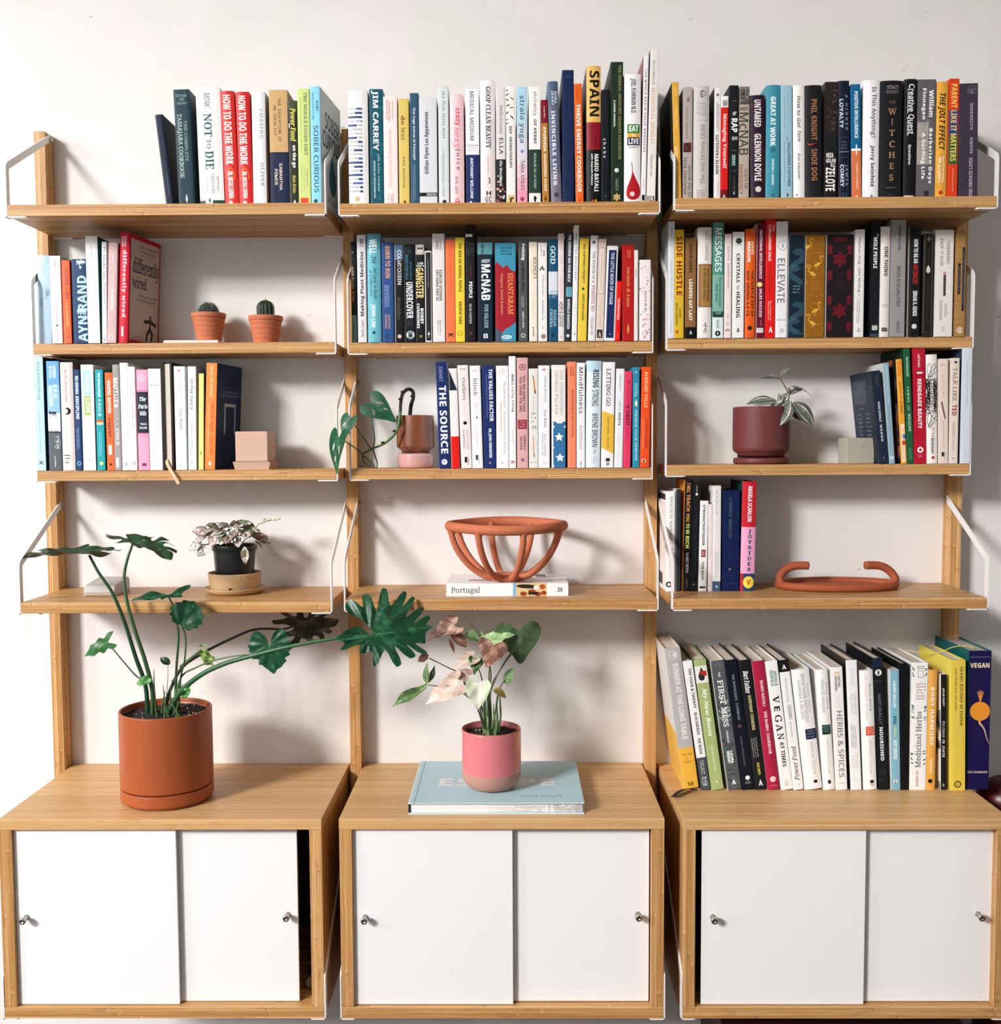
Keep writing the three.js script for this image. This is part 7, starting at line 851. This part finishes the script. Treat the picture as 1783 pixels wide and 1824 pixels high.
// two little cactus pots, second shelf of the left bay
{
  const y = YT[0][1], clay = std(0xbf6d48, 0.75);
  const plateY = 0.0066, pc = V(0.3304,1.6985,0.07), pl = thing('coaster', 'thin pale pink square coaster under the round cactus pot', 'coaster', [pc.x, y, 0.07]);
  part('slab', (() => { const g = rbox(0.112, plateY, 0.1, 0.002); g.translate(0, plateY / 2, 0); return g; })(), std(0xe8cfc4, 0.6), pl);
  const pot = (parent, h) => {
    const r0 = 0.0246, r1 = 0.0352, P = [[0, 0], [r0 - 0.001, 0], [r0, 0.001]], n = 6;
    for (let i = 1; i < n; i++) { const v = i / n * h * 0.99, r = r0 + (r1 - r0) * (v / h); P.push([r - 0.0001, v - 0.0016], [r + 0.0003, v - 0.0006], [r - 0.0021, v], [r - 0.0003, v + 0.0008]); }
    P.push([r1, h * 0.86], [r1 + 0.0004, h - 0.0015], [r1 - 0.0005, h], [r1 - 0.004, h], [r1 - 0.005, h - 0.008], [0, h - 0.008]);
    part('pot', lathe(P, 56), clay, parent); soil(parent, r1 - 0.0045, h - 0.006, 5);
  };
  const spineSet = (list, mat, parent, name) => { const gs = list.map(([p0, d, l, r]) => { const g = new THREE.ConeGeometry(r, l, 4, 1); g.translate(0, l / 2, 0); g.applyQuaternion(new THREE.Quaternion().setFromUnitVectors(V(0, 1, 0), d)); g.translate(p0.x, p0.y, p0.z); return g; }); const m = part(name, mergeGeometries(gs), mat, parent); m.userData.kind = 'stuff'; };
  const p1 = V(0.351,1.7017,0.06), a = thing('round_cactus', 'small round dark cactus in a ridged terracotta pot on a pink coaster', 'cactus', [p1.x, y + plateY, 0.06]);
  pot(a, 0.0605);
  { const g = new THREE.IcosahedronGeometry(0.0195, 6), p = g.attributes.position, v = V(0, 0, 0); const spikes = [];
    for (let i = 0; i < p.count; i++) { v.fromBufferAttribute(p, i); const th = Math.atan2(v.z, v.x), ph = Math.acos(v.y / 0.0195), k = 1 + 0.13 * Math.abs(Math.sin(th * 6.5 + ph * 5)) * Math.abs(Math.sin(th * 6.5 - ph * 5)); v.multiplyScalar(k); p.setXYZ(i, v.x, v.y + 0.062, v.z); }
    g.computeVertexNormals(); const body = part('cactus_body', mergeVertices(g), std(0x1a2620, 0.7), a);
    for (let i = 0; i < 420; i++) { const u = rnd(-0.1, 1), th = rnd(0, 6.3), s = Math.sqrt(Math.max(0, 1 - u * u)), d = V(Math.cos(th) * s, u, Math.sin(th) * s); spikes.push([d.clone().multiplyScalar(0.0205).add(V(0, 0.062, 0)), d.add(V(rnd(-0.5, 0.5), rnd(-0.4, 0.6), rnd(-0.5, 0.5))).normalize(), rnd(0.003, 0.0065), 0.00026]); }
    spineSet(spikes, std(0xa9a79f, 0.7), body, 'spines'); }
  const p2 = V(0.4699,1.6951,0.06), b = thing('column_cactus', 'upright ribbed green cactus in the ridged terracotta pot without a coaster', 'cactus', [p2.x, y, 0.06]);
  pot(b, 0.0605);
  { const ribs = 15, prof = (t) => 0.0178 * (t < 0.62 ? 0.9 + 0.1 * Math.sin(t * 2.5) : Math.sqrt(Math.max(0, 1 - Math.pow((t - 0.62) / 0.38, 2)))), h = 0.044, g = new THREE.CylinderGeometry(1, 1, 1, ribs * 8, 30, true), p = g.attributes.position; const sp = [];
    for (let i = 0; i < p.count; i++) { const t = p.getY(i) + 0.5, th = Math.atan2(p.getZ(i), p.getX(i)), r = prof(t) * (0.9 + 0.12 * Math.abs(Math.cos(th * ribs / 2))); p.setXYZ(i, Math.cos(th) * r, 0.05 + t * h, Math.sin(th) * r); }
    g.computeVertexNormals(); const body = part('cactus_body', g, std(0x13291b, 0.55), b);
    for (let k = 0; k < ribs; k++) for (let j = 0; j < 13; j++) { const t = 0.12 + j / 15, th = (k / ribs) * 2 * Math.PI, r = prof(t) * 1.02, o = V(Math.cos(th) * r, 0.05 + t * h, Math.sin(th) * r); for (let m = 0; m < 3; m++) sp.push([o, V(Math.cos(th + rnd(-0.9, 0.9)), rnd(-0.4, 0.8), Math.sin(th + rnd(-0.9, 0.9))).normalize(), rnd(0.0018, 0.0036), 0.0002]); }
    spineSet(sp, std(0xb9b48a, 0.7), body, 'spines');
    const tuft = []; for (let m = 0; m < 26; m++) tuft.push([V(rnd(-0.003, 0.003), 0.093, rnd(-0.003, 0.003)), V(rnd(-0.5, 0.6), 1, rnd(-0.5, 0.5)).normalize(), rnd(0.003, 0.007), 0.0004]); spineSet(tuft, std(0xd9cf96, 0.7), body, 'crown_spines'); }
}

// ---------- other things on the shelves ----------
{ // square pink planter, third shelf left
  const y = YT[0][2], c = V(0.4181,1.4317,0.085), t = thing('square_planter', 'empty square pale pink planter on a flared square saucer', 'planter', [0.4515, y, 0.093]); t.rotation.y = 0;
  const m = std(0xcda890, 0.65), sq = (r, y0) => [[-r, y0], [r, y0]];
  const frustum = (r0, r1, y0, y1) => { const g = new THREE.CylinderGeometry(r1 * Math.SQRT2, r0 * Math.SQRT2, y1 - y0, 4, 1).toNonIndexed(); g.rotateY(Math.PI / 4); g.translate(0, (y0 + y1) / 2, 0); g.computeVertexNormals(); return g; };
  const ev = (A, B) => { const a = new Brush(A), b = new Brush(B); a.updateMatrixWorld(); b.updateMatrixWorld(); return evaluator.evaluate(a, b, SUBTRACTION).geometry; };
  const body = (() => { const g = rbox(0.067, 0.062, 0.067, 0.003); g.translate(0, 0.0465, 0); const k = rbox(0.0585, 0.06, 0.0585, 0.002); k.translate(0, 0.054, 0); return ev(g, k); })();
  part('planter_box', body, m, t);
  part('saucer', ev(frustum(0.0345, 0.038, 0, 0.0158), (() => { const g = new THREE.BoxGeometry(0.0695, 0.02, 0.0695); g.translate(0, 0.0215, 0); return g; })()), m, t);
}
{ // concrete cube
  const y = YT[2][2], c = V(1.6911,1.4382,0.085), t = thing('concrete_cube', 'small pitted grey concrete cube pot beside the leaning navy book', 'planter', [c.x, y, 0.083]); t.rotation.y = 0.04;
  const g = rbox(0.058, 0.053, 0.05, 0.002); g.translate(0, 0.0265, 0); const k = rbox(0.046, 0.05, 0.038, 0.003); k.translate(0, 0.034, 0);
  const pits = []; for (const [px, py, r] of [[0.006, 0.033, 0.0016], [0.015, 0.015, 0.001], [-0.016, 0.02, 0.0008], [0.02, 0.041, 0.0007]]) { const s = new THREE.SphereGeometry(r, 8, 6); s.translate(px, py, 0.025); pits.push(s); }
  let a = new Brush(g), b = new Brush(k); a.updateMatrixWorld(); b.updateMatrixWorld(); a = evaluator.evaluate(a, b, SUBTRACTION); for (const s of pits) { const q = new Brush(s); q.updateMatrixWorld(); a.updateMatrixWorld(); a = evaluator.evaluate(a, q, SUBTRACTION); }
  part('cube', planar(a.geometry, 'x'), std(0xffffff, 0.9, { map: (() => { const n = noisy('#a9a493', ['#8f8b7c', '#bdb8a6', '#7d7a6c', '#b3ad9a'], 1800); n.repeat.set(16, 16); return n; })() }), t);
}
{ // grey digital thermometer lying on the lowest left shelf
  const y = YT[0][3], c = V(0.1324,1.1721,0.125), t = thing('thermostat', 'pale grey wedge-shaped digital thermometer lying at the back of the shelf', 'device', [c.x + 0.006, y, 0.1]);
  const s = new THREE.Shape(); s.moveTo(0.04, 0.001); s.lineTo(0.042, 0.006); s.lineTo(0.037, 0.0165); s.lineTo(-0.036, 0.026); s.lineTo(-0.04, 0.022); s.lineTo(-0.04, 0); s.lineTo(0.038, 0); s.closePath();
  const g = new THREE.ExtrudeGeometry(s, { depth: 0.052, bevelEnabled: true, bevelSize: 0.0025, bevelThickness: 0.0025, bevelSegments: 3 }); g.translate(0, 0.0025, -0.026); g.rotateY(-Math.PI / 2); g.scale(1.12, 1, 1);
  part('case', g, std(0xb9b3aa, 0.55), t);
  const scr = rbox(0.044, 0.001, 0.012, 0.0004); scr.rotateX(0.13); scr.translate(0, 0.0276, -0.025); part('display', scr, std(0x4a4f46, 0.25), t);
  const bt = rbox(0.012, 0.0016, 0.006, 0.0006); bt.rotateX(0.13); bt.translate(-0.012, 0.0266, -0.008); part('button', bt, std(0xd2cdc5, 0.5), t);
}
{ // flat paperback under the bowl
  const y = YT[1][3], a = V(0.8486,1.1774,0.1806), b = V(1.0918,1.1774,0.1791), w = b.x - a.x, h = 0.0255, D = 0.152, t = thing('book', 'white guidebook lying flat with a photo on its spine, under the rib bowl', 'book', [(a.x + b.x) / 2, y, a.z]);
  const [c, x] = canvas(1024, 768), S = 1024 / w, hp = h * S; x.fillStyle = '#f1efee'; x.fillRect(0, 0, 1024, 768);
  fitText(x, 40, hp * 0.3, 245, hp * 0.56, 'Portugal', '#3a3a3e', 'sH'); fitText(x, 300, hp * 0.42, 80, hp * 0.16, 'Eyewitness', '#d6d2d0', 'sH'); x.fillStyle = '#84b3d4'; x.fillRect(560, 0, 30, hp); x.fillStyle = '#d9bd86'; x.fillRect(588, 0, 258, hp);
  x.fillStyle = '#2a1c18'; x.beginPath(); x.ellipse(680, hp * 0.25, 90, hp * 0.16, 0.05, 0, 7); x.fill(); x.fillStyle = '#efe6da'; x.fillRect(735, hp * 0.2, 44, hp * 0.26); x.fillStyle = '#b4532c'; x.beginPath(); x.ellipse(808, hp * 0.28, 26, hp * 0.2, 0, 0, 7); x.fill(); x.fillStyle = '#8f3c20'; for (const [u, v, r] of [[650, 0.82, 30], [720, 0.66, 34], [770, 0.84, 30], [820, 0.76, 22]]) { x.beginPath(); x.ellipse(u, hp * v, r, hp * 0.17, 0, 0, 7); x.fill(); } x.fillStyle = '#15110f'; x.fillRect(690, hp * 0.7, 80, hp * 0.2);
  ringC(x, 898, hp * 0.5, hp * 0.22, '#cfcac8', 3); fitText(x, 934, hp * 0.34, 44, hp * 0.34, 'DK', '#222', 'bH');
  const cy = hp + 6; x.fillStyle = '#8fb0c4'; x.fillRect(290, cy + 260, 240, 100); x.fillStyle = '#8a5a4a'; x.fillRect(180, cy + 380, 270, 90); x.fillStyle = '#3d4c56'; x.fillRect(760, cy + 40, 90, 180); greek(x, 880, cy + 60, 90, 60, 3, '#888', 'H');
  const map = tex(c), mat = std(0xffffff, 0.35, { map });
  const plate = (name, x0, x1, y0, y1, z0, z1, face, v0, v1) => { const g = new THREE.BoxGeometry(x1 - x0, y1 - y0, z1 - z0); g.translate((x0 + x1) / 2, (y0 + y1) / 2, (z0 + z1) / 2); const u = g.attributes.uv; for (let i = 0; i < 24; i++) { const f = Math.floor(i / 4); if (f === face) u.setY(i, v0 + (v1 - v0) * u.getY(i)); else u.setXY(i, 0.99, 0.01); } part(name, g, mat, t); };
  plate('spine', -w / 2, w / 2, 0, h, -0.0012, 0, 4, 1 - hp / 768, 1);
  plate('front_cover', -w / 2, w / 2, h - 0.0009, h, -D, -0.0012, 2, 0.02, 1 - (hp + 6) / 768); plate('back_cover', -w / 2, w / 2, 0, 0.0009, -D, -0.0012, 9, 0, 0);
  const pg = new THREE.BoxGeometry(w - 0.002, h - 0.0022, D - 0.004); pg.translate(0, h / 2, -D / 2 - 0.0004); planar(pg, 'y'); part('page_block', pg, pageMat, t);
}
{ // terracotta rib bowl
  const y = YT[1][3] + 0.0256, c = V(0.969,1.315,0.134), H = c.y - y, R = 0.1165, rt = 0.0088, t = thing('rib_bowl', 'openwork terracotta bowl of curved ribs standing on a flat white book', 'bowl', [c.x, y, 0.134]), m = std(0xbd6a47, 0.78);
  const rim = new THREE.TorusGeometry(R, rt, 16, 96); rim.rotateX(Math.PI / 2); { const p = rim.attributes.position; for (let i = 0; i < p.count; i++) { const a = Math.atan2(p.getZ(i), p.getX(i)); p.setY(i, p.getY(i) * 1.12 + 0.0012 * Math.sin(a * 3)); } rim.computeVertexNormals(); } rim.translate(0, H, 0); part('rim', rim, m, t);
  const base = new THREE.TorusGeometry(0.027, 0.0072, 12, 48); base.rotateX(Math.PI / 2); base.translate(0, 0.0072, 0); part('base_ring', base, m, t);
  for (let k = 0; k < 8; k++) { const a = (17 + 45 * k) * D2R, P = (r, yy) => V(Math.sin(a) * r, yy, Math.cos(a) * r); part('rib', tube([P(R - 0.001, H), P(R - 0.004, H - 0.022), P(R * 0.86, H * 0.55), P(R * 0.66, H * 0.29), P(R * 0.42, H * 0.115), P(0.027, 0.008)], (q) => 0.0066 + 0.0034 * Math.max(0, 1 - q * 9) + 0.001 * Math.max(0, q * 6 - 5), 0.0066, 36, 12), m, t); }
}
{ // terracotta tray with curled handles
  const y = YT[2][3], c = V(1.6542,1.1774,0.0517), t = thing('curled_tray', 'oval terracotta tray with two curled arm handles on the shelf', 'tray', [c.x, y, 0.086]), m = std(0x9c4a28, 0.72);
  const rx = 0.1195, rz = 0.062, ring = []; for (let i = 0; i < 48; i++) { const a = i / 48 * 2 * Math.PI; ring.push(V(Math.cos(a) * rx, 0.0085, Math.sin(a) * rz)); }
  const cv = new THREE.CatmullRomCurve3(ring, true), tg = new THREE.TubeGeometry(cv, 120, 0.0082, 14, true); part('rim', tg, m, t);
  const fl = new THREE.CylinderGeometry(1, 1, 0.006, 64); fl.scale(rx, 1, rz); fl.translate(0, 0.004, 0); part('tray_floor', fl, m, t);
  for (const s of [-1, 1]) { const g = tube([V(s * (rx - 0.004), 0.008, 0.012), V(s * (rx - 0.0), 0.021, 0.004), V(s * (rx - 0.012), 0.038, -0.002), V(s * (rx - 0.03), 0.0465, -0.002), V(s * (rx - 0.052), 0.048, 0), V(s * (rx - 0.063), 0.0475, 0.002)], (q) => 0.0082 * (q > 0.97 ? Math.sqrt(Math.max(0.02, 1 - Math.pow((q - 0.97) / 0.03, 2))) : 1) * (1 + 0.06 * q), 0, 48, 14); part('curled_handle', g, m, t); }
}
{ // flat pale blue hardback
  const y = YT[1][4], a = V(0.7823,0.7844,0.3255), b = V(1.1142,0.7844,0.3225), w = b.x - a.x, D = 0.262, h = 0.0225, t = thing('book', 'large pale blue hardback lying flat under the pink plant pot', 'book', [(a.x + b.x) / 2, y, a.z]);
  const [c, x] = canvas(1400, 1120); x.fillStyle = '#b3d2d8'; x.fillRect(0, 0, 1400, 1120); for (let i = 0; i < 14000; i++) { x.globalAlpha = 0.25; x.fillStyle = ['#a3c6cd', '#c4dde1', '#93b9c3'][i % 3]; x.fillRect(rnd(0, 1400), rnd(0, 1120), rnd(1, 7), rnd(1, 3)); } x.globalAlpha = 1;
  x.fillStyle = '#c9dfe2'; x.fillRect(0, 0, 18, 1120); x.fillStyle = '#86aab4'; x.fillRect(44, 0, 12, 1120); fitText(x, 190, 500, 1010, 200, 'ESCAPE', '#e3e4e2', 'bH'); fitText(x, 900, 940, 330, 44, 'GRAY MALIN', '#7d98a4', 'H');
  const cm = std(0xffffff, 0.5, { map: tex(c) }), board = (y0) => { const g = rbox(w, 0.0028, D, 0.0008); g.translate(0, y0 + 0.0014, -D / 2); const u = new Float32Array(g.attributes.position.count * 2), p = g.attributes.position; for (let i = 0; i < p.count; i++) { u[i * 2] = (p.getX(i) + w / 2) / w; u[i * 2 + 1] = -p.getZ(i) / D; } g.setAttribute('uv', new THREE.BufferAttribute(u, 2)); return g; };
  part('front_cover', board(h - 0.0028), cm, t); part('back_cover', board(0), std(0xc3d8dc, 0.5), t);
  const sg = rbox(0.0032, h - 0.005, D - 0.002, 0.001); sg.translate(-w / 2 + 0.0018, h / 2, -D / 2); part('spine', sg, std(0x1b2536, 0.5), t);
  const [pc, px] = canvas(1024, 64); px.fillStyle = '#ece6e2'; px.fillRect(0, 0, 1024, 64); for (let yy = 0; yy < 64; yy += 2) { px.fillStyle = `rgba(120,112,110,${rnd(0.02, 0.14)})`; px.fillRect(0, yy, 1024, 1); for (let k = 0; k < 26; k++) { const u = 420 + rnd(0, 1) * 604; px.fillStyle = `rgba(96,92,92,${rnd(0.1, 0.4) * (u - 380) / 640})`; px.fillRect(u, yy, rnd(10, 120), 1.6); } } px.fillStyle = '#f0ecea'; px.fillRect(806, 0, 9, 64); px.fillRect(838, 0, 9, 64); px.fillStyle = 'rgba(240,236,234,.8)'; for (let k = 0; k < 40; k++) px.fillRect(rnd(560, 1010), rnd(0, 60), rnd(4, 30), rnd(2, 8));
  const pm = std(0xffffff, 0.85, { map: tex(pc) }), pg = new THREE.BoxGeometry(w - 0.008, h - 0.0062, D - 0.007); pg.translate(0.0005, h / 2, -D / 2 - 0.0005); part('page_block', pg, pm, t);
}
{ // bottle seen in the gap of the left cabinet
  const t = thing('bottle', 'grey capped bottle lying inside the gap of the cabinet', 'bottle', [0.584, 0.4222, 0.29]);
  const b = lathe([[0, 0], [0.0125, 0], [0.0125, 0.07], [0.0105, 0.082], [0.0085, 0.09]], 32); b.rotateX(-Math.PI / 2 + Math.PI); b.translate(0, 0.0126, -0.112); part('bottle_body', b, std(0x3c4046, 0.3), t);
  const k = lathe([[0, 0.104], [0.0095, 0.104], [0.0102, 0.103], [0.0102, 0.088], [0.0085, 0.0875]], 32); k.rotateX(Math.PI / 2); k.translate(0, 0.0126, -0.112); part('cap', k, std(0x8c8e8c, 0.5), t);
}
{ // dark red things standing on the floor at the right end and under the right cabinet
  const t = thing('floor_vase', 'tall dark red floor vase behind the right end of the cabinets', 'vase', [2.005, 0, 0.10]);
  part('vase_body', lathe([[0, 0], [0.05, 0], [0.062, 0.05], [0.05, 0.3], [0.034, 0.55], [0.036, 0.66], [0.052, 0.705], [0.056, 0.735], [0.046, 0.765], [0.02, 0.78], [0.016, 0.776], [0, 0.76]], 48), std(0x5a0d12, 0.35), t);
  const b = thing('storage_box', 'maroon lidded storage box on the floor under the right cabinet', 'box', [1.62, 0, 0.17]);
  part('box_body', (() => { const g = rbox(0.46, 0.3, 0.3, 0.004); g.translate(0, 0.15, 0); return g; })(), std(0x3a1216, 0.6), b);
  part('lid', (() => { const g = rbox(0.47, 0.05, 0.31, 0.004); g.translate(0, 0.3255, 0); return g; })(), std(0x42161a, 0.6), b);
}
renderer.render(scene, camera);
